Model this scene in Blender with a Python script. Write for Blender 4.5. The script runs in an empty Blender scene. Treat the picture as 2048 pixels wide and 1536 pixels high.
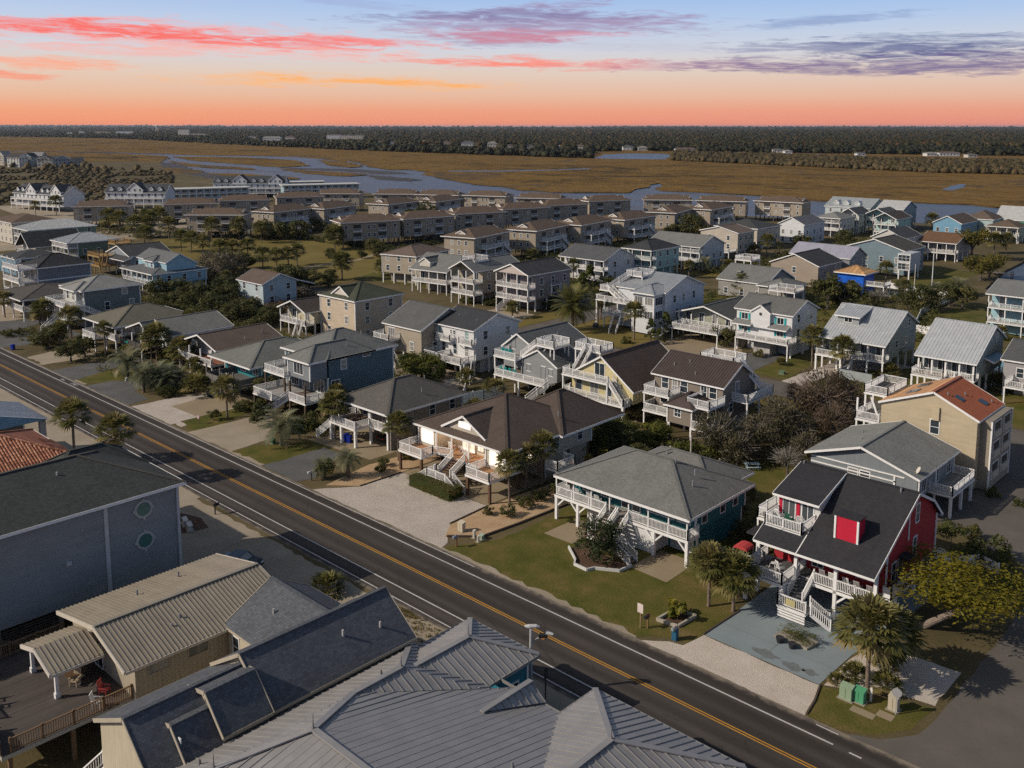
import bpy, bmesh, math, random
import numpy as np
from mathutils import Vector, Matrix
R = math.radians
rnd = random.Random(7)
sc = bpy.context.scene
col = sc.collection
# ------------------------------------------------------------------ camera
CAMH = 44.0; PITCH = R(8.05); F_PX = 1859.56
cam = bpy.data.objects.new('camera', bpy.data.cameras.new('camera')); col.objects.link(cam)
RT = Vector((0.72657, 0.68709, 0)); FW = Vector((-0.68709, 0.72657, 0)); UP = Vector((0, 0, 1))
fwd = FW*math.cos(PITCH) - UP*math.sin(PITCH); upv = UP*math.cos(PITCH) + FW*math.sin(PITCH)
cam.matrix_world = Matrix(((RT.x, upv.x, -fwd.x, 0), (RT.y, upv.y, -fwd.y, 0), (RT.z, upv.z, -fwd.z, CAMH), (0, 0, 0, 1)))
cam.data.sensor_width = 36; cam.data.lens = 36*F_PX/2048; cam.data.shift_y = -253/2048
cam.data.clip_start = 0.5; cam.data.clip_end = 60000
sc.camera = cam
# ------------------------------------------------------------------ light
SUN_AZ, SUN_EL = 56.0, 32.5
sd = Vector((math.cos(R(SUN_EL))*math.cos(R(SUN_AZ)), math.cos(R(SUN_EL))*math.sin(R(SUN_AZ)), -math.sin(R(SUN_EL))))
sun = bpy.data.lights.new('sun', 'SUN'); sun.energy = 3.2; sun.angle = R(0.5); sun.color = (1.0, 0.89, 0.75)
so = bpy.data.objects.new('sun', sun); col.objects.link(so); so.location = (-200, -150, 150)
so.rotation_euler = sd.to_track_quat('-Z', 'Y').to_euler()
vs = sc.view_settings
vs.view_transform = 'Standard'; vs.look = 'None'; vs.exposure = 0.22; vs.gamma = 1.0; vs.use_curve_mapping = False
sc.cycles.use_denoising = False; sc.cycles.sample_clamp_indirect = 3.0
sc.cycles.max_bounces = 5; sc.cycles.diffuse_bounces = 2; sc.cycles.glossy_bounces = 2; sc.cycles.transmission_bounces = 3
sc.cycles.transparent_max_bounces = 4; sc.cycles.volume_bounces = 0
sc.cycles.caustics_reflective = False; sc.cycles.caustics_refractive = False
# ------------------------------------------------------------------ tiny node-expression helper
class NT:
    def __init__(s, tree): s.t = tree; s.n = tree.nodes; s.l = tree.links
    def new(s, typ, **kw):
        n = s.n.new(typ)
        for k, v in kw.items(): setattr(n, k, v)
        return n
    def put(s, sock, v):
        if hasattr(v, 'is_output') or isinstance(v, bpy.types.NodeSocket): s.l.new(v, sock)
        elif v is not None: sock.default_value = v
    def m(s, op, a, b=None, c=None, clamp=False):
        n = s.new('ShaderNodeMath', operation=op); n.use_clamp = clamp
        s.put(n.inputs[0], a)
        if b is not None: s.put(n.inputs[1], b)
        if c is not None: s.put(n.inputs[2], c)
        return n.outputs[0]
    def mix(s, f, a, b, blend='MIX'):
        n = s.new('ShaderNodeMix', data_type='RGBA', blend_type=blend)
        s.put(n.inputs[0], f); s.put(n.inputs[6], rgba(a)); s.put(n.inputs[7], rgba(b))
        return n.outputs[2]
    def ramp(s, f, stops, interp='LINEAR'):
        n = s.new('ShaderNodeValToRGB'); n.color_ramp.interpolation = interp
        e = n.color_ramp.elements
        while len(e) < len(stops): e.new(0.5)
        for el, (p, c) in zip(e, stops): el.position = p; el.color = rgba(c)
        s.put(n.inputs[0], f); return n.outputs[0]
    def noise(s, vec, scale, detail=3, rough=.55, dist=0):
        n = s.new('ShaderNodeTexNoise'); n.inputs['Scale'].default_value = scale
        n.inputs['Detail'].default_value = detail; n.inputs['Roughness'].default_value = rough; n.inputs['Distortion'].default_value = dist
        if vec is not None: s.put(n.inputs['Vector'], vec)
        return n.outputs[0]
    def mapping(s, vec, scale=(1, 1, 1), rot=(0, 0, 0), loc=(0, 0, 0)):
        n = s.new('ShaderNodeMapping'); n.inputs['Scale'].default_value = scale; n.inputs['Rotation'].default_value = rot; n.inputs['Location'].default_value = loc
        s.put(n.inputs['Vector'], vec); return n.outputs[0]
def rgba(c):
    if isinstance(c, (tuple, list)) and len(c) == 3: return (c[0], c[1], c[2], 1)
    return c
def lin(r, g, b, k=1.0):
    f = lambda v: ((v/255+.055)/1.055)**2.4 if v > 10 else v/255/12.92
    return (f(r)*k, f(g)*k, f(b)*k)
# ------------------------------------------------------------------ world: sunset band over a clear sky
w = bpy.data.worlds.new('World'); sc.world = w; w.use_nodes = True
nt = NT(w.node_tree); w.node_tree.nodes.clear()
out = nt.new('ShaderNodeOutputWorld'); bg = nt.new('ShaderNodeBackground')
tc = nt.new('ShaderNodeTexCoord'); sep = nt.new('ShaderNodeSeparateXYZ'); nt.put(sep.inputs[0], tc.outputs['Generated'])
X, Y, Z = sep.outputs
el = nt.m('MULTIPLY', nt.m('ARCSINE', Z), 57.2958)                     # elevation, degrees
az = nt.m('MULTIPLY', nt.m('ARCTAN2', nt.m('ADD', nt.m('MULTIPLY', X, RT.x), nt.m('MULTIPLY', Y, RT.y)),
                           nt.m('ADD', nt.m('MULTIPLY', X, FW.x), nt.m('MULTIPLY', Y, FW.y))), 57.2958)
side = nt.m('MULTIPLY_ADD', nt.m('SINE', nt.m('DIVIDE', az, 57.2958)), .5, .5)   # 0 one side of the sky, 1 the other
e01 = nt.m('DIVIDE', el, 30.0, clamp=True)
warm = nt.ramp(e01, [(0, lin(250, 152, 108)), (.03, lin(245, 166, 124)), (.06, lin(236, 188, 156)), (.105, lin(230, 205, 186)), (.15, lin(214, 214, 220)),
                     (.21, lin(190, 207, 233)), (.28, lin(160, 189, 232)), (.5, lin(104, 142, 202)), (1, lin(60, 98, 160))])
cool = nt.ramp(e01, [(0, lin(228, 142, 126)), (.03, lin(231, 158, 136)), (.06, lin(229, 185, 163)), (.105, lin(223, 206, 194)), (.15, lin(206, 212, 224)),
                     (.21, lin(174, 200, 234)), (.28, lin(138, 180, 234)), (.5, lin(94, 138, 204)), (1, lin(56, 96, 160))])
base = nt.mix(nt.m('MULTIPLY_ADD', side, 1.4, -.2, clamp=True), warm, cool)
comb = nt.new('ShaderNodeCombineXYZ'); nt.put(comb.inputs[0], nt.m('MULTIPLY', az, .12)); nt.put(comb.inputs[1], nt.m('MULTIPLY', el, 1.1))
warp = nt.noise(comb.outputs[0], 1.0, 5, .6, .4)
comb2 = nt.new('ShaderNodeCombineXYZ'); nt.put(comb2.inputs[0], nt.m('MULTIPLY', az, .42)); nt.put(comb2.inputs[1], nt.m('MULTIPLY_ADD', el, 4.2, nt.m('MULTIPLY', az, .12)))
fine = nt.noise(comb2.outputs[0], 1.0, 8, .68, .9)
def streak(base, px, py, hw, hh, tilt, c, k=1.0):
    a0 = math.degrees(math.atan((px-1024)/1841.)); e0 = (252-py)/1841*57.3*math.cos(R(a0)); sx = hw*1.06/1841*57.3; sy = hh*1.25/1841*57.3
    da = nt.m('SUBTRACT', az, a0)
    de = nt.m('SUBTRACT', nt.m('SUBTRACT', el, e0), nt.m('MULTIPLY_ADD', da, -tilt, nt.m('MULTIPLY', nt.m('SUBTRACT', warp, .5), sy*4.4)))
    q = nt.m('ADD', nt.m('POWER', nt.m('ABSOLUTE', nt.m('DIVIDE', da, sx)), 2.0), nt.m('POWER', nt.m('ABSOLUTE', nt.m('DIVIDE', de, sy)), 2.0))
    f = nt.m('SUBTRACT', 1.0, q)
    f = nt.m('ADD', nt.m('MULTIPLY', f, .8), nt.m('MULTIPLY', nt.m('SUBTRACT', fine, .485), 3.6))
    f = nt.m('MULTIPLY', nt.m('SMOOTH_MIN', nt.m('MAXIMUM', f, 0.0), 1.0, .3), k, clamp=True)
    return nt.mix(f, base, c)
STREAKS = [(330, 78, 480, 20, .03, (250, 172, 165), .8), (300, 74, 400, 11, .045, (252, 112, 104), .95), (690, 92, 200, 9, .02, (250, 128, 122), .8), (120, 128, 150, 9, .02, (254, 172, 140), .8),
  (40, 152, 90, 6, .05, (252, 150, 120), .8), (250, 106, 240, 8, .02, (250, 182, 172), .7), (600, 110, 330, 10, .03, (246, 190, 180), .6), (1090, 60, 330, 24, -.01, (164, 138, 172), .8),
  (980, 44, 300, 10, .0, (132, 128, 170), .7), (1060, 78, 220, 9, .02, (222, 128, 140), .6), (1040, 132, 270, 10, .012, (254, 142, 124), .95), (1360, 136, 260, 9, .01, (206, 160, 172), .6),
  (690, 168, 330, 10, .02, (253, 188, 130), .85), (760, 168, 190, 5, .03, (255, 174, 92), .8), (1790, 106, 330, 13, .035, (72, 86, 140), .9), (1780, 134, 440, 14, .01, (112, 100, 148), .85),
  (1860, 80, 170, 8, .02, (96, 112, 156), .7), (1640, 50, 160, 8, -.03, (128, 150, 196), .6), (720, 18, 160, 8, .06, (160, 170, 210), .5), (1250, 100, 500, 8, .03, (196, 196, 214), .5)]
skyc = base
for s_ in STREAKS: skyc = streak(skyc, s_[0], s_[1], s_[2], s_[3], s_[4], lin(*s_[5]), s_[6])
ns = nt.new('ShaderNodeTexSky', sky_type='NISHITA', sun_disc=False, sun_elevation=R(SUN_EL), sun_rotation=R(214), altitude=20)
nsk = nt.mix(1.0, ns.outputs[0], (.082, .071, .06), 'MULTIPLY')
up_ = nt.m('SMOOTHSTEP', 7.5, 26.0, el) if False else None
mr = nt.new('ShaderNodeMapRange', interpolation_type='SMOOTHSTEP'); nt.put(mr.inputs[0], el); mr.inputs[1].default_value = 7.8; mr.inputs[2].default_value = 30.0
fin = nt.mix(mr.outputs[0], nt.mix(1.0, skyc, (.86, .86, .86), 'MULTIPLY'), nsk)
nt.put(bg.inputs[0], fin); bg.inputs[1].default_value = 1.0; nt.l.new(bg.outputs[0], out.inputs[0])
w.cycles.sampling_method = 'MANUAL'; w.cycles.sample_map_resolution = 512
# ------------------------------------------------------------------ materials
MATS = {}
def _mat(name):
    m = bpy.data.materials.new(name); m.use_nodes = True; m.node_tree.nodes.clear()
    n = NT(m.node_tree); o = n.new('ShaderNodeOutputMaterial'); p = n.new('ShaderNodeBsdfPrincipled'); n.l.new(p.outputs[0], o.inputs[0])
    return m, n, p
def _bump(n, p, h, strength, dist=.05):
    b = n.new('ShaderNodeBump'); b.inputs['Strength'].default_value = strength; b.inputs['Distance'].default_value = dist
    n.put(b.inputs['Height'], h); n.l.new(b.outputs[0], p.inputs['Normal'])
def paint(c, rough=.55, var=.06, spec=.3):
    k = ('paint', c, rough, var)
    if k in MATS: return MATS[k]
    m, n, p = _mat('paint'); t = n.new('ShaderNodeTexCoord')
    f = n.noise(t.outputs['Object'], .9, 4, .6)
    g = n.noise(t.outputs['Object'], 7, 3, .6)
    f = n.m('ADD', n.m('MULTIPLY', f, .7), n.m('MULTIPLY', g, .3))
    n.put(p.inputs['Base Color'], n.ramp(f, [(.3, tuple(v*(1-var*2.2) for v in c)), (.7, tuple(min(1, v*(1+var)) for v in c))]))
    p.inputs['Roughness'].default_value = rough; p.inputs['Specular IOR Level'].default_value = spec
    MATS[k] = m; return m
def siding(c, pitch=.19, vert=False):
    k = ('siding', c, pitch, vert)
    if k in MATS: return MATS[k]
    m, n, p = _mat('siding'); uv = n.new('ShaderNodeUVMap'); sp = n.new('ShaderNodeSeparateXYZ'); n.put(sp.inputs[0], uv.outputs[0])
    fr = n.m('FRACT', n.m('DIVIDE', sp.outputs[0 if vert else 1], pitch))
    f = n.noise(n.mapping(uv.outputs[0], (.25, 2.2, 1) if not vert else (2.2, .25, 1)), 1.0, 4, .6)
    big = n.noise(uv.outputs[0], .35, 3, .6)
    cc = n.ramp(n.m('ADD', n.m('MULTIPLY', f, .5), n.m('MULTIPLY', big, .5)), [(.3, tuple(v*.8 for v in c)), (.7, tuple(min(1, v*1.08) for v in c))])
    groove = n.m('LESS_THAN', fr, .12)
    n.put(p.inputs['Base Color'], n.mix(n.m('MULTIPLY', groove, .3), cc, tuple(v*.45 for v in c)))
    p.inputs['Roughness'].default_value = .6; p.inputs['Specular IOR Level'].default_value = .3
    _bump(n, p, n.m('MULTIPLY', fr, -1.0 if not vert else .3), .5, .03)
    MATS[k] = m; return m
def shingle(c, tab=(.34, .16), contrast=.35, big_mix=.5):
    k = ('shingle', c, tab)
    if k in MATS: return MATS[k]
    m, n, p = _mat('shingle'); uv = n.new('ShaderNodeUVMap')
    br = n.new('ShaderNodeTexBrick'); n.put(br.inputs['Vector'], uv.outputs[0])
    br.inputs['Color1'].default_value = rgba(tuple(v*(1-contrast) for v in c)); br.inputs['Color2'].default_value = rgba(tuple(v*(1+contrast) for v in c)); br.inputs['Mortar'].default_value = rgba(tuple(v*.45 for v in c))
    br.inputs['Scale'].default_value = 1; br.inputs['Brick Width'].default_value = tab[0]; br.inputs['Row Height'].default_value = tab[1]; br.inputs['Mortar Size'].default_value = .012; br.inputs['Bias'].default_value = 0
    big = n.noise(n.mapping(uv.outputs[0], (1, .5, 1)), .5, 5, .65)
    fine = n.noise(uv.outputs[0], 9, 3, .7)
    streak = n.noise(n.mapping(uv.outputs[0], (2.2, .12, 1)), 1.0, 4, .6)
    cc = n.mix(big_mix, br.outputs[0], n.ramp(n.m('ADD', n.m('MULTIPLY', big, .6), n.m('MULTIPLY', streak, .4)), [(.32, tuple(v*.62 for v in c)), (.68, tuple(v*1.35 for v in c))]))
    n.put(p.inputs['Base Color'], n.mix(n.m('MULTIPLY_ADD', fine, 1.6, -.45, clamp=True), cc, tuple(v*.55 for v in c)))
    p.inputs['Roughness'].default_value = .9; p.inputs['Specular IOR Level'].default_value = .2
    _bump(n, p, n.m('ADD', n.m('MULTIPLY', br.outputs['Fac'], -1), n.m('MULTIPLY', fine, .4)), .5, .03)
    MATS[k] = m; return m
def metal(c, rough=.42):
    k = ('metal', c, rough)
    if k in MATS: return MATS[k]
    m, n, p = _mat('metal_roofing'); t = n.new('ShaderNodeTexCoord'); uv = n.new('ShaderNodeUVMap'); oi = n.new('ShaderNodeObjectInfo')
    f = n.noise(n.mapping(uv.outputs[0], (.5, .5, 1)), 1.3, 5, .65)
    v = n.m('ADD', f, n.m('MULTIPLY', n.m('SUBTRACT', oi.outputs['Random'], .5), .22))
    n.put(p.inputs['Base Color'], n.ramp(v, [(.25, tuple(x*.82 for x in c)), (.75, tuple(min(1, x*1.08) for x in c))]))
    n.put(p.inputs['Roughness'], n.m('MULTIPLY_ADD', f, .3, rough-.12)); p.inputs['Metallic'].default_value = .25
    _bump(n, p, f, .12, .05)
    MATS[k] = m; return m
def glass(c=(.02, .028, .035)):
    k = ('glass', c)
    if k in MATS: return MATS[k]
    m, n, p = _mat('window_glass'); oi = n.new('ShaderNodeObjectInfo'); t = n.new('ShaderNodeTexCoord')
    n.put(p.inputs['Base Color'], n.ramp(oi.outputs['Random'], [(0, c), (.6, tuple(v*1.8 for v in c)), (.8, (.18, .18, .17)), (1, (.3, .3, .28))]))
    p.inputs['Roughness'].default_value = .06; p.inputs['Specular IOR Level'].default_value = .55
    MATS[k] = m; return m
def litglass(strength=1.2):
    k = ('lit', strength)
    if k in MATS: return MATS[k]
    m, n, p = _mat('lit_window'); t = n.new('ShaderNodeTexCoord')
    f = n.noise(t.outputs['Object'], 2.2, 2)
    n.put(p.inputs['Emission Color'], n.ramp(f, [(.3, (1.0, .74, .5)), (.7, (1.0, .9, .76))])); p.inputs['Emission Strength'].default_value = strength
    p.inputs['Base Color'].default_value = (.5, .45, .4, 1)
    MATS[k] = m; return m
def wood(c, pitch=.14):
    k = ('wood', c, pitch)
    if k in MATS: return MATS[k]
    m, n, p = _mat('wood_boards'); t = n.new('ShaderNodeTexCoord'); sp = n.new('ShaderNodeSeparateXYZ'); n.put(sp.inputs[0], t.outputs['Object'])
    d = n.m('DIVIDE', sp.outputs[0], pitch); fr = n.m('FRACT', d)
    wn = n.new('ShaderNodeTexWhiteNoise', noise_dimensions='1D'); n.put(wn.inputs['W'], n.m('FLOOR', d))
    f = n.m('ADD', n.m('MULTIPLY', wn.outputs[0], .5), n.m('MULTIPLY', n.noise(t.outputs['Object'], 2.0, 4), .5))
    cc = n.ramp(f, [(.2, tuple(v*.7 for v in c)), (.8, tuple(v*1.25 for v in c))])
    n.put(p.inputs['Base Color'], n.mix(n.m('LESS_THAN', fr, .1), cc, tuple(v*.35 for v in c)))
    p.inputs['Roughness'].default_value = .75
    MATS[k] = m; return m
def ground(name, stops, scale=.4, fine=6, rough=.95, bump=.4, wear=None, k=None, bd=.08):
    kk = ('ground', name)
    if kk in MATS: return MATS[kk]
    m, n, p = _mat(name); t = n.new('ShaderNodeTexCoord'); O = t.outputs['Object']
    a = n.noise(O, scale, 5, .62, .3); b = n.noise(O, fine, 4, .7); c = n.noise(O, scale*.12, 3, .6)
    f = n.m('ADD', n.m('ADD', n.m('MULTIPLY', a, .45), n.m('MULTIPLY', b, .35)), n.m('MULTIPLY', c, .2))
    n.put(p.inputs['Base Color'], n.ramp(f, stops)); p.inputs['Roughness'].default_value = rough; p.inputs['Specular IOR Level'].default_value = .15
    _bump(n, p, b, bump, bd)
    MATS[kk] = m; return m
def foliage(name, dark, light, alt=None, rough=.6):
    kk = ('fol', name)
    if kk in MATS: return MATS[kk]
    m, n, p = _mat(name); t = n.new('ShaderNodeTexCoord'); oi = n.new('ShaderNodeObjectInfo')
    at = n.new('ShaderNodeAttribute', attribute_name='tint')
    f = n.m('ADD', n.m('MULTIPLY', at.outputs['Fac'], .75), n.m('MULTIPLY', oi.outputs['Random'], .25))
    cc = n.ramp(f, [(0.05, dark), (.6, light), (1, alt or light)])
    n.put(p.inputs['Base Color'], cc); p.inputs['Roughness'].default_value = rough; p.inputs['Specular IOR Level'].default_value = .25
    tr = n.new('ShaderNodeBsdfTranslucent'); n.put(tr.inputs[0], cc); mx = n.new('ShaderNodeMixShader'); mx.inputs[0].default_value = .38
    o = [x for x in m.node_tree.nodes if x.type == 'OUTPUT_MATERIAL'][0]
    n.l.new(p.outputs[0], mx.inputs[1]); n.l.new(tr.outputs[0], mx.inputs[2]); n.l.new(mx.outputs[0], o.inputs[0])
    MATS[kk] = m; return m
def bark(c=(.12, .085, .06)):
    k = ('bark', c)
    if k in MATS: return MATS[k]
    m, n, p = _mat('bark'); t = n.new('ShaderNodeTexCoord')
    f = n.noise(n.mapping(t.outputs['Object'], (3, 3, 9)), 1.5, 4, .7)
    n.put(p.inputs['Base Color'], n.ramp(f, [(.3, tuple(v*.5 for v in c)), (.7, tuple(v*1.5 for v in c))])); p.inputs['Roughness'].default_value = .95
    _bump(n, p, f, .8, .06)
    MATS[k] = m; return m
WHITE = (.76, .755, .74); WP = lambda: paint(WHITE, .5, .05)
# ------------------------------------------------------------------ mesh helpers
class MB:
    def __init__(s): s.v = []; s.f = []; s.mi = []
    def poly(s, pts, mi=0):
        b = len(s.v); s.v += [tuple(p) for p in pts]; s.f.append(tuple(range(b, b+len(pts)))); s.mi.append(mi)
    def box(s, x0, x1, y0, y1, z0, z1, mi=0, top=None):
        if x0 > x1: x0, x1 = x1, x0
        if y0 > y1: y0, y1 = y1, y0
        b = len(s.v)
        s.v += [(x0, y0, z0), (x1, y0, z0), (x1, y1, z0), (x0, y1, z0), (x0, y0, z1), (x1, y0, z1), (x1, y1, z1), (x0, y1, z1)]
        s.f += [(b, b+3, b+2, b+1), (b+4, b+5, b+6, b+7), (b, b+1, b+5, b+4), (b+1, b+2, b+6, b+5), (b+2, b+3, b+7, b+6), (b+3, b, b+4, b+7)]
        s.mi += [mi, mi if top is None else top, mi, mi, mi, mi]
        return s
    def beam(s, p, q, wd, ht, mi=0):
        p, q = Vector(p), Vector(q); d = (q-p)
        if d.length < 1e-6: return s
        d.normalize(); a = d.cross(Vector((0, 0, 1)))
        if a.length < 1e-3: a = Vector((1, 0, 0))
        a.normalize(); c = a.cross(d); a *= wd/2; c *= ht/2; b = len(s.v)
        for o in (p, q): s.v += [tuple(o-a-c), tuple(o+a-c), tuple(o+a+c), tuple(o-a+c)]
        s.f += [(b, b+1, b+2, b+3), (b+7, b+6, b+5, b+4)] + [(b+i, b+4+i, b+4+(i+1) % 4, b+(i+1) % 4) for i in range(4)]
        s.mi += [mi]*6; return s
    def tube(s, pts, rs, n=8, mi=0, cap=True):
        b = len(s.v); pts = [Vector(p) for p in pts]
        for i, p in enumerate(pts):
            d = (pts[min(i+1, len(pts)-1)]-pts[max(i-1, 0)]).normalized(); a = d.cross(Vector((0, 0, 1)))
            if a.length < .05: a = d.cross(Vector((0, 1, 0)))
            a.normalize(); c = d.cross(a)
            for k in range(n):
                t = 2*math.pi*k/n; s.v.append(tuple(p+(a*math.cos(t)+c*math.sin(t))*rs[i]))
        for i in range(len(pts)-1):
            for k in range(n):
                s.f.append((b+i*n+k, b+i*n+(k+1) % n, b+(i+1)*n+(k+1) % n, b+(i+1)*n+k)); s.mi.append(mi)
        if cap:
            s.f += [tuple(b+k for k in range(n))[::-1], tuple(b+(len(pts)-1)*n+k for k in range(n))]; s.mi += [mi, mi]
        return s
    def prism(s, poly, z0, z1, mi=0):
        n = len(poly); b = len(s.v)
        s.v += [(x, y, z0) for x, y in poly]+[(x, y, z1) for x, y in poly]
        s.f += [tuple(range(b, b+n))[::-1], tuple(range(b+n, b+2*n))]+[(b+i, b+(i+1) % n, b+n+(i+1) % n, b+n+i) for i in range(n)]
        s.mi += [mi]*(n+2); return s
    def mesh(s, name, mats):
        me = bpy.data.meshes.new(name); me.from_pydata(s.v, [], s.f)
        for m in (mats if isinstance(mats, (list, tuple)) else [mats]): me.materials.append(m)
        if len(me.materials) > 1: me.polygons.foreach_set('material_index', s.mi)
        uvs(me); return me
def uvs(me):
    nl = len(me.loops)
    if not nl: return
    me.update(); uv = me.uv_layers.new(name='UVMap')
    co = np.empty(len(me.vertices)*3, 'f'); me.vertices.foreach_get('co', co); co = co.reshape(-1, 3)
    vi = np.empty(nl, 'i'); me.loops.foreach_get('vertex_index', vi)
    nr = np.empty(len(me.polygons)*3, 'f'); me.polygons.foreach_get('normal', nr); nr = nr.reshape(-1, 3)
    tot = np.empty(len(me.polygons), 'i'); me.polygons.foreach_get('loop_total', tot)
    N = np.repeat(nr, tot, 0); flat = np.hypot(N[:, 0], N[:, 1]) < .02
    U = np.stack([-N[:, 1], N[:, 0], 0*N[:, 0]], 1); ln = np.linalg.norm(U, axis=1, keepdims=True); U = np.where(flat[:, None], np.array([[1., 0, 0]]), U/np.maximum(ln, 1e-6))
    V = np.cross(N, U); P = co[vi]
    uv.data.foreach_set('uv', np.stack([(P*U).sum(1), (P*V).sum(1)], 1).astype('f').ravel())
def link(name, me, parent=None, loc=(0, 0, 0), rz=0):
    o = bpy.data.objects.new(name, me); col.objects.link(o); o.location = loc
    if rz: o.rotation_euler = (0, 0, rz)
    if parent: o.parent = parent
    return o
def tag(o, label=None, cat=None, group=None, kind=None):
    if label: o['label'] = label
    if cat: o['category'] = cat
    if group: o['group'] = group
    if kind: o['kind'] = kind
    return o
def thing(name, label, cat, loc=(0, 0, 0), rz=0, group=None):
    return tag(link(name, None, None, loc, rz), label, cat, group)
def np_mesh(name, V, F, mat, tint=None, smooth=False):
    me = bpy.data.meshes.new(name); V = np.asarray(V, 'f'); F = np.asarray(F, 'i'); k = F.shape[1]
    me.vertices.add(len(V)); me.vertices.foreach_set('co', V.ravel()); me.loops.add(F.size); me.loops.foreach_set('vertex_index', F.ravel())
    me.polygons.add(len(F)); me.polygons.foreach_set('loop_start', np.arange(0, F.size, k, dtype='i')); me.polygons.foreach_set('loop_total', np.full(len(F), k, 'i'))
    me.materials.append(mat)
    if tint is not None:
        a = me.attributes.new('tint', 'FLOAT', 'POINT'); a.data.foreach_set('value', np.asarray(tint, 'f'))
    me.update(calc_edges=True)
    if smooth: me.polygons.foreach_set('use_smooth', np.ones(len(F), dtype=bool))
    return me
def project(x, y, z):
    v = Vector((x, y, z-CAMH)); zc = v.dot(fwd); return 1024+F_PX*v.dot(RT)/zc, 515-F_PX*v.dot(upv)/zc
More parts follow.
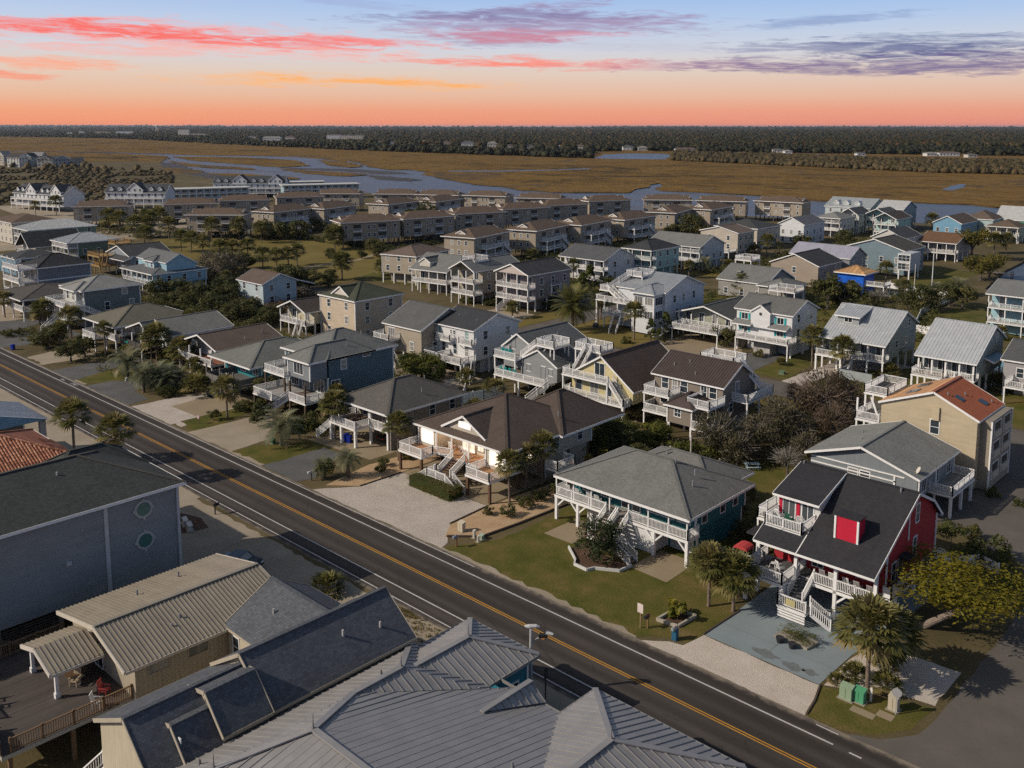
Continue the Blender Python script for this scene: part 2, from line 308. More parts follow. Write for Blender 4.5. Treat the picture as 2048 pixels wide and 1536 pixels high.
# ------------------------------------------------------------------ railings and stairs
def rail(mb, p, q, h=1.0, sp=.17, ps=2.1, t=.05, solid=False, post=.12):
    p, q = Vector(p), Vector(q); d = q-p; L = math.hypot(d.x, d.y)
    if L < .1: return
    n = max(1, round(L/ps)); up = Vector((0, 0, 1))
    for i in range(n+1):
        b = p+d*i/n; mb.box(b.x-post/2, b.x+post/2, b.y-post/2, b.y+post/2, b.z-.1, b.z+h+.12)
    mb.beam(p+up*h, q+up*h, .12, .07); mb.beam(p+up*.12, q+up*.12, .06, .08)
    if solid: mb.beam(p+up*h*.5, q+up*h*.5, .04, h*.85); return
    n = max(1, int(L/sp))
    for i in range(1, n):
        b = p+d*i/n; mb.beam(b+up*.14, b+up*(h-.03), t, t)
class Bld:
    """one building: an Empty that parents its parts; coordinates are given in the street grid"""
    def __init__(s, name, label, ox, oy, rz=0, cat='house', group=None, lod=0, trim=None):
        s.o = thing(name, label, cat, (ox, oy, 0), R(rz), group); s.ox, s.oy = ox, oy; s.lod = lod; s.trim = trim or WP(); s.cache = {}; s.rz = rz
    def add(s, name, mb, mats, parent=None, shift=True):
        if shift: mb.v = [(x-s.ox, y-s.oy, z) for x, y, z in mb.v]
        return link(name, mb.mesh(name, mats), parent or s.o)
    def wall(s, x0, x1, y0, y1, z0, z1, m, name='wall', corner=True):
        mb = MB().box(x0, x1, y0, y1, z0, z1); s.rect = (x0, x1, y0, y1)
        wl = s.add(name, mb, m)
        if corner and s.lod < 2:
            t = .09
            for x in (x0, x1):
                for y in (y0, y1): s.add('corner_trim', MB().box(x-t, x+t, y-t, y+t, z0, z1-.01), s.trim)
        return wl
    def skirt_fascia(s, x0, x1, y0, y1, z, h=.24):
        mb = MB(); t = .04
        mb.box(x0-t, x1+t, y0-t, y0, z-h, z+.03); mb.box(x0-t, x1+t, y1, y1+t, z-h, z+.03); mb.box(x0-t, x0, y0, y1, z-h, z+.03); mb.box(x1, x1+t, y0, y1, z-h, z+.03)
        s.add('fascia', mb, s.trim)
    def hip(s, x0, x1, y0, y1, z, h, m, fascia=True, cap=None, ribs=0):
        W, D = x1-x0, y1-y0; r = min(W, D)/2
        if W >= D: a, b = (x0+r, (y0+y1)/2, z+h), (x1-r, (y0+y1)/2, z+h)
        else: a, b = ((x0+x1)/2, y0+r, z+h), ((x0+x1)/2, y1-r, z+h)
        c = [(x0, y0, z), (x1, y0, z), (x1, y1, z), (x0, y1, z)]
        mb = MB()
        if W >= D: fs = [[c[0], c[1], b, a], [c[1], c[2], b], [c[2], c[3], a, b], [c[3], c[0], a]]
        else: fs = [[c[0], c[1], a], [c[1], c[2], b, a], [c[2], c[3], b], [c[3], c[0], a, b]]
        for f in fs: mb.poly(dedup(f))
        lo = [(p[0], p[1], z-.16) for p in c]; mb.poly(lo[::-1])
        for i in range(4): mb.poly([lo[i], lo[(i+1) % 4], c[(i+1) % 4], c[i]])
        if ribs:
            for f in fs: ribs_on(mb, dedup(f), ribs)
        ro = s.add('roof', mb, m)
        if fascia: s.skirt_fascia(x0, x1, y0, y1, z)
        if s.lod < 2:
            mb = MB(); up = Vector((0, 0, .03))
            hips = [(c[0], a), (c[1], b if W >= D else a), (c[2], b), (c[3], a if W >= D else b), (a, b)]
            for p, q in hips:
                if (Vector(p)-Vector(q)).length > .3: mb.beam(Vector(p)+up, Vector(q)+up, .34, .07)
            s.add('ridge_cap', mb, cap or m, ro)
        s.ridge = (a, b); return ro
    def profile(s, axis, pts, a0, a1, m, wallm=None, zb=None, oh=.35, ribs=0, inset=None):
        """roof (and gable walls) with the given section, run along axis between a0 and a1"""
        mk = (lambda a, t, z: (a, t, z)) if axis == 'x' else (lambda a, t, z: (t, a, z))
        mb = MB(); th = .16
        for (t0, z0), (t1, z1) in zip(pts, pts[1:]):
            q = [mk(a0, t0, z0), mk(a1, t0, z0), mk(a1, t1, z1), mk(a0, t1, z1)]
            if axis == 'y': q = q[::-1]
            mb.poly(q); lo = [(p[0], p[1], p[2]-th) for p in q]; mb.poly(lo[::-1])
            for i in range(4): mb.poly([lo[i], lo[(i+1) % 4], q[(i+1) % 4], q[i]])
            if ribs: ribs_on(mb, q, ribs)
        ro = s.add('roof', mb, m)
        mb = MB()
        for a in (a0-.02, a1+.02):
            for (t0, z0), (t1, z1) in zip(pts, pts[1:]): mb.beam(mk(a, t0, z0-.1), mk(a, t1, z1-.1), .05, .26)
        for (t, z) in (pts[0], pts[-1]): mb.beam(mk(a0, t, z-.12), mk(a1, t, z-.12), .06, .22)
        s.add('fascia', mb, s.trim)
        if s.lod < 2:
            mb = MB(); k = max(range(len(pts)), key=lambda i: pts[i][1]); mb.beam(mk(a0, pts[k][0], pts[k][1]+.03), mk(a1, pts[k][0], pts[k][1]+.03), .34, .07); s.add('ridge_cap', mb, m, ro)
        if wallm is not None:
            i0, i1 = (oh, oh) if inset is None else inset
            def zat(t):
                for (t0, z0), (t1, z1) in zip(pts, pts[1:]):
                    if t0-1e-6 <= t <= t1+1e-6: return z0+(z1-z0)*(t-t0)/(t1-t0)
                return pts[-1][1]
            lo_, hi_ = pts[0][0]+oh, pts[-1][0]-oh
            top = [(lo_, zat(lo_)-th)]+[(t, z-th) for t, z in pts[1:-1] if lo_ < t < hi_]+[(hi_, zat(hi_)-th)]
            sec = top+[(hi_, zb), (lo_, zb)]
            mb = MB(); A = [mk(a0+i0, t, z) for t, z in sec]; B = [mk(a1-i1, t, z) for t, z in sec]
            mb.poly(A if axis == 'y' else A[::-1]) if False else mb.poly(A); mb.poly(B[::-1])
            for i in range(len(sec)): j = (i+1) % len(sec); mb.poly([A[j], A[i], B[i], B[j]])
            s.rect = (a0+i0, a1-i1, lo_, hi_) if axis == 'x' else (lo_, hi_, a0+i0, a1-i1)
            wo = s.add('wall', mb, wallm); fixn(wo.data)
        return ro
    def gable(s, axis, x0, x1, y0, y1, z, h, m, wallm=None, zb=None, oh=.35, ribs=0, inset=None):
        if axis == 'x': return s.profile('x', [(y0, z), ((y0+y1)/2, z+h), (y1, z)], x0, x1, m, wallm, zb, oh, ribs, inset)
        return s.profile('y', [(x0, z), ((x0+x1)/2, z+h), (x1, z)], y0, y1, m, wallm, zb, oh, ribs, inset)
    def win(s, face, a, z, w=.95, h=1.4, plane=None, g=None, style=0, name='window', fm=None):
        r = s.rect
        key = (round(w, 2), round(h, 2), style, id(fm))
        if key not in WINS:
            mb = MB(); t = .1
            mb.box(-w/2-t, w/2+t, -.06, .02, h/2, h/2+t*1.3); mb.box(-w/2-t, w/2+t, -.07, .02, -h/2-t, -h/2); mb.box(-w/2-t, -w/2, -.05, .02, -h/2, h/2); mb.box(w/2, w/2+t, -.05, .02, -h/2, h/2)
            if style == 0: mb.box(-w/2, w/2, -.04, .02, -.03, .03)
            if style == 1:
                n = max(2, round(w/.75))
                for i in range(1, n): mb.box(-w/2+w*i/n-.03, -w/2+w*i/n+.03, -.04, .02, -h/2, h/2)
            if style == 2:
                mb.box(-w/2, w/2, -.04, .02, -.025, .025); mb.box(-.025, .025, -.038, .02, -h/2, h/2)
            WINS[key] = (mb.mesh(name, fm or WP()), MB().box(-w/2, w/2, -.015, .02, -h/2, h/2))
        fme, pmb = WINS[key]; gm = g or glass(); pk = key+(id(gm),)
        if pk not in PANES: PANES[pk] = pmb.mesh('pane', gm)
        pl = plane if plane is not None else {'-y': r[2], '+y': r[3], '-x': r[0], '+x': r[1]}[face]
        loc, rz = {'-y': ((a, pl), 0), '+y': ((a, pl), math.pi), '-x': ((pl, a), -math.pi/2), '+x': ((pl, a), math.pi/2)}[face]
        o = link(name, fme, s.o, (loc[0]-s.ox, loc[1]-s.oy, z), rz); link('pane', PANES[pk], o)
        return o
    def wins(s, face, As, z, w=.95, h=1.4, **k):
        for a in As: s.win(face, a, z, w, h, **k)
    def spread(s, face, n, z, w=.95, h=1.4, **k):
        lo, hi = (s.rect[0], s.rect[1]) if face[1] == 'y' else (s.rect[2], s.rect[3])
        for i in range(n): s.win(face, lo+(hi-lo)*(i+.5)/n, z, w, h, **k)
    def post(s, x, y, z0, z1, t=.25, m=None, name='stilt'):
        key = (round(z1-z0, 2), t, id(m))
        if key not in POSTS: POSTS[key] = MB().box(-t/2, t/2, -t/2, t/2, 0, round(z1-z0, 2)).mesh('post', m or WP())
        return link(name, POSTS[key], s.o, (x-s.ox, y-s.oy, z0))
    def posts(s, xs, ys, z0, z1, t=.25, m=None, name='stilt'):
        for x in xs:
            for y in ys: s.post(x, y, z0, z1, t, m, name)
    def railing(s, segs, h=1.0, m=None, solid=False, name='railing'):
        sp, t, ps = ((.16, .05, 2.1), (.24, .06, 2.4), (.42, .08, 3.0))[s.lod]
        for p, q in segs:
            mb = MB(); rail(mb, p, q, h, sp, ps, t, solid); s.add(name, mb, m or s.trim)
    def deck(s, x0, x1, y0, y1, z, rails='-y+x-x', floor=None, th=.3, m=None, rm=None, solid=False):
        s.add('deck', MB().box(x0, x1, y0, y1, z-th, z, 0, 1), [m or s.trim, floor or wood((.22, .17, .13))])
        i = .06; segs = []
        if '-y' in rails: segs.append(((x0+i, y0+i, z), (x1-i, y0+i, z)))
        if '+y' in rails: segs.append(((x0+i, y1-i, z), (x1-i, y1-i, z)))
        if '-x' in rails: segs.append(((x0+i, y0+i, z), (x0+i, y1-i, z)))
        if '+x' in rails: segs.append(((x1-i, y0+i, z), (x1-i, y1-i, z)))
        if segs: s.railing(segs, m=rm or m, solid=solid)
    def stairs(s, p, q, wd=1.2, m=None, tread=None, rails=True, name='stairs'):
        """p top middle, q bottom middle"""
        p, q = Vector(p), Vector(q); d = q-p; n = max(2, int(abs(d.z)/.19)); L = Vector((d.x, d.y, 0)); u = L.normalized(); sd_ = Vector((-u.y, u.x, 0))
        mb = MB()
        for i in range(n):
            c = p+d*(i+.5)/n; mb.beam(c-sd_*wd/2, c+sd_*wd/2, L.length/n+.03, .05, 1)
        for k in (-1, 1): mb.beam(p+sd_*k*wd/2-Vector((0, 0, .12)), q+sd_*k*wd/2-Vector((0, 0, .02)), .06, .28, 0)
        st = s.add(name, mb, [m or s.trim, tread or wood((.2, .15, .12))])
        if rails: s.railing([(p+sd_*k*(wd/2+.02), q+sd_*k*(wd/2+.02)) for k in (-1, 1)], .95, m, name='stair_railing')
        return st
    def vents(s, pts, m=None):
        for x, y, z in pts:
            s.add('vent_pipe', MB().tube([(x, y, z-.3), (x, y, z+.35)], [.09, .08], 8), m or paint((.25, .25, .26)))
WINS = {}; PANES = {}; POSTS = {}
def dedup(f):
    o = []
    for p in f:
        if not o or (Vector(p)-Vector(o[-1])).length > 1e-4: o.append(p)
    if (Vector(o[0])-Vector(o[-1])).length < 1e-4: o.pop()
    return o
def fixn(me):
    bm = bmesh.new(); bm.from_mesh(me); bmesh.ops.recalc_face_normals(bm, faces=bm.faces[:]); bm.to_mesh(me); bm.free()
def clip(poly, ax, val, keep_gt):
    o = []
    for i in range(len(poly)):
        a, b = poly[i], poly[(i+1) % len(poly)]; ia = (a[ax] >= val) == keep_gt; ib = (b[ax] >= val) == keep_gt
        if ia: o.append(a)
        if ia != ib:
            t = (val-a[ax])/(b[ax]-a[ax]); o.append(tuple(a[k]+(b[k]-a[k])*t for k in range(len(a))))
    return o
def basis(f):
    P = [Vector(p) for p in f]; n = Vector((0, 0, 0))
    for i in range(len(P)): n += P[i].cross(P[(i+1) % len(P)])
    n.normalize()
    if n.z < 0: n = -n
    u = Vector((0, 0, 1)).cross(n); u.normalize(); return P[0], u, n.cross(u), n
def ribs_on(mb, f, sp, w=.05, h=.05):
    o, u, v, n = basis(f); P2 = [((Vector(p)-o).dot(u), (Vector(p)-o).dot(v)) for p in f]
    lo, hi = min(p[0] for p in P2), max(p[0] for p in P2); a = lo+sp*.5
    while a < hi:
        ys = []
        for i in range(len(P2)):
            p, q = P2[i], P2[(i+1) % len(P2)]
            if (p[0]-a)*(q[0]-a) < 0: ys.append(p[1]+(q[1]-p[1])*(a-p[0])/(q[0]-p[0]))
        if len(ys) >= 2 and max(ys)-min(ys) > .15: mb.beam(o+u*a+v*min(ys)+n*h*.4, o+u*a+v*max(ys)+n*h*.4, w, h)
        a += sp
def panels(b, parent, f, sp, m, name='roof_panel', rib=.055):
    """standing-seam panels of one roof slope, each its own object"""
    o, u, v, n = basis(f); P2 = [((Vector(p)-o).dot(u), (Vector(p)-o).dot(v)) for p in f]
    lo, hi = min(p[0] for p in P2), max(p[0] for p in P2); k = max(1, round((hi-lo)/sp)); st = (hi-lo)/k
    for i in range(k):
        a0, a1 = lo+i*st, lo+(i+1)*st
        q = clip(clip(P2, 0, a0+.006, True), 0, a1-.006, False)
        if len(q) < 3: continue
        mb = MB(); top = [o+u*p[0]+v*p[1]+n*.035 for p in q]; mb.poly(top); lowp = [o+u*p[0]+v*p[1] for p in q]
        for j in range(len(q)): mb.poly([lowp[j], lowp[(j+1) % len(q)], top[(j+1) % len(q)], top[j]])
        ys = []
        for j in range(len(P2)):
            p, r = P2[j], P2[(j+1) % len(P2)]
            if (p[0]-(a1-.03))*(r[0]-(a1-.03)) < 0: ys.append(p[1]+(r[1]-p[1])*((a1-.03)-p[0])/(r[0]-p[0]))
        if len(ys) >= 2 and max(ys)-min(ys) > .1:
            mb.beam(o+u*(a1-.03)+v*min(ys)+n*(.035+rib/2), o+u*(a1-.03)+v*max(ys)+n*(.035+rib/2), .06, rib)
        b.add(name, mb, m, parent)
# ------------------------------------------------------------------ ground, road, water
G_DRY = lambda: ground('dry_ground', [(.25, (.035, .032, .014)), (.42, (.075, .062, .027)), (.55, (.125, .098, .05)), (.72, (.22, .175, .11))], .1, 4)
G_LAWN = lambda: ground('lawn', [(.3, (.036, .043, .009)), (.42, (.068, .075, .014)), (.5, (.1, .094, .02)), (.56, (.14, .106, .035)), (.66, (.21, .158, .08))], .3, 5, bump=.9)
G_PARK = lambda: ground('park_lawn', [(.28, (.09, .08, .02)), (.5, (.16, .125, .035)), (.72, (.22, .17, .06))], .1, 4, bump=.6)
def G_ASPH():
    kk = ('ground', 'asphalt')
    if kk in MATS: return MATS[kk]
    m, n, p = _mat('asphalt'); t = n.new('ShaderNodeTexCoord'); O = t.outputs['Object']; sp = n.new('ShaderNodeSeparateXYZ'); n.put(sp.inputs[0], O)
    lanes = n.m('MULTIPLY_ADD', n.m('COSINE', n.m('MULTIPLY', sp.outputs[1], 3.55)), .5, .5)
    drag = n.noise(n.mapping(O, (.03, 1.1, 1)), 1, 5, .6); patch = n.noise(n.mapping(O, (.05, .12, 1)), 1, 3, .5, .5); fine = n.noise(O, 14, 3, .7)
    f = n.m('ADD', n.m('ADD', n.m('MULTIPLY', lanes, .16), n.m('MULTIPLY', drag, .34)), n.m('ADD', n.m('MULTIPLY', patch, .3), n.m('MULTIPLY', fine, .2)))
    base = n.ramp(f, [(.3, (.034, .028, .025)), (.48, (.052, .044, .039)), (.62, (.076, .065, .058))])
    vo = n.new('ShaderNodeTexVoronoi', feature='DISTANCE_TO_EDGE'); n.put(vo.inputs['Vector'], n.mapping(O, (.1, .22, 1))); vo.inputs['Scale'].default_value = 1
    wob = n.noise(O, .7, 4, .7); crack = n.m('MULTIPLY', n.m('LESS_THAN', n.m('ADD', vo.outputs[0], n.m('MULTIPLY', n.m('SUBTRACT', wob, .5), .09)), .004), .35)
    base = n.mix(crack, base, (.025, .022, .02))
    edge = n.m('MAXIMUM', n.m('SUBTRACT', sp.outputs[1], 61.35), n.m('SUBTRACT', 52.0, sp.outputs[1]))
    sand = n.m('MULTIPLY', n.m('ADD', edge, n.m('MULTIPLY', n.m('SUBTRACT', n.noise(O, .8, 5, .7), .55), 2.0)), 1.4, clamp=True)
    n.put(p.inputs['Base Color'], n.mix(n.m('MULTIPLY', sand, .75), base, (.3, .25, .19)))
    p.inputs['Roughness'].default_value = .85; p.inputs['Specular IOR Level'].default_value = .2; _bump(n, p, fine, .3, .03); MATS[kk] = m; return m
G_ASPH2 = lambda: ground('worn_asphalt', [(.25, (.085, .078, .07)), (.5, (.125, .112, .098)), (.75, (.17, .15, .13))], .3, 10, .9, .3)
G_DKGRAV = lambda: ground('slate_gravel', [(.25, (.07, .072, .072)), (.5, (.12, .12, .118)), (.75, (.2, .195, .185))], .3, 14, .95, .8)
G_SHELL = lambda: ground('shell_gravel', [(.22, (.3, .255, .215)), (.48, (.47, .415, .36)), (.75, (.6, .54, .48))], .35, 13, .95, .9)
G_WHITE = lambda: ground('white_gravel', [(.22, (.33, .27, .21)), (.48, (.54, .47, .4)), (.75, (.66, .6, .53))], .4, 12, .95, .9)
G_SAND = lambda: ground('sandy_lot', [(.25, (.2, .165, .12)), (.45, (.3, .25, .185)), (.6, (.37, .315, .245)), (.8, (.43, .38, .3))], .22, 8, .95, .5)
G_TANCON = lambda: ground('tan_concrete', [(.25, (.21, .16, .105)), (.5, (.28, .225, .15)), (.75, (.34, .28, .2))], .3, 9, .85, .1)
G_BLUECON = lambda: ground('painted_slab', [(.22, (.13, .155, .165)), (.42, (.2, .24, .255)), (.75, (.27, .31, .33))], .28, 7, .7, .1)
G_PEBBLE = lambda: ground('orange_gravel', [(.22, (.26, .16, .08)), (.48, (.45, .31, .18)), (.75, (.58, .45, .31))], .5, 14, .95, .8)
G_MULCH = lambda: ground('mulch', [(.25, (.06, .035, .022)), (.6, (.13, .08, .055)), (.8, (.2, .13, .1))], .6, 12, .95, .9)
def marsh_mat():
    m, n, p = _mat('marsh_grass'); t = n.new('ShaderNodeTexCoord'); O = t.outputs['Object']
    a = n.noise(n.mapping(O, (.008, .013, 1), (0, 0, .9)), 1, 7, .7, 1.6); b = n.noise(O, .09, 5, .7, .4); c = n.noise(n.mapping(O, (.0021, .0021, 1)), 1, 4, .55, .8)
    f = n.m('ADD', n.m('ADD', n.m('MULTIPLY', a, .5), n.m('MULTIPLY', b, .2)), n.m('MULTIPLY', c, .3))
    n.put(p.inputs['Base Color'], n.ramp(f, [(.36, (.025, .022, .012)), (.41, (.06, .045, .02)), (.45, (.12, .076, .028)), (.49, (.17, .1, .03)), (.52, (.19, .12, .036)), (.55, (.14, .085, .036)), (.59, (.085, .07, .045)), (.63, (.15, .108, .05)), (.7, (.07, .055, .032))]))
    p.inputs['Roughness'].default_value = .95; p.inputs['Specular IOR Level'].default_value = .05
    _bump(n, p, n.m('ADD', b, n.m('MULTIPLY', a, 2)), 1.0, 2.0)
    return m
def water_mat(c=(.05, .062, .08), rough=.3):
    m, n, p = _mat('water'); t = n.new('ShaderNodeTexCoord')
    f = n.noise(n.mapping(t.outputs['Object'], (.25, .4, 1)), 1, 5, .6)
    g = n.noise(n.mapping(t.outputs['Object'], (.012, .02, 1)), 1, 5, .62, .8)
    n.put(p.inputs['Base Color'], n.ramp(g, [(.38, c), (.52, tuple(v*1.4 for v in c)), (.6, (.085, .08, .078)), (.68, (.06, .055, .05))])); n.put(p.inputs['Roughness'], n.m('MULTIPLY_ADD', g, .25, rough-.08))
    p.inputs['IOR'].default_value = 1.33; p.inputs['Specular IOR Level'].default_value = .22; _bump(n, p, f, 1.0, .5); return m
def sheet(name, pts, m, z, jit=0.0, sub=1.2, kind='structure', skirt=0, label=None, parent=None):
    r = random.Random(len(name)*31+int(abs(pts[0][0]*10))); P = []
    for i, a in enumerate(pts):
        b = pts[(i+1) % len(pts)]; L = math.hypot(b[0]-a[0], b[1]-a[1]); k = max(1, int(L/sub)) if jit else 1
        for j in range(k):
            q = (a[0]+(b[0]-a[0])*j/k, a[1]+(b[1]-a[1])*j/k)
            if jit and j: q = (q[0]+r.uniform(-jit, jit), q[1]+r.uniform(-jit, jit))
            P.append(q)
    from mathutils.geometry import delaunay_2d_cdt
    n_ = len(P); V2, _, F2, _, _, _ = delaunay_2d_cdt([Vector(p) for p in P], [(i, (i+1) % n_) for i in range(n_)], [], 1, 1e-4)
    bm = bmesh.new(); vs_ = [bm.verts.new((v.x, v.y, z)) for v in V2]
    for f in F2:
        fc = bm.faces.new([vs_[i] for i in f]); fc.normal_update()
        if fc.normal.z < 0: fc.normal_flip()
    if skirt:
        for i in range(n_):
            a, c = P[i], P[(i+1) % n_]; bm.faces.new([bm.verts.new(q) for q in ((a[0], a[1], z), (a[0], a[1], z-skirt), (c[0], c[1], z-skirt), (c[0], c[1], z))])
    me = bpy.data.meshes.new(name); bm.to_mesh(me); bm.free(); me.materials.append(m); uvs(me)
    o = link(name, me, parent)
    if kind: o['kind'] = kind
    if label: o['label'] = label
    return o
MARSH = marsh_mat(); WATER = water_mat()
sheet('terrain', [(-30000, -30000), (30000, -30000), (30000, 40000), (-30000, 40000)], MARSH, -1.3)
sheet('water', [(-2600, -200), (900, -200), (900, 1700), (-2600, 1700)], WATER, -.55)
ISL = [(-1512, 302), (-1126, 363), (-1209, 470), (-1124, 546), (-891, 439), (-754, 405), (-656, 379), (-560, 372), (-470, 385), (-400, 330), (-330, 358), (-262, 400), (-190, 425), (-140, 440), (-90, 425), (-86, 345), (-84, 310), (-78, 270), (-60, 262), (60, 262), (60, -120), (-1500, -120)]
sheet('island_ground', ISL, G_DRY(), 0, .0, skirt=1.5)
M1 = [(-9000, 1259), (-2400, 330), (-1692, 643), (-1561, 682), (-1414, 705), (-1332, 712), (-1254, 752), (-1165, 772), (-1069, 748), (-964, 720), (-851, 660), (-806, 630), (-746, 606), (-731, 621), (-684, 607), (-645, 566), (-578, 529), (-522, 505), (-463, 487), (-439, 474), (-397, 480), (-370, 506), (-391, 548), (-410, 586), (-415, 606), (-402, 593), (-384, 555), (-365, 537), (-336, 544), (-308, 544), (-281, 541), (-247, 529), (-218, 556), (-191, 557), (-173, 564), (-157, 552), (-145.6, 563), (-72.6, 606), (900, 700), (900, 1720), (-900, 1720), (-2620, 1720), (-9000, 3600)]
sheet('marsh', M1, MARSH, 0, 4, 14, skirt=1.2)
sheet('marsh_islet', [(-1295, 650), (-1255, 687), (-1174, 704), (-1047, 690), (-886, 608), (-878, 562), (-960, 575), (-1059, 586), (-1145, 598)], MARSH, 0, 4, 14, skirt=1.2)
sheet('marsh_islet', [(-1022, 714), (-969, 716), (-822, 633), (-813, 607), (-882, 630)], MARSH, 0, 4, 14, skirt=1.2)
for P_ in ([(-2059, 412), (-1666, 633), (-1524, 666), (-1336, 658), (-1238, 616), (-1109, 538), (-1209, 489), (-1112, 358), (-1468, 293)], [(-1148, 571), (-1039, 540), (-947, 532), (-878, 529), (-845, 513), (-892, 499), (-989, 510)], [(-975, 471), (-937, 472), (-854, 460), (-818, 440), (-846, 426), (-895, 436)], [(-814, 443), (-788, 456), (-719, 460), (-672, 450), (-665, 426), (-719, 416)], [(-847, 542), (-787, 538), (-728, 538), (-683, 530), (-674, 503), (-737, 504)]):
    sheet('marsh_islet', P_, MARSH, -.04, 4, 14, skirt=1.2)
MUD = ground('tidal_mud', [(.3, (.035, .03, .026)), (.6, (.075, .065, .055)), (.8, (.12, .1, .085))], .05, .6, .6, .4)
sheet('mudflat', [(-675, 525), (-648, 527), (-586, 511), (-577, 490), (-617, 491)], MUD, -.15, 3, 10, skirt=.5)
sheet('mudflat', [(-1110, 545), (-1010, 520), (-900, 470), (-800, 440), (-700, 415), (-660, 395), (-660, 381), (-754, 406), (-891, 440), (-1100, 530)], MUD, -.2, 4, 14, skirt=.5)
sheet('mudflat', [(-870, 560), (-800, 590), (-760, 590), (-700, 585), (-660, 565), (-690, 548), (-760, 560), (-830, 545)], MUD, -.4, 5, 14, skirt=.3)
W2 = water_mat((.055, .075, .105), .3)
sheet('marsh_pond', [(-229, 680), (-238, 724), (-240, 754), (-235, 751), (-224, 706), (-220, 674)], W2, .03, 2, 12)
sheet('marsh_creek', [(-682, 630), (-649, 669), (-623, 715), (-614, 770), (-604, 756), (-612, 703), (-634, 654), (-671, 619)], W2, .03, 2, 12)
sheet('tidal_stream', [(-1692, 643), (-1561, 684), (-1414, 707), (-1414, 703), (-1561, 676), (-1690, 636)], W2, .035, 2, 30)
sheet('river', [(-795, 1006), (-899, 1156), (-900, 1229), (-843, 1245), (-779, 1169), (-704, 1040), (-749, 1023)], W2, .03, 3, 20)
sheet('river', [(-832, 1256), (-848, 1487), (-800, 1402), (-758, 1158)], W2, .031, 3, 20)
# the road
sheet('road', [(-460, 51.5), (60, 51.5), (60, 62.05), (-460, 62.05)], G_ASPH(), .03, .07, 1.5)
sheet('side_street', [(-29, 61.5), (-28.2, 61.75), (-25.5, 61.9), (-23.2, 63.1), (-21.3, 65.6), (-21.0, 69.6), (-20.9, 77.5), (-20.9, 90), (-21, 138.5), (-9, 138.5), (-9, 66), (-5, 62), (-5, 61.5)], G_ASPH2(), .022, .12, 1.0)
sheet('back_street', [(-420, 138), (-9, 138), (-9, 146), (-420, 146)], G_ASPH2(), .02, .1, 2)
sheet('cross_street', [(-136.5, 146), (-129.5, 146), (-131, 200), (-137.5, 200)], G_ASPH2(), .018, .1, 2)
LINEW = ground('white_road_paint', [(.3, (.16, .14, .13)), (.42, (.45, .43, .41)), (.7, (.62, .6, .58))], .5, 5, .7, .1); LINEY = ground('yellow_road_paint', [(.3, (.2, .11, .03)), (.42, (.46, .22, .03)), (.7, (.58, .3, .04))], .5, 5, .7, .1)
def stripe(name, x0, x1, y, wd, m, z=.038):
    o = sheet(name, [(x0, y-wd/2), (x1, y-wd/2), (x1, y+wd/2), (x0, y+wd/2)], m, z)
    return o
stripe('edge_line', -460, -39, 52.15, .13, LINEW); stripe('lane_line', -460, 60, 53.75, .15, LINEW)
stripe('center_line', -460, 60, 56.86, .11, LINEY); stripe('center_line', -460, 60, 57.12, .11, LINEY)
stripe('lane_line', -460, -25.3, 60.3, .15, LINEW); stripe('lane_line', -24.1, -23.2, 60.25, .15, LINEW)
stripe('edge_line', -460, -63.5, 61.62, .11, LINEW); stripe('edge_line', -27.2, -25.5, 61.62, .11, LINEW)
# bicycle symbol and arrow painted in the bike lane
mb = MB()
for cx_ in (-161.9, -160.6):
    for i in range(10):
        a0, a1 = 2*math.pi*i/10, 2*math.pi*(i+1)/10; mb.beam((cx_+.42*math.cos(a0), 61.0+.3*math.sin(a0), .04), (cx_+.42*math.cos(a1), 61.0+.3*math.sin(a1), .04), .09, .004)
for p, q in (((-161.9, 61), (-161.3, 61.25)), ((-161.3, 61.25), (-160.6, 61)), ((-161.3, 61.25), (-161.1, 60.8)), ((-166.6, 60.9), (-165, 60.9)), ((-166.6, 60.9), (-166, 61.15)), ((-166.6, 60.9), (-166, 60.65))): mb.beam((p[0], p[1], .04), (q[0], q[1], .04), .12, .004)
o = link('bike_lane_marking', mb.mesh('bike_lane_marking', LINEW)); o['kind'] = 'structure'
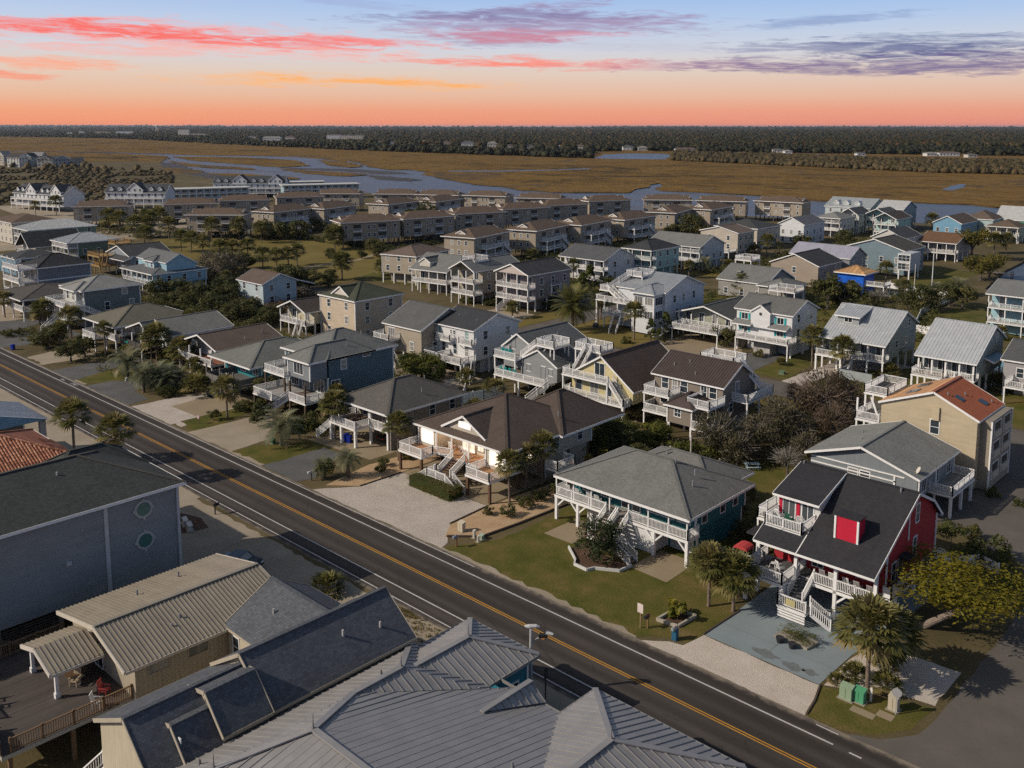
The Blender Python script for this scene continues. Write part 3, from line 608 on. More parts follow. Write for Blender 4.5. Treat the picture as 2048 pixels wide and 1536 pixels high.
# patches of lawn, gravel and concrete
PATCH = [
 ('lawn', G_LAWN, .008, .25, [(-69, 62.2), (-44, 62.2), (-43, 63.5), (-40.2, 64.5), (-39.9, 66.6), (-39.6, 72), (-42, 76), (-46, 94), (-48, 112), (-66, 112), (-66, 68)]),
 ('lawn', G_LAWN, .008, .2, [(-28.2, 62.1), (-25.5, 62.3), (-23.4, 63.6), (-21.8, 66), (-21.5, 69.6), (-23.5, 69), (-29, 66.5)]),
 ('lawn', G_LAWN, .008, .25, [(-111.9, 62.4), (-104, 62.4), (-102.4, 66.6), (-101.5, 72.1), (-107.4, 73.8), (-108.8, 68.8), (-110.9, 66.9)]),
 ('lawn', G_LAWN, .008, .25, [(-164, 62.2), (-167, 69.6), (-162.6, 73.3), (-156.3, 69.5), (-158.6, 65.7), (-160.5, 62.6)]),
 ('lawn', G_LAWN, .008, .25, [(-128.6, 63.5), (-123.6, 62.6), (-123, 67), (-126, 74), (-129.5, 72)]),
 ('lawn', G_PARK, .008, .3, [(-137.9, 147), (-100, 147), (-108, 158), (-112, 160), (-127.1, 166), (-129, 170), (-129.3, 147)]),
 ('lawn', G_PARK, .008, .3, [(-160, 147), (-137, 147), (-137.5, 185), (-144, 185), (-143, 158), (-158, 150)]),
 ('lawn', G_LAWN, .008, .3, [(-81, 148), (-74, 148), (-75.9, 167), (-81, 167)]),
 ('lawn', G_LAWN, .008, .3, [(-70, 147), (-24, 147), (-24, 200), (-70, 200)]),
 ('lawn', G_LAWN, .009, .4, [(-100, 253), (-86, 258), (-88, 300), (-105, 300)]), ('lawn', G_LAWN, .009, .4, [(-78, 205), (-40, 205), (-40, 250), (-74, 245)]),
 ('lawn', G_LAWN, .008, .3, [(-107, 95), (-92, 95), (-92, 107), (-110, 107)]),
 ('lawn', G_LAWN, .006, .4, [(-235, 96), (-112, 96), (-112, 108), (-235, 108)]), ('lawn', G_PARK, .006, .4, [(-200, 126), (-60, 124), (-60, 137), (-200, 137)]), ('lawn', G_LAWN, .006, .4, [(-225, 160), (-140, 178), (-140, 206), (-225, 200)]), ('lawn', G_LAWN, .006, .4, [(-128, 172), (-60, 176), (-60, 204), (-100, 236), (-128, 236)]), ('lawn', G_PARK, .006, .4, [(-152, 236), (-128, 236), (-130, 360), (-152, 360)]),
 ('park_lawn', G_PARK, .008, .6, [(-350, 168), (-339, 200), (-300, 206), (-264, 208), (-226, 182), (-214, 158), (-216, 148), (-330, 148)]),
 ('park_path', G_TANCON, .014, .1, [(-240, 148), (-242, 160), (-244.5, 168), (-246, 187), (-255, 205), (-257.5, 204), (-248.3, 187), (-246.8, 167.6), (-244, 160), (-242, 148)]),
 ('gravel_drive', G_SHELL, .014, .12, [(-92.3, 62.1), (-69, 62.1), (-69.5, 63.5), (-72.8, 66.9), (-73.3, 73.3), (-88.7, 73.3), (-88.8, 66.7)]),
 ('house_slab', G_TANCON, .018, 0, [(-88.6, 73.3), (-73.35, 73.3), (-73.35, 93), (-88.6, 93)]),
 ('gravel_bed', G_PEBBLE, .016, .06, [(-72.7, 66.9), (-70.7, 64.2), (-67.8, 67), (-66.6, 80), (-66.8, 92), (-71.6, 92), (-73.2, 73.4)]),
 ('gravel_bed', G_PEBBLE, .016, .06, [(-92.3, 64), (-89, 66.7), (-88.8, 73.3), (-89.2, 82), (-93, 82), (-94, 72)]),
 ('painted_slab', G_BLUECON, .016, 0, [(-39.8, 66.6), (-29.3, 66.5), (-29.15, 73), (-27, 93), (-40, 93)]),
 ('gravel_drive', G_WHITE, .012, .12, [(-43.4, 62.1), (-28.3, 61.95), (-28.6, 64.4), (-29.25, 66.45), (-39.85, 66.55), (-40.3, 63.9), (-41.5, 63.6)]),
 ('gravel_drive', G_WHITE, .012, .15, [(-29, 66.7), (-25, 69.4), (-21.6, 70), (-21.6, 76), (-28.9, 75.5)]),
 ('house_slab', G_TANCON, .018, 0, [(-52.1, 72.4), (-47.6, 72.2), (-47.75, 77.7), (-52, 77.7)]), ('house_slab', G_TANCON, .018, 0, [(-63.6, 72.3), (-59.7, 72.4), (-59.8, 77.7), (-63.4, 77.8)]),
 ('house_slab', G_TANCON, .018, 0, [(-108.2, 72.2), (-95.3, 73.3), (-94.8, 92), (-105, 92)]),
 ('gravel_drive', G_DKGRAV, .012, .15, [(-103.8, 62.2), (-95.9, 62.2), (-95, 64.8), (-98.1, 66.8), (-99.5, 72), (-103.6, 72)]),
 ('gravel_drive', G_DKGRAV, .012, .12, [(-159, 62.1), (-142.9, 62.1), (-143.9, 66), (-149.8, 66.4), (-154, 71), (-159, 66.3)]),
 ('gravel_drive', G_SHELL, .012, .12, [(-141.8, 62.1), (-126.4, 62.1), (-126.6, 63.6), (-129, 63.8), (-129, 75), (-138.9, 76), (-141.3, 71.4)]),
 ('house_slab', G_TANCON, .018, 0, [(-137.2, 66.5), (-129, 66.7), (-129.6, 78), (-138.8, 78)]),
 ('sand_drive', G_SAND, .012, .2, [(-123.6, 62.1), (-111.6, 62.1), (-112.2, 68.2), (-116, 74), (-123, 75)]),
 ('gravel_drive', G_DKGRAV, .012, .15, [(-174, 62.1), (-164, 62.1), (-167, 69.8), (-169, 78), (-173.5, 78)]),
 ('sand_drive', G_SAND, .012, .2, [(-187.5, 62.1), (-179, 62.1), (-178.7, 72), (-190.5, 76)]),
 ('gravel_drive', G_DKGRAV, .012, .15, [(-212, 62.1), (-199, 62.1), (-197.7, 70), (-199, 78), (-212, 78)]),
 ('gravel_drive', G_DKGRAV, .012, .15, [(-232, 62.1), (-216, 62.1), (-214.9, 71.3), (-219, 79), (-224.5, 75.2)]),
 ('sand_yard', G_SAND, .010, .3, [(-265, 66), (-226, 66), (-226, 82), (-265, 82)]),
 ('sand_verge', G_SAND, .010, .15, [(-420, 40), (-49, 40), (-48, 49), (-42, 49.5), (-30, 49.5), (-30, 51.6), (-420, 51.6)]),
 ('sand_yard', G_SAND, .010, .3, [(-156, 149), (-141.8, 150), (-143.8, 160), (-155.3, 160)]),
 ('house_slab', G_TANCON, .018, 0, [(-106.7, 147), (-89, 147), (-89.5, 160), (-95, 172), (-106, 172)]),
 ('gravel_drive', G_DKGRAV, .013, .1, [(-89, 147), (-81, 147), (-81.5, 160), (-84, 166), (-89, 160)]),
 ('gravel_drive', G_SHELL, .013, .2, [(-74, 146.5), (-70.3, 146), (-69, 160), (-60, 172), (-73, 172)]),
 ('parking_lot', G_ASPH2, .012, .2, [(-36, 106), (-29, 103), (-21, 98), (-21, 138), (-36, 138)]),
 ('house_slab', G_TANCON, .016, 0, [(-93, 106), (-79, 107), (-79, 122), (-93, 122)]),
 ('gravel_drive', G_SAND, .011, .3, [(-130, 95), (-112, 98), (-112, 112), (-130, 112)]),
 ('parking_lot', G_SAND, .01, .3, [(-440, 120), (-360, 100), (-350, 140), (-400, 300), (-440, 300)]),
 ('parking_lot', G_ASPH2, .012, .3, [(-256, 205), (-226, 200), (-224, 390), (-246, 390)]), ('parking_lot', G_ASPH2, .012, .3, [(-375, 200), (-345, 205), (-300, 300), (-345, 305)]),
 ('sand_track', G_SAND, .01, .5, [(-560, 175), (-380, 150), (-380, 160), (-455, 186), (-480, 235), (-490, 300), (-500, 300), (-495, 235), (-560, 190)]),
]
for i_, (nm, mf, z, j, pts) in enumerate(PATCH): sheet(nm, pts, mf(), z+i_*.0002, j)

for i_, (x0_, x1_, m_) in enumerate(((-69, -44, G_SAND), (-112, -104, G_SAND), (-164, -160, G_SAND), (-128.6, -123.6, G_DRY), (-190, -174, G_DRY), (-100, -60, G_DRY))):
    r_ = random.Random(90+i_); n_ = int((x1_-x0_)/.9); top_ = [(x0_+(x1_-x0_)*k/n_, 62.15+r_.uniform(.1, .75)) for k in range(n_+1)]
    if i_ == 5: top_ = [(x, 51.3-r_.uniform(.1, .6)) for x, _ in top_]
    sheet('sand_shoulder', [(x0_, 61.9 if i_ < 5 else 51.9), (x1_, 61.9 if i_ < 5 else 51.9)]+top_[::-1], m_(), .0245+.0003*i_)
G_STAIN = ground('stained_slab', [(.3, (.12, .13, .13)), (.6, (.17, .19, .195))], .8, 5, .6, .1)
for c_, rx, ry in (((-34.6, 67.6), 1.3, .5), ((-32.0, 67.4), 1.0, .5), ((-30.6, 67.6), .7, .4)): sheet('slab_stain', [(c_[0]+rx*math.cos(a*.449)*(1+.25*math.sin(a*2.3)), c_[1]+ry*math.sin(a*.449)*(1+.3*math.cos(a*1.7))) for a in range(14)], G_STAIN, .0275, .05, .3)
for p_ in ([(-39.7, 69.4), (-29.3, 69.4), (-29.3, 69.44), (-39.7, 69.44)], [(-34.5, 66.6), (-34.46, 66.6), (-34.46, 73), (-34.5, 73)], [(-88.5, 79.9), (-73.5, 79.9), (-73.5, 79.94), (-88.5, 79.94)]): sheet('slab_joint', p_, G_STAIN, .0285)
# ------------------------------------------------------------------ houses across the road, front row
GREYSH = (.2, .2, .188); TEAL = (.012, .17, .2)
def joist(b, x0, x1, y, z):
    pass
# teal house with the grey hip roof
b = Bld('stilt_house', 'teal house with broad grey hip roof and white garage level behind lawn', -56, 81)
m_teal = siding((.02, .15, .17)); b.wall(-64.2, -48.2, 78.2, 88, 2.9, 5.45, m_teal)
b.wins('-y', [-62.2, -59.6], 4.3, 1.3, 1.5, style=1); b.wins('-y', [-57, -55.6], 4.1, .95, 2.0); b.wins('-y', [-53.4, -51.6, -49.6], 4.3, 1.5, 1.4, style=1); b.wins('+x', [79.8, 83.4, 86], 4.3, .9, 1.5)
b.rect = (-62.9, -48.6, 78.2, 88)
wl = b.wall(-61.8, -57.6, 77.8, 88, 0, 2.6, siding((.62, .61, .6)), 'garage_wall'); b.wall(-57.6, -52.2, 76.35, 88, 0, 2.58, siding((.66, .65, .64)), 'garage_wall'); b.wall(-52.2, -48.6, 79.2, 88, 0, 2.6, m_teal, 'garage_wall')
b.rect = (-61.8, -48.6, 77.8, 88); b.win('-y', -60.2, 1.15, 2.3, 2.1, g=paint((.5, .48, .47)), style=3, name='garage_door'); b.win('-y', -50.4, 1.15, 2.6, 2.1, plane=79.2, g=paint((.5, .48, .47)), style=3, name='garage_door')
b.deck(-65.3, -47.7, 76, 78.2, 2.9, '', wood((.3, .28, .26)))
b.railing([((-65.2, 76.1, 2.9), (-58.1, 76.1, 2.9)), ((-54.9, 76.1, 2.9), (-47.8, 76.1, 2.9)), ((-65.2, 76.1, 2.9), (-65.2, 78.1, 2.9)), ((-47.8, 76.1, 2.9), (-47.8, 78.1, 2.9))])
b.posts([-65.1, -62, -51.9, -47.9], [76.2], 0, 2.6, .32); b.posts([-65.1, -62.6, -60.1, -57.6, -55.1, -52.6, -50.1, -47.9], [76.15], 2.9, 5.3, .14, name='porch_post')
mb = MB()
for x, s_ in ((-65.1, 1), (-62, -1), (-62, 1), (-51.9, -1), (-51.9, 1), (-47.9, -1)): mb.beam((x, 76.2, 1.5), (x+s_*1.1, 76.2, 2.6), .16, .16)
b.add('knee_brace', mb, WP())
b.stairs((-57.3, 76, 2.9), (-57.3, 73.9, 1.5), 1.3); b.stairs((-55.7, 76, 2.9), (-55.7, 73.9, 1.5), 1.3)
b.deck(-58, -55, 72.6, 73.9, 1.5, '-y-x'); b.stairs((-55, 73.2, 1.5), (-52.3, 73.2, .05), 1.2)
b.hip(-64.8, -47.2, 75.35, 88.4, 5.45, 2.85, shingle(GREYSH))
b.hip(-61.5, -49, 82.5, 91.5, 5.45, 2.0, shingle(GREYSH)); b.vents([(-50.8, 82, 7.6), (-50.1, 80.5, 7.0), (-53.2, 81.9, 8.35), (-57, 86, 7.3)])
# brown-roofed house with lit windows
m_cream = siding((.52, .46, .38)); BROWN = (.11, .085, .072)
b = Bld('stilt_house', 'brown hip roofed house with brightly lit windows and red porch chairs', -81, 85)
b.wall(-89.6, -73.9, 79.3, 93.4, 2.75, 5.45, m_cream); b.wins('+x', [81.2], 4.2, 1.0, 1.6, g=litglass(1.0), style=2); b.spread('+x', 3, 4.2, .9, 1.4)
b.win('-y', -82.6, 3.85, 2.2, 2.1, style=1, g=litglass(.8), name='patio_door'); b.win('-y', -79.0, 3.85, 1.0, 2.1, style=1, g=paint((.5, .02, .03)), name='door'); b.win('-y', -80.4, 4.1, 1.0, 1.6, style=2, g=litglass(.8))
b.wall(-89.6, -86.2, 77.0, 79.3, 2.75, 5.42, m_cream); b.win('-y', -87.9, 4.15, 2.3, 1.8, g=litglass(), style=2)
b.wall(-77.2, -73.9, 77.0, 79.3, 2.75, 5.42, m_cream); b.win('-y', -75.4, 4.15, 2.3, 1.8, g=litglass(), style=2)
cedar_deck = wood((.34, .18, .09))
b.deck(-89.9, -85.4, 73.7, 79.3, 2.75, '-x-y', cedar_deck); b.deck(-85.4, -77.4, 76.4, 79.3, 2.752, '', cedar_deck); b.deck(-77.4, -73.3, 73.6, 79.3, 2.75, '-y+x-x', cedar_deck)
b.railing([((-85.4, 73.8, 2.75), (-85.4, 75.6, 2.75)), ((-85.4, 75.6, 2.75), (-82.9, 76.5, 2.75))])
b.deck(-71.9, -71.3 + 1.3, 82, 85.4, 2.75, '-y+x+y', cedar_deck); b.add('deck_bracket', MB().beam((-72, 83.5, 1.2), (-70.4, 83.5, 2.5), .15, .15), WP())
BRP = paint((.13, .075, .045), .8)
b.posts([-89.7, -85.6, -77.2, -73.5], [73.9], 0, 2.45, .3, BRP); b.posts([-88, -83, -78, -74.2], [79.5, 84, 89, 93], 0, 2.75, .3, BRP); b.posts([-83, -79.9], [76.7], 2.75, 5.4, .16, name='porch_post'); b.posts([-82.9, -79.9], [76.6], 0, 2.45, .3, BRP)
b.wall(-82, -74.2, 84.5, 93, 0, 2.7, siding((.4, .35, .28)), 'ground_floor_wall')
tr = wood((.16, .095, .06))
b.stairs((-81.4, 76.4, 2.75), (-81.4, 73.9, 1.35), 2.1, tread=tr); b.deck(-83, -79.6, 72.4, 73.9, 1.35, '-y-x', tr); b.stairs((-79.6, 73.1, 1.35), (-77.6, 73.1, .05), 1.2, tread=tr); b.stairs((-83, 73.1, 1.35), (-84.6, 73.1, .3), 1.2, tread=tr)
for x in (-84.5, -81.4, -78.4):
    l_ = b.add('porch_lamp', MB().tube([(x, 78.0, 5.28), (x, 78.0, 5.18), (x, 78.0, 5.1)], [.16, .16, .06], 12), litglass(6.0)); lt = bpy.data.lights.new('porch_lamp_light', 'POINT'); lt.energy = 55; lt.color = (1, .72, .45); lt.shadow_soft_size = .15
    lo_ = bpy.data.objects.new('porch_lamp_light', lt); col.objects.link(lo_); lo_.parent = l_; lo_.location = (x-b.ox, 78.0-b.oy, 4.95)
shb = shingle(BROWN)
b.hip(-90.3, -73.2, 76.55, 94, 5.5, 3.75, shb); b.hip(-84.5, -72.6, 86, 99, 5.45, 3.5, shb)
b.profile('y', [(-85.6, 6.0), (-81.6, 8.15), (-77.6, 6.0)], 77.3, 84, shb, m_cream, 5.9, .25, inset=(.35, 1)); b.rect = (-85, -78, 77.65, 84)
b.win('-y', -81.6, 6.85, 2.1, .75, style=1, g=litglass(1.3)); b.vents([(-75, 88, 7.4), (-83, 89, 8.2)])
# beige hip-roof house on white posts
b = Bld('stilt_house', 'beige stilt house with grey-brown hip roof over an open carport', -100, 84)
b.wall(-105.6, -96, 79.3, 90.8, 2.75, 5.45, siding((.3, .255, .205))); b.spread('+x', 3, 4.2, .95, 1.5); b.wins('-y', [-103.5, -99], 4.0, 1.8, 1.9, style=1)
b.wall(-96.4, -95.95, 77.4, 82, 0.0, 5.3, siding((.33, .285, .23)), corner=False); b.wall(-105.4, -96, 84, 90.8, 0, 2.7, siding((.28, .24, .19)), 'ground_floor_wall')
b.deck(-106.2, -100.3, 74.6, 79.3, 2.72, '-y-x', wood((.2, .13, .09))); b.deck(-100.3, -96.3, 77.1, 79.3, 2.722, '-y', wood((.2, .13, .09))); b.railing([((-100.3, 74.7, 2.72), (-100.3, 77.1, 2.72))])
b.posts([-106, -103.6, -100.4], [74.8], 0, 2.45, .34); b.posts([-100.2, -96.4], [77.3], 0, 5.3, .3); b.posts([-106, -100.4], [77.2], 2.7, 5.3, .18, name='porch_post'); b.posts([-104, -98], [81], 0, 2.7, .3)
b.stairs((-106.2, 76, 2.72), (-108.7, 74.5, .05), 1.3)
b.hip(-106.9, -94.9, 76.1, 91.1, 5.5, 2.8, shingle((.135, .128, .115))); b.vents([(-97, 84, 7), (-101, 88, 7.2)])
# blue two-storey house
b = Bld('stilt_house', 'tall slate blue house with grey roof, white decks and outside stair', -119, 85)
m_b = siding((.085, .14, .168)); b.wall(-127, -115.6, 81.2, 94, 2.9, 8.75, m_b); b.wins('+x', [84.2], 7.4, 1.0, 1.5); b.win('+x', 88.6, 8.2, 1.3, .5, style=3); b.wins('+x', [82.6], 4.3, 1.5, 1.7, style=2)
b.wins('-y', [-125.3], 7.6, 1.3, 1.6, style=2); b.wins('-y', [-124.5, -121.5], 4.1, 1.9, 2.0, style=1)
b.wall(-121.4, -115.6, 78.0, 81.2, 5.8, 8.74, siding((.2, .22, .235))); b.win('-y', -118.6, 7.4, 2.4, 1.7, style=1); b.win('-y', -118, 4.1, 2.6, 2.0, plane=81.2, style=1)
b.deck(-127.2, -121.4, 77.2, 81.2, 5.8, '-y-x', wood((.34, .33, .32))); b.deck(-126, -120.6, 74.4, 81.2, 2.9, '-y-x', wood((.33, .32, .31))); b.deck(-119, -114.7, 76.4, 81.2, 2.9, '-y+x', wood((.33, .32, .31))); b.deck(-120.6, -119, 77.2, 81.2, 2.898, '')
DKP = paint((.1, .07, .05), .8)
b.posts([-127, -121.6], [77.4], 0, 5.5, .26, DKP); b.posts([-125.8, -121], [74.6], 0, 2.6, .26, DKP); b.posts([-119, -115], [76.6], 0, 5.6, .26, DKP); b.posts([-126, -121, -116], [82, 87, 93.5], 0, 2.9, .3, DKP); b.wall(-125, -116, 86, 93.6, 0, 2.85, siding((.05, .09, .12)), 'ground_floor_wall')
b.stairs((-119.9, 77.2, 2.9), (-122.3, 73.6, .05), 1.4)
sb_ = shingle((.2, .205, .195)); b.hip(-127.6, -115, 80.6, 94.6, 8.8, 2.9, sb_); b.hip(-121.9, -115.0, 77.4, 90, 8.79, 1.8, sb_); b.vents([(-117, 86, 10), (-118, 89.5, 11.2)])
# teal porch house
b = Bld('stilt_house', 'low teal house with grey hip roof and weathered grey porch', -137, 85)
b.wall(-143.2, -131.5, 79.5, 93, 2.6, 5.2, siding((.03, .22, .24))); b.spread('-y', 3, 4.1, 1.5, 1.6, style=1); b.spread('+x', 3, 4.1)
gw = wood((.13, .125, .12)); gp = paint((.16, .15, .14), .9); b.deck(-140, -131.2, 74, 79.5, 2.6, '-y-x+x', gw, m=gp, rm=gp, solid=True); b.posts([-139.8, -135.5, -131.4], [74.2], 0, 5.1, .2, gp); b.posts([-143, -137, -132], [80, 86, 92], 0, 2.6, .3)
b.hip(-144.2, -130.7, 76.8, 94.5, 5.3, 2.4, shingle((.2, .205, .188)))
# brown gable house
b = Bld('stilt_house', 'brown gabled house with white rake boards beside teal porch house', -151, 86)
b.gable('y', -158.2, -145.4, 79, 93, 5.3, 2.0, shingle((.15, .115, .095)), siding((.6, .58, .55)), 2.7, .4, inset=(3.0, .4)); b.wins('-y', [-155, -151.5], 4.1, 1.6, 1.8, style=1)
b.deck(-158, -146, 78.3, 82, 2.7, '-y-x', wood((.25, .1, .06))); b.posts([-157.8, -154, -150, -146.2], [78.6], 0, 5.1, .2); b.posts([-157, -147], [83, 92], 0, 2.7, .3); b.vents([(-147.5, 86, 6.2), (-148.5, 90, 6.6)])
# grey gable house with white side
b = Bld('stilt_house', 'long grey gabled house with white side wall and dark porch rail', -169, 85)
b.gable('y', -176, -162.4, 79.6, 92.4, 5.3, 2.1, shingle((.21, .21, .195)), siding((.62, .64, .64)), 2.7, .4); b.spread('+x', 4, 4.2, 1.0, 1.0)
b.profile('y', [(-175.8, 5.35), (-169.5, 7.3), (-166.4, 5.3)], 76.8, 80, shingle((.21, .21, .195))); dk = paint((.06, .055, .05), .8)
b.deck(-175.6, -167, 75.6, 79.8, 2.7, '-y-x+x', gw, m=dk, rm=dk, solid=True); b.posts([-175.4, -171, -167.2], [75.9], 0, 5.2, .2); b.posts([-175, -169, -163], [81, 86, 92], 0, 2.7, .3)
b.add('sign_board', MB().box(-173.6, -172.2, 75.5, 75.58, 3.0, 3.4), paint((.02, .3, .22)))
# olive hip house
b = Bld('stilt_house', 'low olive roofed stilt house with stepped white front deck', -184, 84)
b.wall(-190, -178.6, 79.5, 92, 2.7, 5.2, siding((.36, .33, .27))); b.spread('-y', 3, 4.1, 1.4, 1.7, style=1); b.spread('+x', 3, 4.1, 1.0, 1.5)
b.deck(-188.2, -182.2, 73.4, 79.5, 2.7, '-y-x', wood((.2, .13, .09))); b.deck(-182.2, -177.8, 75.6, 79.5, 2.702, '-y+x', wood((.2, .13, .09))); b.railing([((-182.2, 73.5, 2.7), (-182.2, 75.6, 2.7))])
b.posts([-188, -182.4, -178], [75.8], 0, 5.1, .26); b.posts([-188, -182.4], [73.6], 0, 2.4, .26); b.posts([-189, -184, -179], [81, 86, 91], 0, 2.7, .3); b.hip(-191.8, -177.4, 75.1, 92.4, 5.3, 2.6, shingle((.18, .168, .13)))
# sage house
b = Bld('beach_house', 'sage green tall house with pale grey hip roof and white decks', -209, 86, lod=1)
b.wall(-215, -204.2, 80.5, 93, 0.4, 8.5, siding((.16, .185, .175))); b.win('+x', 89.5, 7.4, 1.1, 1.2); b.wins('+x', [85.5, 91], 4.6, 1.0, 1.7); b.spread('-y', 4, 7.2, 1.0, 1.9); b.spread('-y', 4, 4.0, 1.2, 2.0)
b.wall(-212, -206, 79.6, 80.5, 5.6, 8.4, siding((.5, .52, .47))); b.wins('-y', [-210.5, -207.5], 7.2, 1.1, 1.8)
b.deck(-215.4, -203.6, 76.4, 80.5, 5.5, '-y-x+x', wood((.4, .38, .36))); b.deck(-215.4, -203.6, 76.4, 80.5, 2.7, '-y-x', wood((.4, .38, .36))); b.posts([-215, -211.2, -207.4, -203.9], [76.7], 0, 5.2, .26)
b.stairs((-203.6, 78.5, 5.5), (-201.9, 83.5, 2.7), 1.1); b.stairs((-209, 76.4, 2.7), (-209, 73.2, .05), 1.3)
b.hip(-215.9, -203.5, 79.8, 93.6, 8.6, 2.2, shingle((.3, .3, .285))); b.hip(-213, -205, 78.8, 86, 8.55, 1.4, shingle((.3, .3, .285))); b.vents([(-206, 90, 10)])
b = Bld('stilt_house', 'small brown roofed house with carport beside sage green house', -232, 82, lod=1)
b.wall(-240, -226, 80, 90, 2.6, 4.9, siding((.34, .3, .25))); b.deck(-236, -222, 74, 80, 2.6, '-y+x-x'); b.posts([-235.8, -229, -222.4], [74.3], 0, 4.9, .26); b.posts([-239, -232, -226.5], [84, 89], 0, 2.6, .3); b.hip(-240, -222, 73.6, 90.5, 5.0, 1.9, shingle((.11, .1, .09))); b.spread('-y', 3, 3.8, 1.4, 1.4)
b = Bld('beach_house', 'tall lavender grey house with black hip roof and corner balconies', -248, 88, lod=1)
b.wall(-253.6, -243, 85, 98, 0, 8.9, siding((.2, .205, .225))); b.wall(-242.9, -242.85, 85, 98, 5.6, 5.9, WP(), 'band_board', False); b.rect = (-253.6, -243, 85, 98); b.spread('-y', 3, 7.2, 1.2, 2.0); b.spread('-y', 3, 4.2, 1.2, 2.0)
for z in (9.0, 5.8, 2.7): b.deck(-254.2, -242.9, 80.5, 85, z, '-y-x+x', wood((.36, .34, .32)))
b.posts([-254, -248.5, -243.1], [80.8], 0, 8.7, .3); b.hip(-254.4, -242.4, 84.4, 98.6, 9.0, 2.6, shingle((.045, .047, .05)))
# grey gabled house behind the red one
b = Bld('stilt_house', 'grey board-sided house with wide pale gable roof behind red house', -41, 108)
b.gable('y', -48.1, -34.6, 101.9, 115, 5.4, 2.2, shingle((.25, .255, .24)), siding((.2, .225, .24), .3, True), 2.6, .5, inset=(.7, .4))
b.wins('-y', [-42.4, -41], 3.9, 1.1, 1.3); b.spread('+x', 3, 4, 1.2, 1.5, style=1)
mb = MB(); mb.box(-47.5, -36.5, 102.5, 102.58, 4.9, 5.05); mb.box(-47.5, -37.5, 102.49, 102.57, 4.2, 4.35); mb.box(-37.7, -37.5, 102.49, 102.57, 2.6, 5.0); b.add('trim_board', mb, WP())
b.wall(-47, -38, 104, 114, 0, 2.6, siding((.18, .2, .21)), 'ground_floor_wall')
b.deck(-35.2, -32.5, 106.4, 114, 2.8, '-y+x+y', wood((.3, .29, .28))); b.posts([-32.8], [106.8, 110.3, 113.7], 0, 2.5, .28); b.posts([-35], [102.8, 108, 114], 0, 5.2, .2); b.vents([(-43, 106, 7.0), (-44.5, 110, 6.6)])
b.add('satellite_dish', MB().tube([(-35.2, 103.4, 5.9), (-35.35, 103.3, 6.0)], [.12, .45], 12), paint((.6, .55, .48))); b.add('dish_arm', MB().tube([(-35.0, 103.5, 5.4), (-35.2, 103.4, 5.95)], [.04, .04], 6), paint((.3, .3, .3)))
# cream house with rust-red roof
b = Bld('beach_house', 'cream sided tall house with rust red roof and rooftop deck', -40, 121)
cr = siding((.5, .42, .29)); b.profile('y', [(-45.4, 8.9), (-38.7, 11.5), (-33.2, 8.9)], 116.7, 126.6, metal((.36, .115, .05), .5), cr, .2, .3, ribs=.5)
b.win('-y', -38.4, 7.0, 1.0, 1.7); b.add('chase', MB().box(-38.7, -37.9, 116.75, 117.0, 7.9, 9.6), cr)
mb = MB(); mb.poly([(-45.2, 116.75, 9.03), (-39.2, 116.75, 11.35), (-39.2, 126.5, 11.35), (-45.2, 126.5, 9.03)]); b.add('roof_decking', mb, wood((.62, .34, .15), 1.22))
mb = MB()
for y in (119, 123): mb.beam((-42.9, y+.8, 9.98), (-41.5, y+.8, 10.52), 1.6, .12)
b.add('skylight', mb, glass()); mb = MB(); mb.beam((-37, 119.6, 10.72), (-36, 119.6, 10.25), 1.2, .12); b.add('skylight', mb, glass()); b.add('skylight', MB().beam((-35.2, 123, 9.87), (-34.2, 123, 9.4), 1.2, .12), glass()); b.vents([(-37.5, 118.3, 11), (-36.5, 121.6, 10.5), (-34.2, 124.6, 9.4)])
b.deck(-48.5, -45.3, 119.5, 126.2, 9.0, '-y-x+x+y', wood((.12, .1, .09))); b.deck(-48.5, -45.3, 117, 122.5, 6.0, '-y-x', wood((.25, .24, .22)), m=None); b.deck(-48.5, -45.3, 117, 122.5, 3.0, '-y-x'); b.posts([-48.3], [117.2, 119.7, 122.3, 126], 0, 8.7, .22); b.posts([-45.5], [119.7], 0, 8.7, .22)
mb = MB(); mb.beam((-48.4, 117.2, 3.1), (-45.4, 117.2, 5.7), .14, .14); mb.beam((-45.4, 117.3, 6.1), (-48.4, 121, 8.8), .14, .3); b.add('deck_brace', mb, WP())
b.wall(-33.7, -32.2, 118.2, 126.2, .1, 8.7, siding((.3, .26, .2))); b.rect = (-33.7, -32.2, 118.2, 126.2)
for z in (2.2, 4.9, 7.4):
    b.win('+x', 120.4, z, 2.4, 1.9, g=paint((.05, .045, .04)), style=3, name='loggia_shade_panel'); b.win('+x', 124.2, z, 2.4, 1.9, g=paint((.05, .045, .04)), style=3, name='loggia_shade_panel')  # flat frames without recesses; the inner shade is painted as near-black panes
    for y in (119.2, 123): b.add('balcony_parapet', MB().box(-32.2, -32.0, y, y+2.4, z-.95, z-.05), paint((.5, .45, .36)))
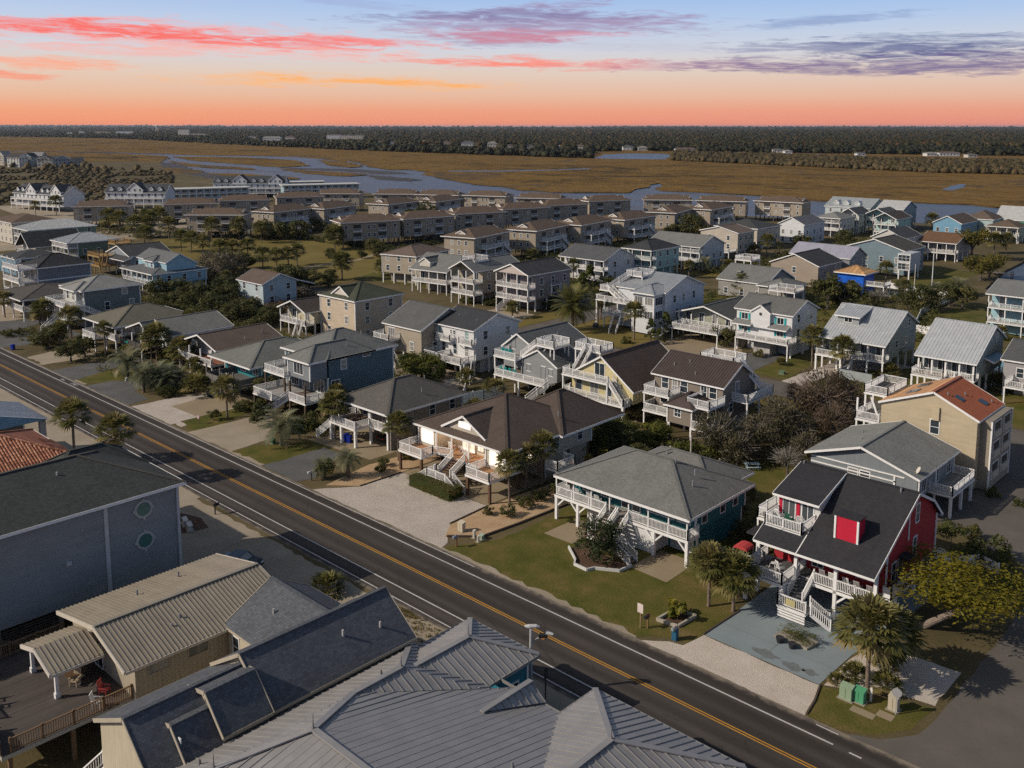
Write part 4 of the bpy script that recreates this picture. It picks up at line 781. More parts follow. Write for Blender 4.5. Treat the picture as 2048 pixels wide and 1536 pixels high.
# red house
b = Bld('stilt_house', 'red house with black saltbox roof, white railings and dormer balcony', -35, 83)
RED = siding((.36, .022, .03)); BLK = shingle((.042, .042, .047)); redp = siding((.5, .012, .04))
b.profile('x', [(75.7, 5.6), (85.4, 10.45), (89.4, 8.6), (92.0, 6.4)], -36.1, -28.9, BLK); b.profile('x', [(75.7, 5.6), (77.9, 6.7)], -40.4, -36.1, BLK); b.profile('x', [(85.3, 10.45), (89.4, 8.6), (92.0, 6.4)], -40.4, -36.1, BLK)
for xa, xb, sec in ((-36.1, -29.3, [(79.2, 2.8), (79.2, 7.15), (85.4, 10.3), (89.4, 8.45), (91.4, 6.7), (91.4, 2.8)]), (-40.0, -36.1, [(79.2, 2.8), (79.2, 6.25), (85.4, 6.25), (85.4, 10.3), (89.4, 8.45), (91.4, 6.7), (91.4, 2.8)])):
    mb = MB(); A = [(xa, y, z) for y, z in sec]; B_ = [(xb, y, z) for y, z in sec]; mb.poly(A); mb.poly(B_[::-1])
    for i in range(len(sec)): j = (i+1) % len(sec); mb.poly([A[j], A[i], B_[i], B_[j]])
    wo = b.add('wall', mb, RED); fixn(wo.data)
b.rect = (-40, -29.3, 79.2, 91.4)
b.wins('+x', [86.2], 8.2, .8, 1.7); b.wins('+x', [85.9], 5.0, .8, 1.8); b.win('+x', 81, 4.2, .9, 1.7); b.win('+x', 82.5, 4.0, .95, 2.1, style=3, name='door'); b.win('-y', -38.8, 4.4, 2.2, 1.1, style=3); b.win('-y', -35.6, 4.2, 1.0, 1.9, style=2, name='door'); b.wins('-y', [-33.6, -31.2], 4.3, 1.4, 1.4, style=1)
mb = MB(); mb.box(-29.3, -29.2, 79.15, 79.35, 2.8, 6.9); mb.box(-29.3, -29.2, 91.25, 91.45, 2.8, 6.6); mb.box(-29.28, -29.2, 84.0, 84.15, 6.2, 9.2); mb.box(-29.3, -29.19, 79.2, 82, 2.8, 2.95); b.add('corner_trim', mb, WP())
b.add('door_canopy', MB().box(-29.3, -28.3, 81.8, 83.3, 5.3, 5.4), BLK)
# upper dormer with balcony
b.profile('x', [(79.6, 8.95), (85.5, 10.55)], -40.6, -35.9, BLK); b.add('dormer', MB().box(-40.35, -36.05, 80.3, 85.3, 6.5, 8.95), siding((.6, .6, .58))); b.rect = (-40.35, -36.05, 80.3, 85)
mb = MB(); mb.poly([(-36.04, 77.9, 6.6), (-36.04, 85.3, 10.3), (-36.04, 85.3, 6.6)]); b.add('dormer_cheek', mb, redp)
b.win('-y', -39.2, 7.65, 1.2, 1.7, style=1); b.win('-y', -37.3, 7.65, 1.1, 1.7, style=1)
for x in (-40.05, -38.25): b.add('shutter', MB().box(x-.16, x+.16, 80.2, 80.28, 6.9, 8.5), redp)
b.deck(-40.3, -36.5, 77.5, 80.3, 6.62, '-y-x+x', wood((.3, .29, .28))); b.posts([-40.15, -36.65], [77.65], 6.3, 7.75, .2, name='balcony_post'); b.deck(-41.6, -40.6, 78.5, 84, 6.6, '-x-y+y'); b.posts([-41.5], [78.6, 83.8], 0, 6.3, .16)
# red dormer block
b.add('dormer', MB().box(-33.75, -31.65, 78.4, 79.9, 6.8, 9.1), redp); b.add('dormer_roof', MB().box(-33.85, -31.55, 78.32, 79.98, 9.1, 9.17), BLK)
for x in (-33.75, -31.65): b.add('dormer_trim', MB().box(x-.09, x+.09, 78.32, 78.46, 6.95, 9.1), WP())
gd = wood((.1, .1, .105)); b.deck(-40.7, -36.7, 74.4, 79.2, 2.8, '-y-x+x', gd); b.deck(-34.9, -29.0, 76.7, 79.2, 2.8, '-y', gd); b.deck(-36.7, -34.9, 77.3, 79.2, 2.798, '', gd); b.deck(-29.2, -28.4, 78.4, 84, 2.8, '+x-y', gd, solid=True)
b.posts([-40.5, -36.9], [74.8], 0, 2.5, .34); b.posts([-40.4, -36.6, -32.8, -29.2], [76.85], 0, 5.5, .3); b.posts([-40, -35, -29.6], [82.5, 87, 91], 0, 2.8, .34); b.wall(-38.5, -30.5, 84, 91.2, 0, 2.75, siding((.5, .5, .49)), 'ground_floor_wall')
mb = MB()
for x, s_ in ((-32.8, 1), (-29.2, -1)): mb.beam((x, 76.85, 1.5), (x+s_, 76.85, 2.5), .16, .16)
b.add('knee_brace', mb, WP())
b.stairs((-35.75, 77.3, 2.8), (-35.75, 75.1, 1.4), 1.4, tread=gd); b.deck(-36.7, -33.9, 73.5, 75.1, 1.4, '-y-x', gd, .25); mb = MB()
for z in (.3, .55, .8, 1.05): mb.box(-36.6, -34, 73.52, 73.56, z, z+.17)
b.add('skirt_board', mb, WP()); b.stairs((-33.9, 74.4, 1.4), (-32.4, 75.2, .05), 1.2, tread=gd); b.vents([(-40.2, 85.2, 10.4), (-30.5, 85, 10.3)])
b.add('house_sign', MB().box(-35.8, -34.9, 73.42, 73.46, 1.65, 2.25), paint((.45, .4, .2))); b.add('small_roof', MB().box(-41.6, -40.2, 76.6, 79.4, 5.5, 5.7), BLK)
# ------------------------------------------------------------------ buildings on the near side of the road
GM = metal((.31, .3, .295), .5)
b = Bld('metal_roofed_building', 'large teal walled building under grey standing-seam metal hip roofs', -38, 33, cat='building')
tw = siding((.03, .2, .25)); b.wall(-50.4, -27, 14, 43.3, 0, 4.95, tw, corner=False); b.wall(-49.5, -43.4, 40, 47.5, 0, 4.93, tw, corner=True); b.wall(-36.5, -26, 40, 47.0, 0, 4.92, tw); b.win('+x', 46, 2.6, 1.0, 1.6, plane=-43.4)
def mhip(x0, x1, y0, y1, z, half, rise, back):
    """hip end facing the street at y1, ridge running back to y0"""
    xm = (x0+x1)/2; pk = (xm, y1-half, z+rise); bk = (xm, y0, z+rise)
    fs = [[(x0, y1, z), (x1, y1, z), pk], [(x1, y1, z), (x1, y0, z), bk, pk], [(x0, y0, z), (x0, y1, z), pk, bk]]
    mb = MB()
    for f in fs: mb.poly(f)
    mb.poly([(x0, y0, z-.02), (x1, y0, z-.02), (x1, y1, z-.02), (x0, y1, z-.02)])
    ro = b.add('roof', mb, GM)
    for f in fs: panels(b, ro, f, .6, GM)
    mb = MB()
    for p, q in (((x0, y1, z), pk), ((x1, y1, z), pk), (pk, bk)): mb.beam(Vector(p)+Vector((0, 0, .1)), Vector(q)+Vector((0, 0, .1)), .4, .08)
    b.add('ridge_cap', mb, GM, ro); mb = MB(); mb.box(x0-.1, x0, y0, y1, z-.18, z+.05); mb.box(x1, x1+.1, y0, y1, z-.18, z+.05); mb.box(x0-.1, x1+.1, y1, y1+.1, z-.18, z+.05); b.add('gutter', mb, metal((.28, .27, .26)), ro)
J = (-43.5, 28.8, 8.42); J2 = (-14, 28.8, 8.42); P1 = (-46.2, 37.8, 7.2); A1 = (-46.2, 33.8, 7.2); A2 = (-46.2, 23.8, 7.2)
faces = [[(-51.1, 42.8, 5), P1, A1, J, A2, (-46.2, 10, 7.2), (-51.1, 10, 5)], [(-51.1, 42.8, 5), (-41.3, 42.8, 5), P1], [P1, (-41.3, 42.8, 5.0), (-41.3, 44, 5), A1], [A1, (-41.3, 44, 5), (-14, 44, 5), J2, J], [A2, J, J2, (-14, 13.6, 5), (-41.3, 13.6, 5)], [(-46.2, 10, 7.2), A2, (-41.3, 13.6, 5), (-41.3, 10, 5)]]
mb = MB()
for f in faces: mb.poly([(x, y, z-.01) for x, y, z in f])
ro = b.add('roof', mb, GM)
for f in (faces[1], faces[2], faces[3], faces[4], faces[5]): panels(b, ro, f, .6, GM)
f = faces[0]; panels(b, ro, [(-51.1, 42.8, 5), P1, A1, (-46.2, 28.8, 7.2), (-51.1, 28.8, 5)], .6, GM); panels(b, ro, [(-51.1, 28.8, 5), (-46.2, 28.8, 7.2), A2, (-46.2, 10, 7.2), (-51.1, 10, 5)], .6, GM); panels(b, ro, [A1, J, (-46.2, 28.8, 7.2)], .6, GM); panels(b, ro, [J, A2, (-46.2, 28.8, 7.2)], .6, GM)
mb = MB(); up = Vector((0, 0, .1))
for p, q in (((-51.1, 42.8, 5), P1), (P1, A1), (A1, J), (J, J2), (J, A2), (A2, (-46.2, 10, 7.2))): mb.beam(Vector(p)+up, Vector(q)+up, .42, .09)
b.add('ridge_cap', mb, GM, ro)
mb = MB(); mb.box(-51.2, -51.1, 10, 42.8, 4.84, 5.03); mb.box(-42.8, -14, 44, 44.1, 4.84, 5.03); b.add('gutter', mb, metal((.28, .27, .26)), ro)
mhip(-50.2, -42.8, 38, 48.2, 5, 3.7, 1.5, 0); mhip(-37.1, -25.4, 35, 47.7, 5, 5.85, 2.0, 0)
# little street-side gable on the main slope
mb = MB(); mb.poly([(-41.2, 44.05, 5.1), (-39.9, 44.05, 6.05), (-39.9, 39.4, 6.05)]); mb.poly([(-39.9, 44.05, 6.05), (-38.6, 44.05, 5.1), (-39.9, 39.4, 6.05)]); mb.poly([(-41.2, 44.05, 5.1), (-38.6, 44.05, 5.1), (-39.9, 44.05, 6.05)]); g_ = b.add('roof', mb, GM)
panels(b, g_, [(-39.9, 44.1, 6.07), (-38.55, 44.1, 5.08), (-39.9, 39.3, 6.08)], .6, GM); mb = MB(); mb.beam((-39.9, 44.1, 6.14), (-39.9, 39.3, 6.14), .4, .08); b.add('ridge_cap', mb, GM, g_)
for x, y, z in ((-48.3, 24, 6.3), (-46.9, 36.6, 6.9), (-36, 31, 8.0), (-34, 36, 6.9)): b.add('vent_pipe', MB().tube([(x, y, z-.2), (x, y, z+.12), (x, y, z+.4)], [.22, .1, .06], 8), paint((.2, .2, .2)))
for p in (P1, J, A2, (-46.5, 44.5, 6.5), (-31.25, 41.85, 7.0)): b.add('lightning_rod', MB().tube([(p[0], p[1], p[2]+.1), (p[0], p[1], p[2]+.25), (p[0], p[1], p[2]+1.0)], [.14, .04, .015], 6), paint((.15, .14, .13)))
# charcoal shingled house
CH = shingle((.115, .124, .142), (.3, .19), .42, .4); cw = siding((.5, .44, .33), .3, True)
b = Bld('shingled_house', 'cream house with charcoal shingle roof squeezed between two metal roofed buildings', -55, 33, trim=paint((.42, .37, .29)))
b.profile('y', [(-57.6, 6.3), (-53.6, 8.7), (-49.95, 6.0)], 29.8, 42.4, CH, cw, .1, .3); b.profile('y', [(-57.9, 5.9), (-53.4, 8.05), (-49.7, 5.2)], 21.7, 30, CH, cw, .1, .3)
b.profile('x', [(33.6, 5.7), (37.9, 8.0), (41.6, 5.9)], -62.6, -53.6, CH, cw, .1, .25); b.win('-y', -61.2, 4.3, .85, 1.6, plane=33.85); b.win('-x', 37.6, 4.6, .85, 1.6, plane=-62.3)
b.profile('y', [(-54.2, 7.72), (-52.0, 8.2), (-49.8, 6.1)], 26.4, 30, CH, cw, 5.6, .2); b.profile('y', [(-53.0, 7.0), (-51.7, 7.3), (-49.75, 5.45)], 23.9, 27, CH, cw, 4.4, .2)
b.rect = (-53, -50.2, 23.95, 27); b.win('-y', -51.4, 5.9, 1.1, 1.4, plane=24.1, style=2); b.add('fan_window', MB().tube([(-52.0, 26.66, 7.6), (-52.0, 26.52, 7.6)], [.3, .3], 16), glass()); b.add('fan_window_trim', MB().tube([(-52.0, 26.68, 7.6), (-52.0, 26.58, 7.6)], [.42, .42], 16), WP())
b.vents([(-52.0, 37.2, 7.6), (-51.5, 40.2, 7.2), (-59.2, 36.0, 7.0)], paint((.5, .48, .45)))
# beige ribbed metal house with a roof deck porch
b = Bld('metal_roofed_house', 'beige board-sided house with tan ribbed metal roof and covered deck', -68, 32)
BM = metal((.33, .29, .23), .5); bw = siding((.38, .33, .25), .35, True)
mb = MB(); sec = [(-74.2, 5.5), (-67.1, 7.0), (-62, 5.5)]
fl = [(-74.2, 25.6, 5.6), (-67.1, 25.6, 7.05), (-67.1, 39.4, 7.05), (-74.2, 39.4, 5.6)]; fr_ = [(-67.1, 25.6, 7.05), (-62, 25.6, 5.6), (-62, 39.4, 5.6), (-67.1, 39.4, 7.05)]
mb.poly(fl); mb.poly(fr_); ro = b.add('roof', mb, BM); panels(b, ro, fl, .34, BM); panels(b, ro, fr_, .34, BM)
mb = MB(); mb.beam((-67.1, 25.6, 7.16), (-67.1, 39.4, 7.16), .36, .07); b.add('ridge_cap', mb, BM, ro); mb = MB()
for y in (25.55, 39.45): mb.beam((-74.2, y, 5.52), (-67.1, y, 6.97), .1, .3); mb.beam((-67.1, y, 6.97), (-62, y, 5.52), .1, .3)
mb.box(-62.02, -61.9, 25.6, 39.4, 5.4, 5.62); b.add('fascia', mb, paint((.55, .5, .42)))
sec = [(-73.6, 0.1), (-73.6, 5.6), (-67.1, 6.9), (-62.5, 5.6), (-62.5, .1)]; mb = MB(); A = [(x, 26.5, z) for x, z in sec]; B_ = [(x, 39.0, z) for x, z in sec]; mb.poly(A); mb.poly(B_[::-1])
for i in range(5): j = (i+1) % 5; mb.poly([A[j], A[i], B_[i], B_[j]])
wo = b.add('wall', mb, bw); fixn(wo.data); b.rect = (-73.6, -62.5, 26.5, 39)
for y in (28.3, 31.4, 35.8): b.win('+x', y, 4.7, 1.5, .7, style=1, fm=paint((.35, .3, .23)))
b.win('-y', -69.4, 3.95, 2.6, 2.1, style=1, name='patio_door'); b.vents([(-71.5, 34.5, 6.3), (-70.8, 30.6, 6.4), (-64.8, 31.2, 6.4), (-64.3, 30.3, 6.2)])
fl = [(-72.3, 22.2, 4.95), (-69.5, 22.2, 5.75), (-69.5, 26.0, 5.75), (-72.3, 26.0, 4.95)]; fr_ = [(-69.5, 22.2, 5.75), (-66.6, 22.2, 4.95), (-66.6, 26.0, 4.95), (-69.5, 26.0, 5.75)]
mb = MB(); mb.poly(fl); mb.poly(fr_); ro = b.add('porch_roof', mb, BM); panels(b, ro, fl, .34, BM); panels(b, ro, fr_, .34, BM); mb = MB(); mb.beam((-72.3, 22.15, 4.87), (-69.5, 22.15, 5.67), .1, .28); mb.beam((-69.5, 22.15, 5.67), (-66.6, 22.15, 4.87), .1, .28); mb.box(-66.62, -66.5, 22.2, 26, 4.72, 4.95); b.add('fascia', mb, paint((.6, .55, .48)), ro)
b.posts([-71.7, -67.0], [22.7], 2.8, 4.8, .24, name='porch_post'); b.posts([-71.7, -67.0], [22.7], 2.78, 3.2, .36, name='post_base')
dkm = wood((.075, .062, .055)); wb = paint((.2, .125, .07), .85); b.add('deck', MB().box(-75.5, -62.9, 17.6, 26.5, 2.5, 2.8, 0, 1), [paint((.42, .4, .36)), dkm])
b.railing([((-63.0, 26.4, 2.8), (-63.0, 18.2, 2.8)), ((-75.4, 26.4, 2.8), (-75.4, 18.2, 2.8)), ((-75.4, 18.1, 2.8), (-68, 18.1, 2.8))], 1.0, wb); b.posts([-75.2, -69.5, -63.3], [18.2, 22.3, 25.9], 0, 2.5, .26, wb)
b.add('bamboo_screen', MB().box(-66.6, -62.95, 17.55, 17.62, 2.9, 3.9), wood((.12, .08, .06), .08)); b.stairs((-66.8, 17.6, 2.8), (-65.0, 15.2, 1.5), 1.2, wb); b.stairs((-58.2, 24.5, 2.6), (-58.2, 18.6, .05), 1.3)
# big grey house
b = Bld('beach_house', 'big blue-grey house with two round windows and dark shingle hip roof', -86, 33)
gw4 = siding((.25, .262, .268)); b.wall(-93, -80.0, 12, 38.9, 2.7, 10.8, gw4, corner=False); b.add('corner_trim', MB().box(-80.05, -79.85, 38.75, 39.0, .1, 10.8), paint((.5, .5, .5))); b.add('downspout', MB().box(-80.05, -79.9, 32.0, 32.35, .1, 10.8), paint((.5, .5, .5)))
b.wall(-92.5, -80.4, 32.6, 38.5, .1, 2.7, gw4, 'ground_floor_wall', False); b.posts([-92, -86, -80.4], [13, 18, 23, 28], 0, 2.7, .35, paint((.2, .17, .14)))
for i in range(9): b.add('slat', MB().box(-80.35, -80.3, 12, 28, .3+i*.24, .42+i*.24), paint((.09, .075, .065)))
for p_, q_ in (((-80.25, 16, .2), (-80.25, 21, 2.6)), ((-80.25, 26, .2), (-80.25, 21, 2.6))): b.add('cross_brace', MB().beam(p_, q_, .08, .3), paint((.14, .12, .1)))
for z in (9.4, 6.4):
    o_ = b.add('round_window', MB().tube([(-80.02, 35.6, z), (-79.9, 35.6, z)], [.86, .86], 28), paint((.42, .42, .4))); b.add('pane', MB().tube([(-79.95, 35.6, z), (-79.86, 35.6, z)], [.62, .62], 28), paint((.07, .17, .15), .1, .1, .6), o_)
    for dy, dz in ((0, .88), (0, -.88), (.88, 0), (-.88, 0)): b.add('keystone', MB().box(-80.0, -79.86, 35.6+dy-.1, 35.6+dy+.1, z+dz-.14, z+dz+.14), paint((.42, .42, .4)), o_)
D4 = shingle((.07, .077, .073), (.3, .19), .42, .4); b.hip(-93.6, -79.4, 10, 39.5, 11.0, 2.7, D4, cap=shingle((.11, .105, .09))); b.vents([(-84.6, 30, 12.9)], paint((.45, .43, .4))); b.add('vent_hood', MB().box(-80.0, -79.8, 28.6, 29.0, 6.4, 6.75), paint((.5, .5, .5)))
b.hip(-93.3, -86.9, 30, 39.55, 11.02, 2.0, D4)
# terracotta tiled roof
b = Bld('tiled_house', 'house with terracotta barrel tile hip roof beside the big grey house', -100, 28)
b.wall(-107, -96.4, 12, 35.2, 0, 10.4, siding((.3, .29, .25)), corner=False); TC = paint((.34, .12, .065), .8, .25); b.hip(-107.8, -95.6, 10, 35.9, 10.5, 2.4, TC, fascia=True, cap=TC)
tm = MB(); n_ = 6
for i in range(n_):
    a0, a1 = math.pi*i/n_, math.pi*(i+1)/n_
    tm.poly([(.13*math.cos(a0), -.24, .1*math.sin(a0)), (.13*math.cos(a1), -.24, .1*math.sin(a1)), (.1*math.cos(a1), .24, .085*math.sin(a1)), (.1*math.cos(a0), .24, .085*math.sin(a0))][::-1])
tm.poly([(.13*math.cos(math.pi*i/n_), -.24, .1*math.sin(math.pi*i/n_)) for i in range(n_+1)])
def tile_mat():
    m, n, p = _mat('terracotta'); oi = n.new('ShaderNodeObjectInfo'); n.put(p.inputs['Base Color'], n.ramp(oi.outputs['Random'], [(0, (.2, .07, .04)), (.4, (.36, .14, .075)), (.8, (.5, .25, .15)), (1, (.42, .16, .09))])); p.inputs['Roughness'].default_value = .85; return m
TM = tm.mesh('roof_tile', tile_mat()); roof = [o for o in b.o.children if o.name.startswith('roof')][0]
hw = 6.1; sl = 2.4/hw
def tile(x, y, z, rx, rz):
    o = link('roof_tile', TM, roof, (x-b.ox, y-b.oy, z)); o.rotation_euler = (rx, rnd.uniform(-.05, .05), rz+rnd.uniform(-.04, .04))
cnt = 0
pt = math.atan(sl)
for r_ in range(14):                                   # slope facing the grey house
    for c_ in range(26):
        d = .2+r_*.42; x = -95.6-d; y = 35.6-c_*.3
        if 35.9-y < d+.1 or cnt > 250: continue
        tile(x, y, 10.5+d*sl+.03, pt, math.pi/2); cnt += 1
for r_ in range(5):
    for c_ in range(22):                               # hip end facing the road
        d = .2+r_*.45; x = -95.9-c_*.3; y = 35.9-d
        if -95.6-x < d+.1 or cnt > 290: continue
        tile(x, y, 10.5+d*sl+.03, pt, math.pi); cnt += 1
for i in range(22):
    d = .3+i*.28; tile(-95.6-d, 35.9-d, 10.5+d*sl+.12, math.atan(sl/1.414), math.pi*.75)
# blue metal porch roof at the left edge
b = Bld('beach_house', 'olive grey house with blue metal porch roof at left edge', -131, 39)
b.wall(-138, -127, 28, 40, 0, 6.4, siding((.2, .2, .17))); BL = metal((.14, .3, .46), .3); fl = [(-134, 43.3, 6.4), (-122.8, 40.2+3.1, 6.4), (-122.8, 36, 8.2), (-134, 36, 8.2)]
fl = [(-133.6, 43.2, 6.5), (-123.2, 43.2, 6.5), (-123.2, 37, 8.3), (-133.6, 37, 8.3)]; mb = MB(); mb.poly(fl); mb.poly([(-123.2, 43.2, 6.5), (-123.2, 30.8, 6.5), (-123.2, 37, 8.3)]); mb.poly([(-133.6, 37, 8.3), (-123.2, 37, 8.3), (-123.2, 30.8, 6.5), (-133.6, 30.8, 6.5)]); ro = b.add('roof', mb, BL); panels(b, ro, fl, .6, metal((.5, .52, .54), .3))
b.posts([-124, -133], [42.6], 0, 6.3, .7, paint((.42, .42, .42)), 'column'); b.wall(-133, -124.4, 33, 40.5, 0, 6.3, siding((.17, .17, .145)))
# ------------------------------------------------------------------ rows behind
def gh(label, x0, x1, y0, y1, ze, roof, hr, wc, rc, st=2.7, porch=0, rz=0, lod=1, name='beach_house', nx=3, ny=3, balc=(), rm=None, base=None, wst=(1.0, 1.5), trim=None, pfl=None, shade=None, group=None, stair=None):
    cx_, cy_ = (x0+x1)/2, (y0+y1)/2; b = Bld(name, label, cx_, cy_, rz, lod=lod, trim=trim, group=group); wm = siding(wc); r = rm or shingle(tuple(v*1.35 for v in rc) if sum(rc) < .5 else rc); o = .4
    a0, a1, b0, b1 = x0+o, x1-o, y0+o+porch, y1-o
    ribs = .5 if rm else 0
    if roof == 'hip': b.wall(a0, a1, b0, b1, st, ze-.1, wm); b.hip(x0, x1, y0, y1, ze, hr, r, ribs=ribs)
    elif roof == 'gx': b.gable('x', x0, x1, y0, y1, ze, hr, r, None, ribs=ribs); b.gable_wall = None; gwall(b, 'x', a0, a1, y0, y1, ze, hr, wm, st, porch, o)
    else: b.gable('y', x0, x1, y0, y1, ze, hr, r, None, ribs=ribs); gwall(b, 'y', y0+o+porch, y1-o, x0, x1, ze, hr, wm, st, 0, o)
    b.rect = (a0, a1, b0, b1)
    z = st+1.45
    while z < ze-.6:
        if nx: b.spread('-y', nx, z, *(wst if not porch else (1.3, 1.9)), style=0 if not porch else 1)
        if ny: b.spread('+x', ny, z, *wst)
        if nx: b.spread('-x', max(1, ny-1), z, *wst)
        z += 2.85
    if porch:
        zs = []; z = st
        while z < ze-1.5: zs.append(z); z += 2.85
        for z in (pfl or zs): b.deck(a0, a1, y0+.3, b0, z, '-y-x+x', wood((.32, .3, .28)), .25)
        n = max(2, round((a1-a0)/3.2))
        for i in range(n+1): b.post(a0+.15+(a1-a0-.3)*i/n, y0+.5, 0, ze-.15, .2, name='porch_post')
    for (p, q, u, v, zz) in balc:
        b.deck(p, q, u, v, zz, '-y-x+x', wood((.32, .3, .28)), .25)
        for x in (p+.15, q-.15): b.post(x, u+.15, 0, zz-.25, .2, name='deck_post')
    if st > 1.5:
        nxp = max(2, round((a1-a0)/4.5)); nyp = max(2, round((b1-b0)/4.5))
        for i in range(nxp+1):
            for j in range(nyp+1):
                if 0 < i < nxp and j > 0: continue
                b.post(a0+.2+(a1-a0-.4)*i/nxp, b0+.2+(b1-b0-.4)*j/nyp, 0, st, .28)
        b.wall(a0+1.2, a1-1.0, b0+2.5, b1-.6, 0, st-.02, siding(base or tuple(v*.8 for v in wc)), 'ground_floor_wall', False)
        b.rect = (a0, a1, b0, b1)
    if stair: b.stairs(*stair)
    b.b0 = b0; return b
def gwall(b, axis, a0, a1, t0, t1, ze, hr, wm, zb, porch, o):
    mid = (t0+t1)/2; k = hr/(mid-t0); lo, hi = t0+o+porch, t1-o; zt = lambda t: ze+k*(t-t0)-.17 if t <= mid else ze+k*(t1-t)-.17
    sec = [(lo, zb), (lo, zt(lo)), (mid, zt(mid)), (hi, zt(hi)), (hi, zb)]
    if lo >= mid: sec = [(lo, zb), (lo, zt(lo)), (hi, zt(hi)), (hi, zb)]
    mk = (lambda a, t, z: (a, t, z)) if axis == 'x' else (lambda a, t, z: (t, a, z))
    mb = MB(); A = [mk(a0, t, z) for t, z in sec]; B = [mk(a1, t, z) for t, z in sec]; mb.poly(A); mb.poly(B[::-1])
    for i in range(len(sec)): j = (i+1) % len(sec); mb.poly([A[j], A[i], B[i], B[j]])
    fixn(b.add('wall', mb, wm).data)
WH = (.68, .68, .67); TAN = (.36, .31, .24); TANL = (.42, .37, .3)
DG = (.085, .088, .092); MG = (.16, .163, .157); LG = (.25, .25, .24); BRN = (.14, .105, .085)
WMET = metal((.5, .52, .53), .35); GMET = metal((.36, .38, .4), .35)
# ---- second row
b = gh('pale blue cottage with brown gable roof standing against dark thicket', -209.5, -197.2, 120.2, 130.5, 5.8, 'gx', 2.2, (.42, .5, .53), (.11, .082, .068), st=0.3, nx=2, ny=2); b.profile('x', [(128, 6.6), (136, 4.2)], -208, -198, shingle((0.154, 0.115, 0.0952)))
b = gh('small cream cottage with dark gable and porch stair beside big cream house', -172.5, -162, 108.5, 119, 5.4, 'gy', 2.0, (.52, .47, .34), (.065, .055, .05), st=2.6, porch=2.2, nx=2, ny=1, stair=((-164.6, 108.9, 2.6), (-162.9, 106.6, .05), 1.2))
b = gh('big cream two-storey house with green hip roof and small front gable', -162.6, -149.8, 112.2, 125.2, 8.9, 'hip', 2.6, (.52, .43, .32), (.062, .068, .048), st=.3, nx=2, ny=2); b.profile('y', [(-159.3, 9.3), (-156.2, 11.2), (-153.1, 9.3)], 113.2, 119, shingle((0.0868, 0.0952, 0.0672)), siding((.6, .55, .48)), 9.1, .2)
b = gh('tan house with steep grey gable roof and white side stairs', -135.8, -124.6, 107.9, 122, 7.4, 'gx', 3.3, TAN, (.1, .102, .1), st=2.6, nx=2, ny=2, balc=[(-136, -132, 104.8, 108.3, 2.8)]); b.stairs((-132, 106.2, 2.8), (-129.2, 106.2, .05), 1.2); b.win('-y', -133.4, 5.6, 1.9, 2.1, style=1, name='patio_door'); b.deck(-135.8, -131, 105.6, 108.3, 5.0, '-y-x+x')
b = gh('white two-storey house with charcoal roof and twin front balconies', -125.6, -114.8, 111.6, 124, 8.3, 'gx', 2.3, WH, (.045, .047, .052), st=2.7, nx=0, ny=2, balc=[(-121.4, -114.6, 108.2, 112, 2.9), (-125, -121.4, 108.6, 112, 2.895)])
for p, q in ((-124.3, -120.3), (-118, -114.6)):
    b.deck(p, q, 110.9, 112.1, 5.8, '-y-x+x'); [b.add('bracket', MB().beam((x, 112, 4.6), (x, 111, 5.5), .12, .12), WP()) for x in (p+.2, q-.2)]
b.wins('-y', [-124, -117], 7.0, .9, 2.0, name='door', g=paint((.25, .35, .34))); b.wins('-y', [-120.2, -121], 7.2, .6, .7); b.wins('-y', [-123, -120, -117], 4.2, .9, 1.8); b.stairs((-114.6, 110, 2.9), (-112.2, 107.2, .1), 1.2); b.vents([(-117, 114.6, 9.4), (-122, 115, 9.6)])
# grey house with the rooftop deck
b = Bld('stilt_house', 'grey house with rooftop deck and turquoise chairs on its balconies', -102, 116)
gw2 = siding((.26, .27, .275)); gr2 = shingle((0.14, 0.147, 0.147)); b.profile('y', [(-109.6, 6.3), (-106, 9.0), (-98.6, 5.5)], 113.2, 126.5, gr2, gw2, 2.9, .3); b.profile('y', [(-103, 5.6), (-98.9, 7.8), (-94.6, 5.5)], 110.6, 118, gr2, gw2, 2.9, .25); b.rect = (-102.8, -94.8, 110.9, 118)
b.wins('-y', [-101, -96.2], 4.4, .8, 1.1); b.win('-y', -97.8, 4.05, .9, 2.1, style=2, name='door'); b.wins('+x', [112.6, 114.8], 4.4, 1.1, 1.3); b.win('-y', -107, 7.2, .9, 2.1, plane=113.55, name='door', style=2)
b.deck(-108, -102.9, 109.6, 113.5, 5.6, '-y-x', wood((.36, .35, .34))); b.deck(-106.6, -95.2, 108.2, 110.9, 2.9, '-y-x', wood((.36, .35, .34))); b.deck(-106.6, -103, 110.9, 113.5, 2.898, ''); b.posts([-107.8, -103.1], [109.8], 0, 5.3, .22); b.posts([-106.4, -101, -95.4], [108.4], 0, 2.6, .24); b.posts([-109, -103, -95.2], [113, 119, 125.5], 0, 2.9, .28)
b.deck(-100, -96, 111.4, 115.6, 8.4, '-y-x+x+y', wood((.4, .38, .35))); b.posts([-97, -96.2], [111.7, 115.3], 6.2, 8.15, .16, name='deck_post'); b.stairs((-100, 112.3, 8.4), (-103.6, 112.3, 5.6), 1.1)
mb = MB(); mb.beam((-99, 111, 6.1), (-99.8, 111.8, 8.1), .14, .14); b.add('knee_brace', mb, WP()); mb = MB(); mb.beam((-99, 111, 6.1), (-98, 111.8, 8.1), .14, .14); b.add('knee_brace', mb, WP()); b.stairs((-95.2, 109, 2.9), (-97.6, 106.4, .05), 1.3); b.wall(-108, -96, 116, 126, 0, 2.85, siding((.22, .23, .235)), 'ground_floor_wall', False); b.vents([(-103.5, 121, 8.2)])
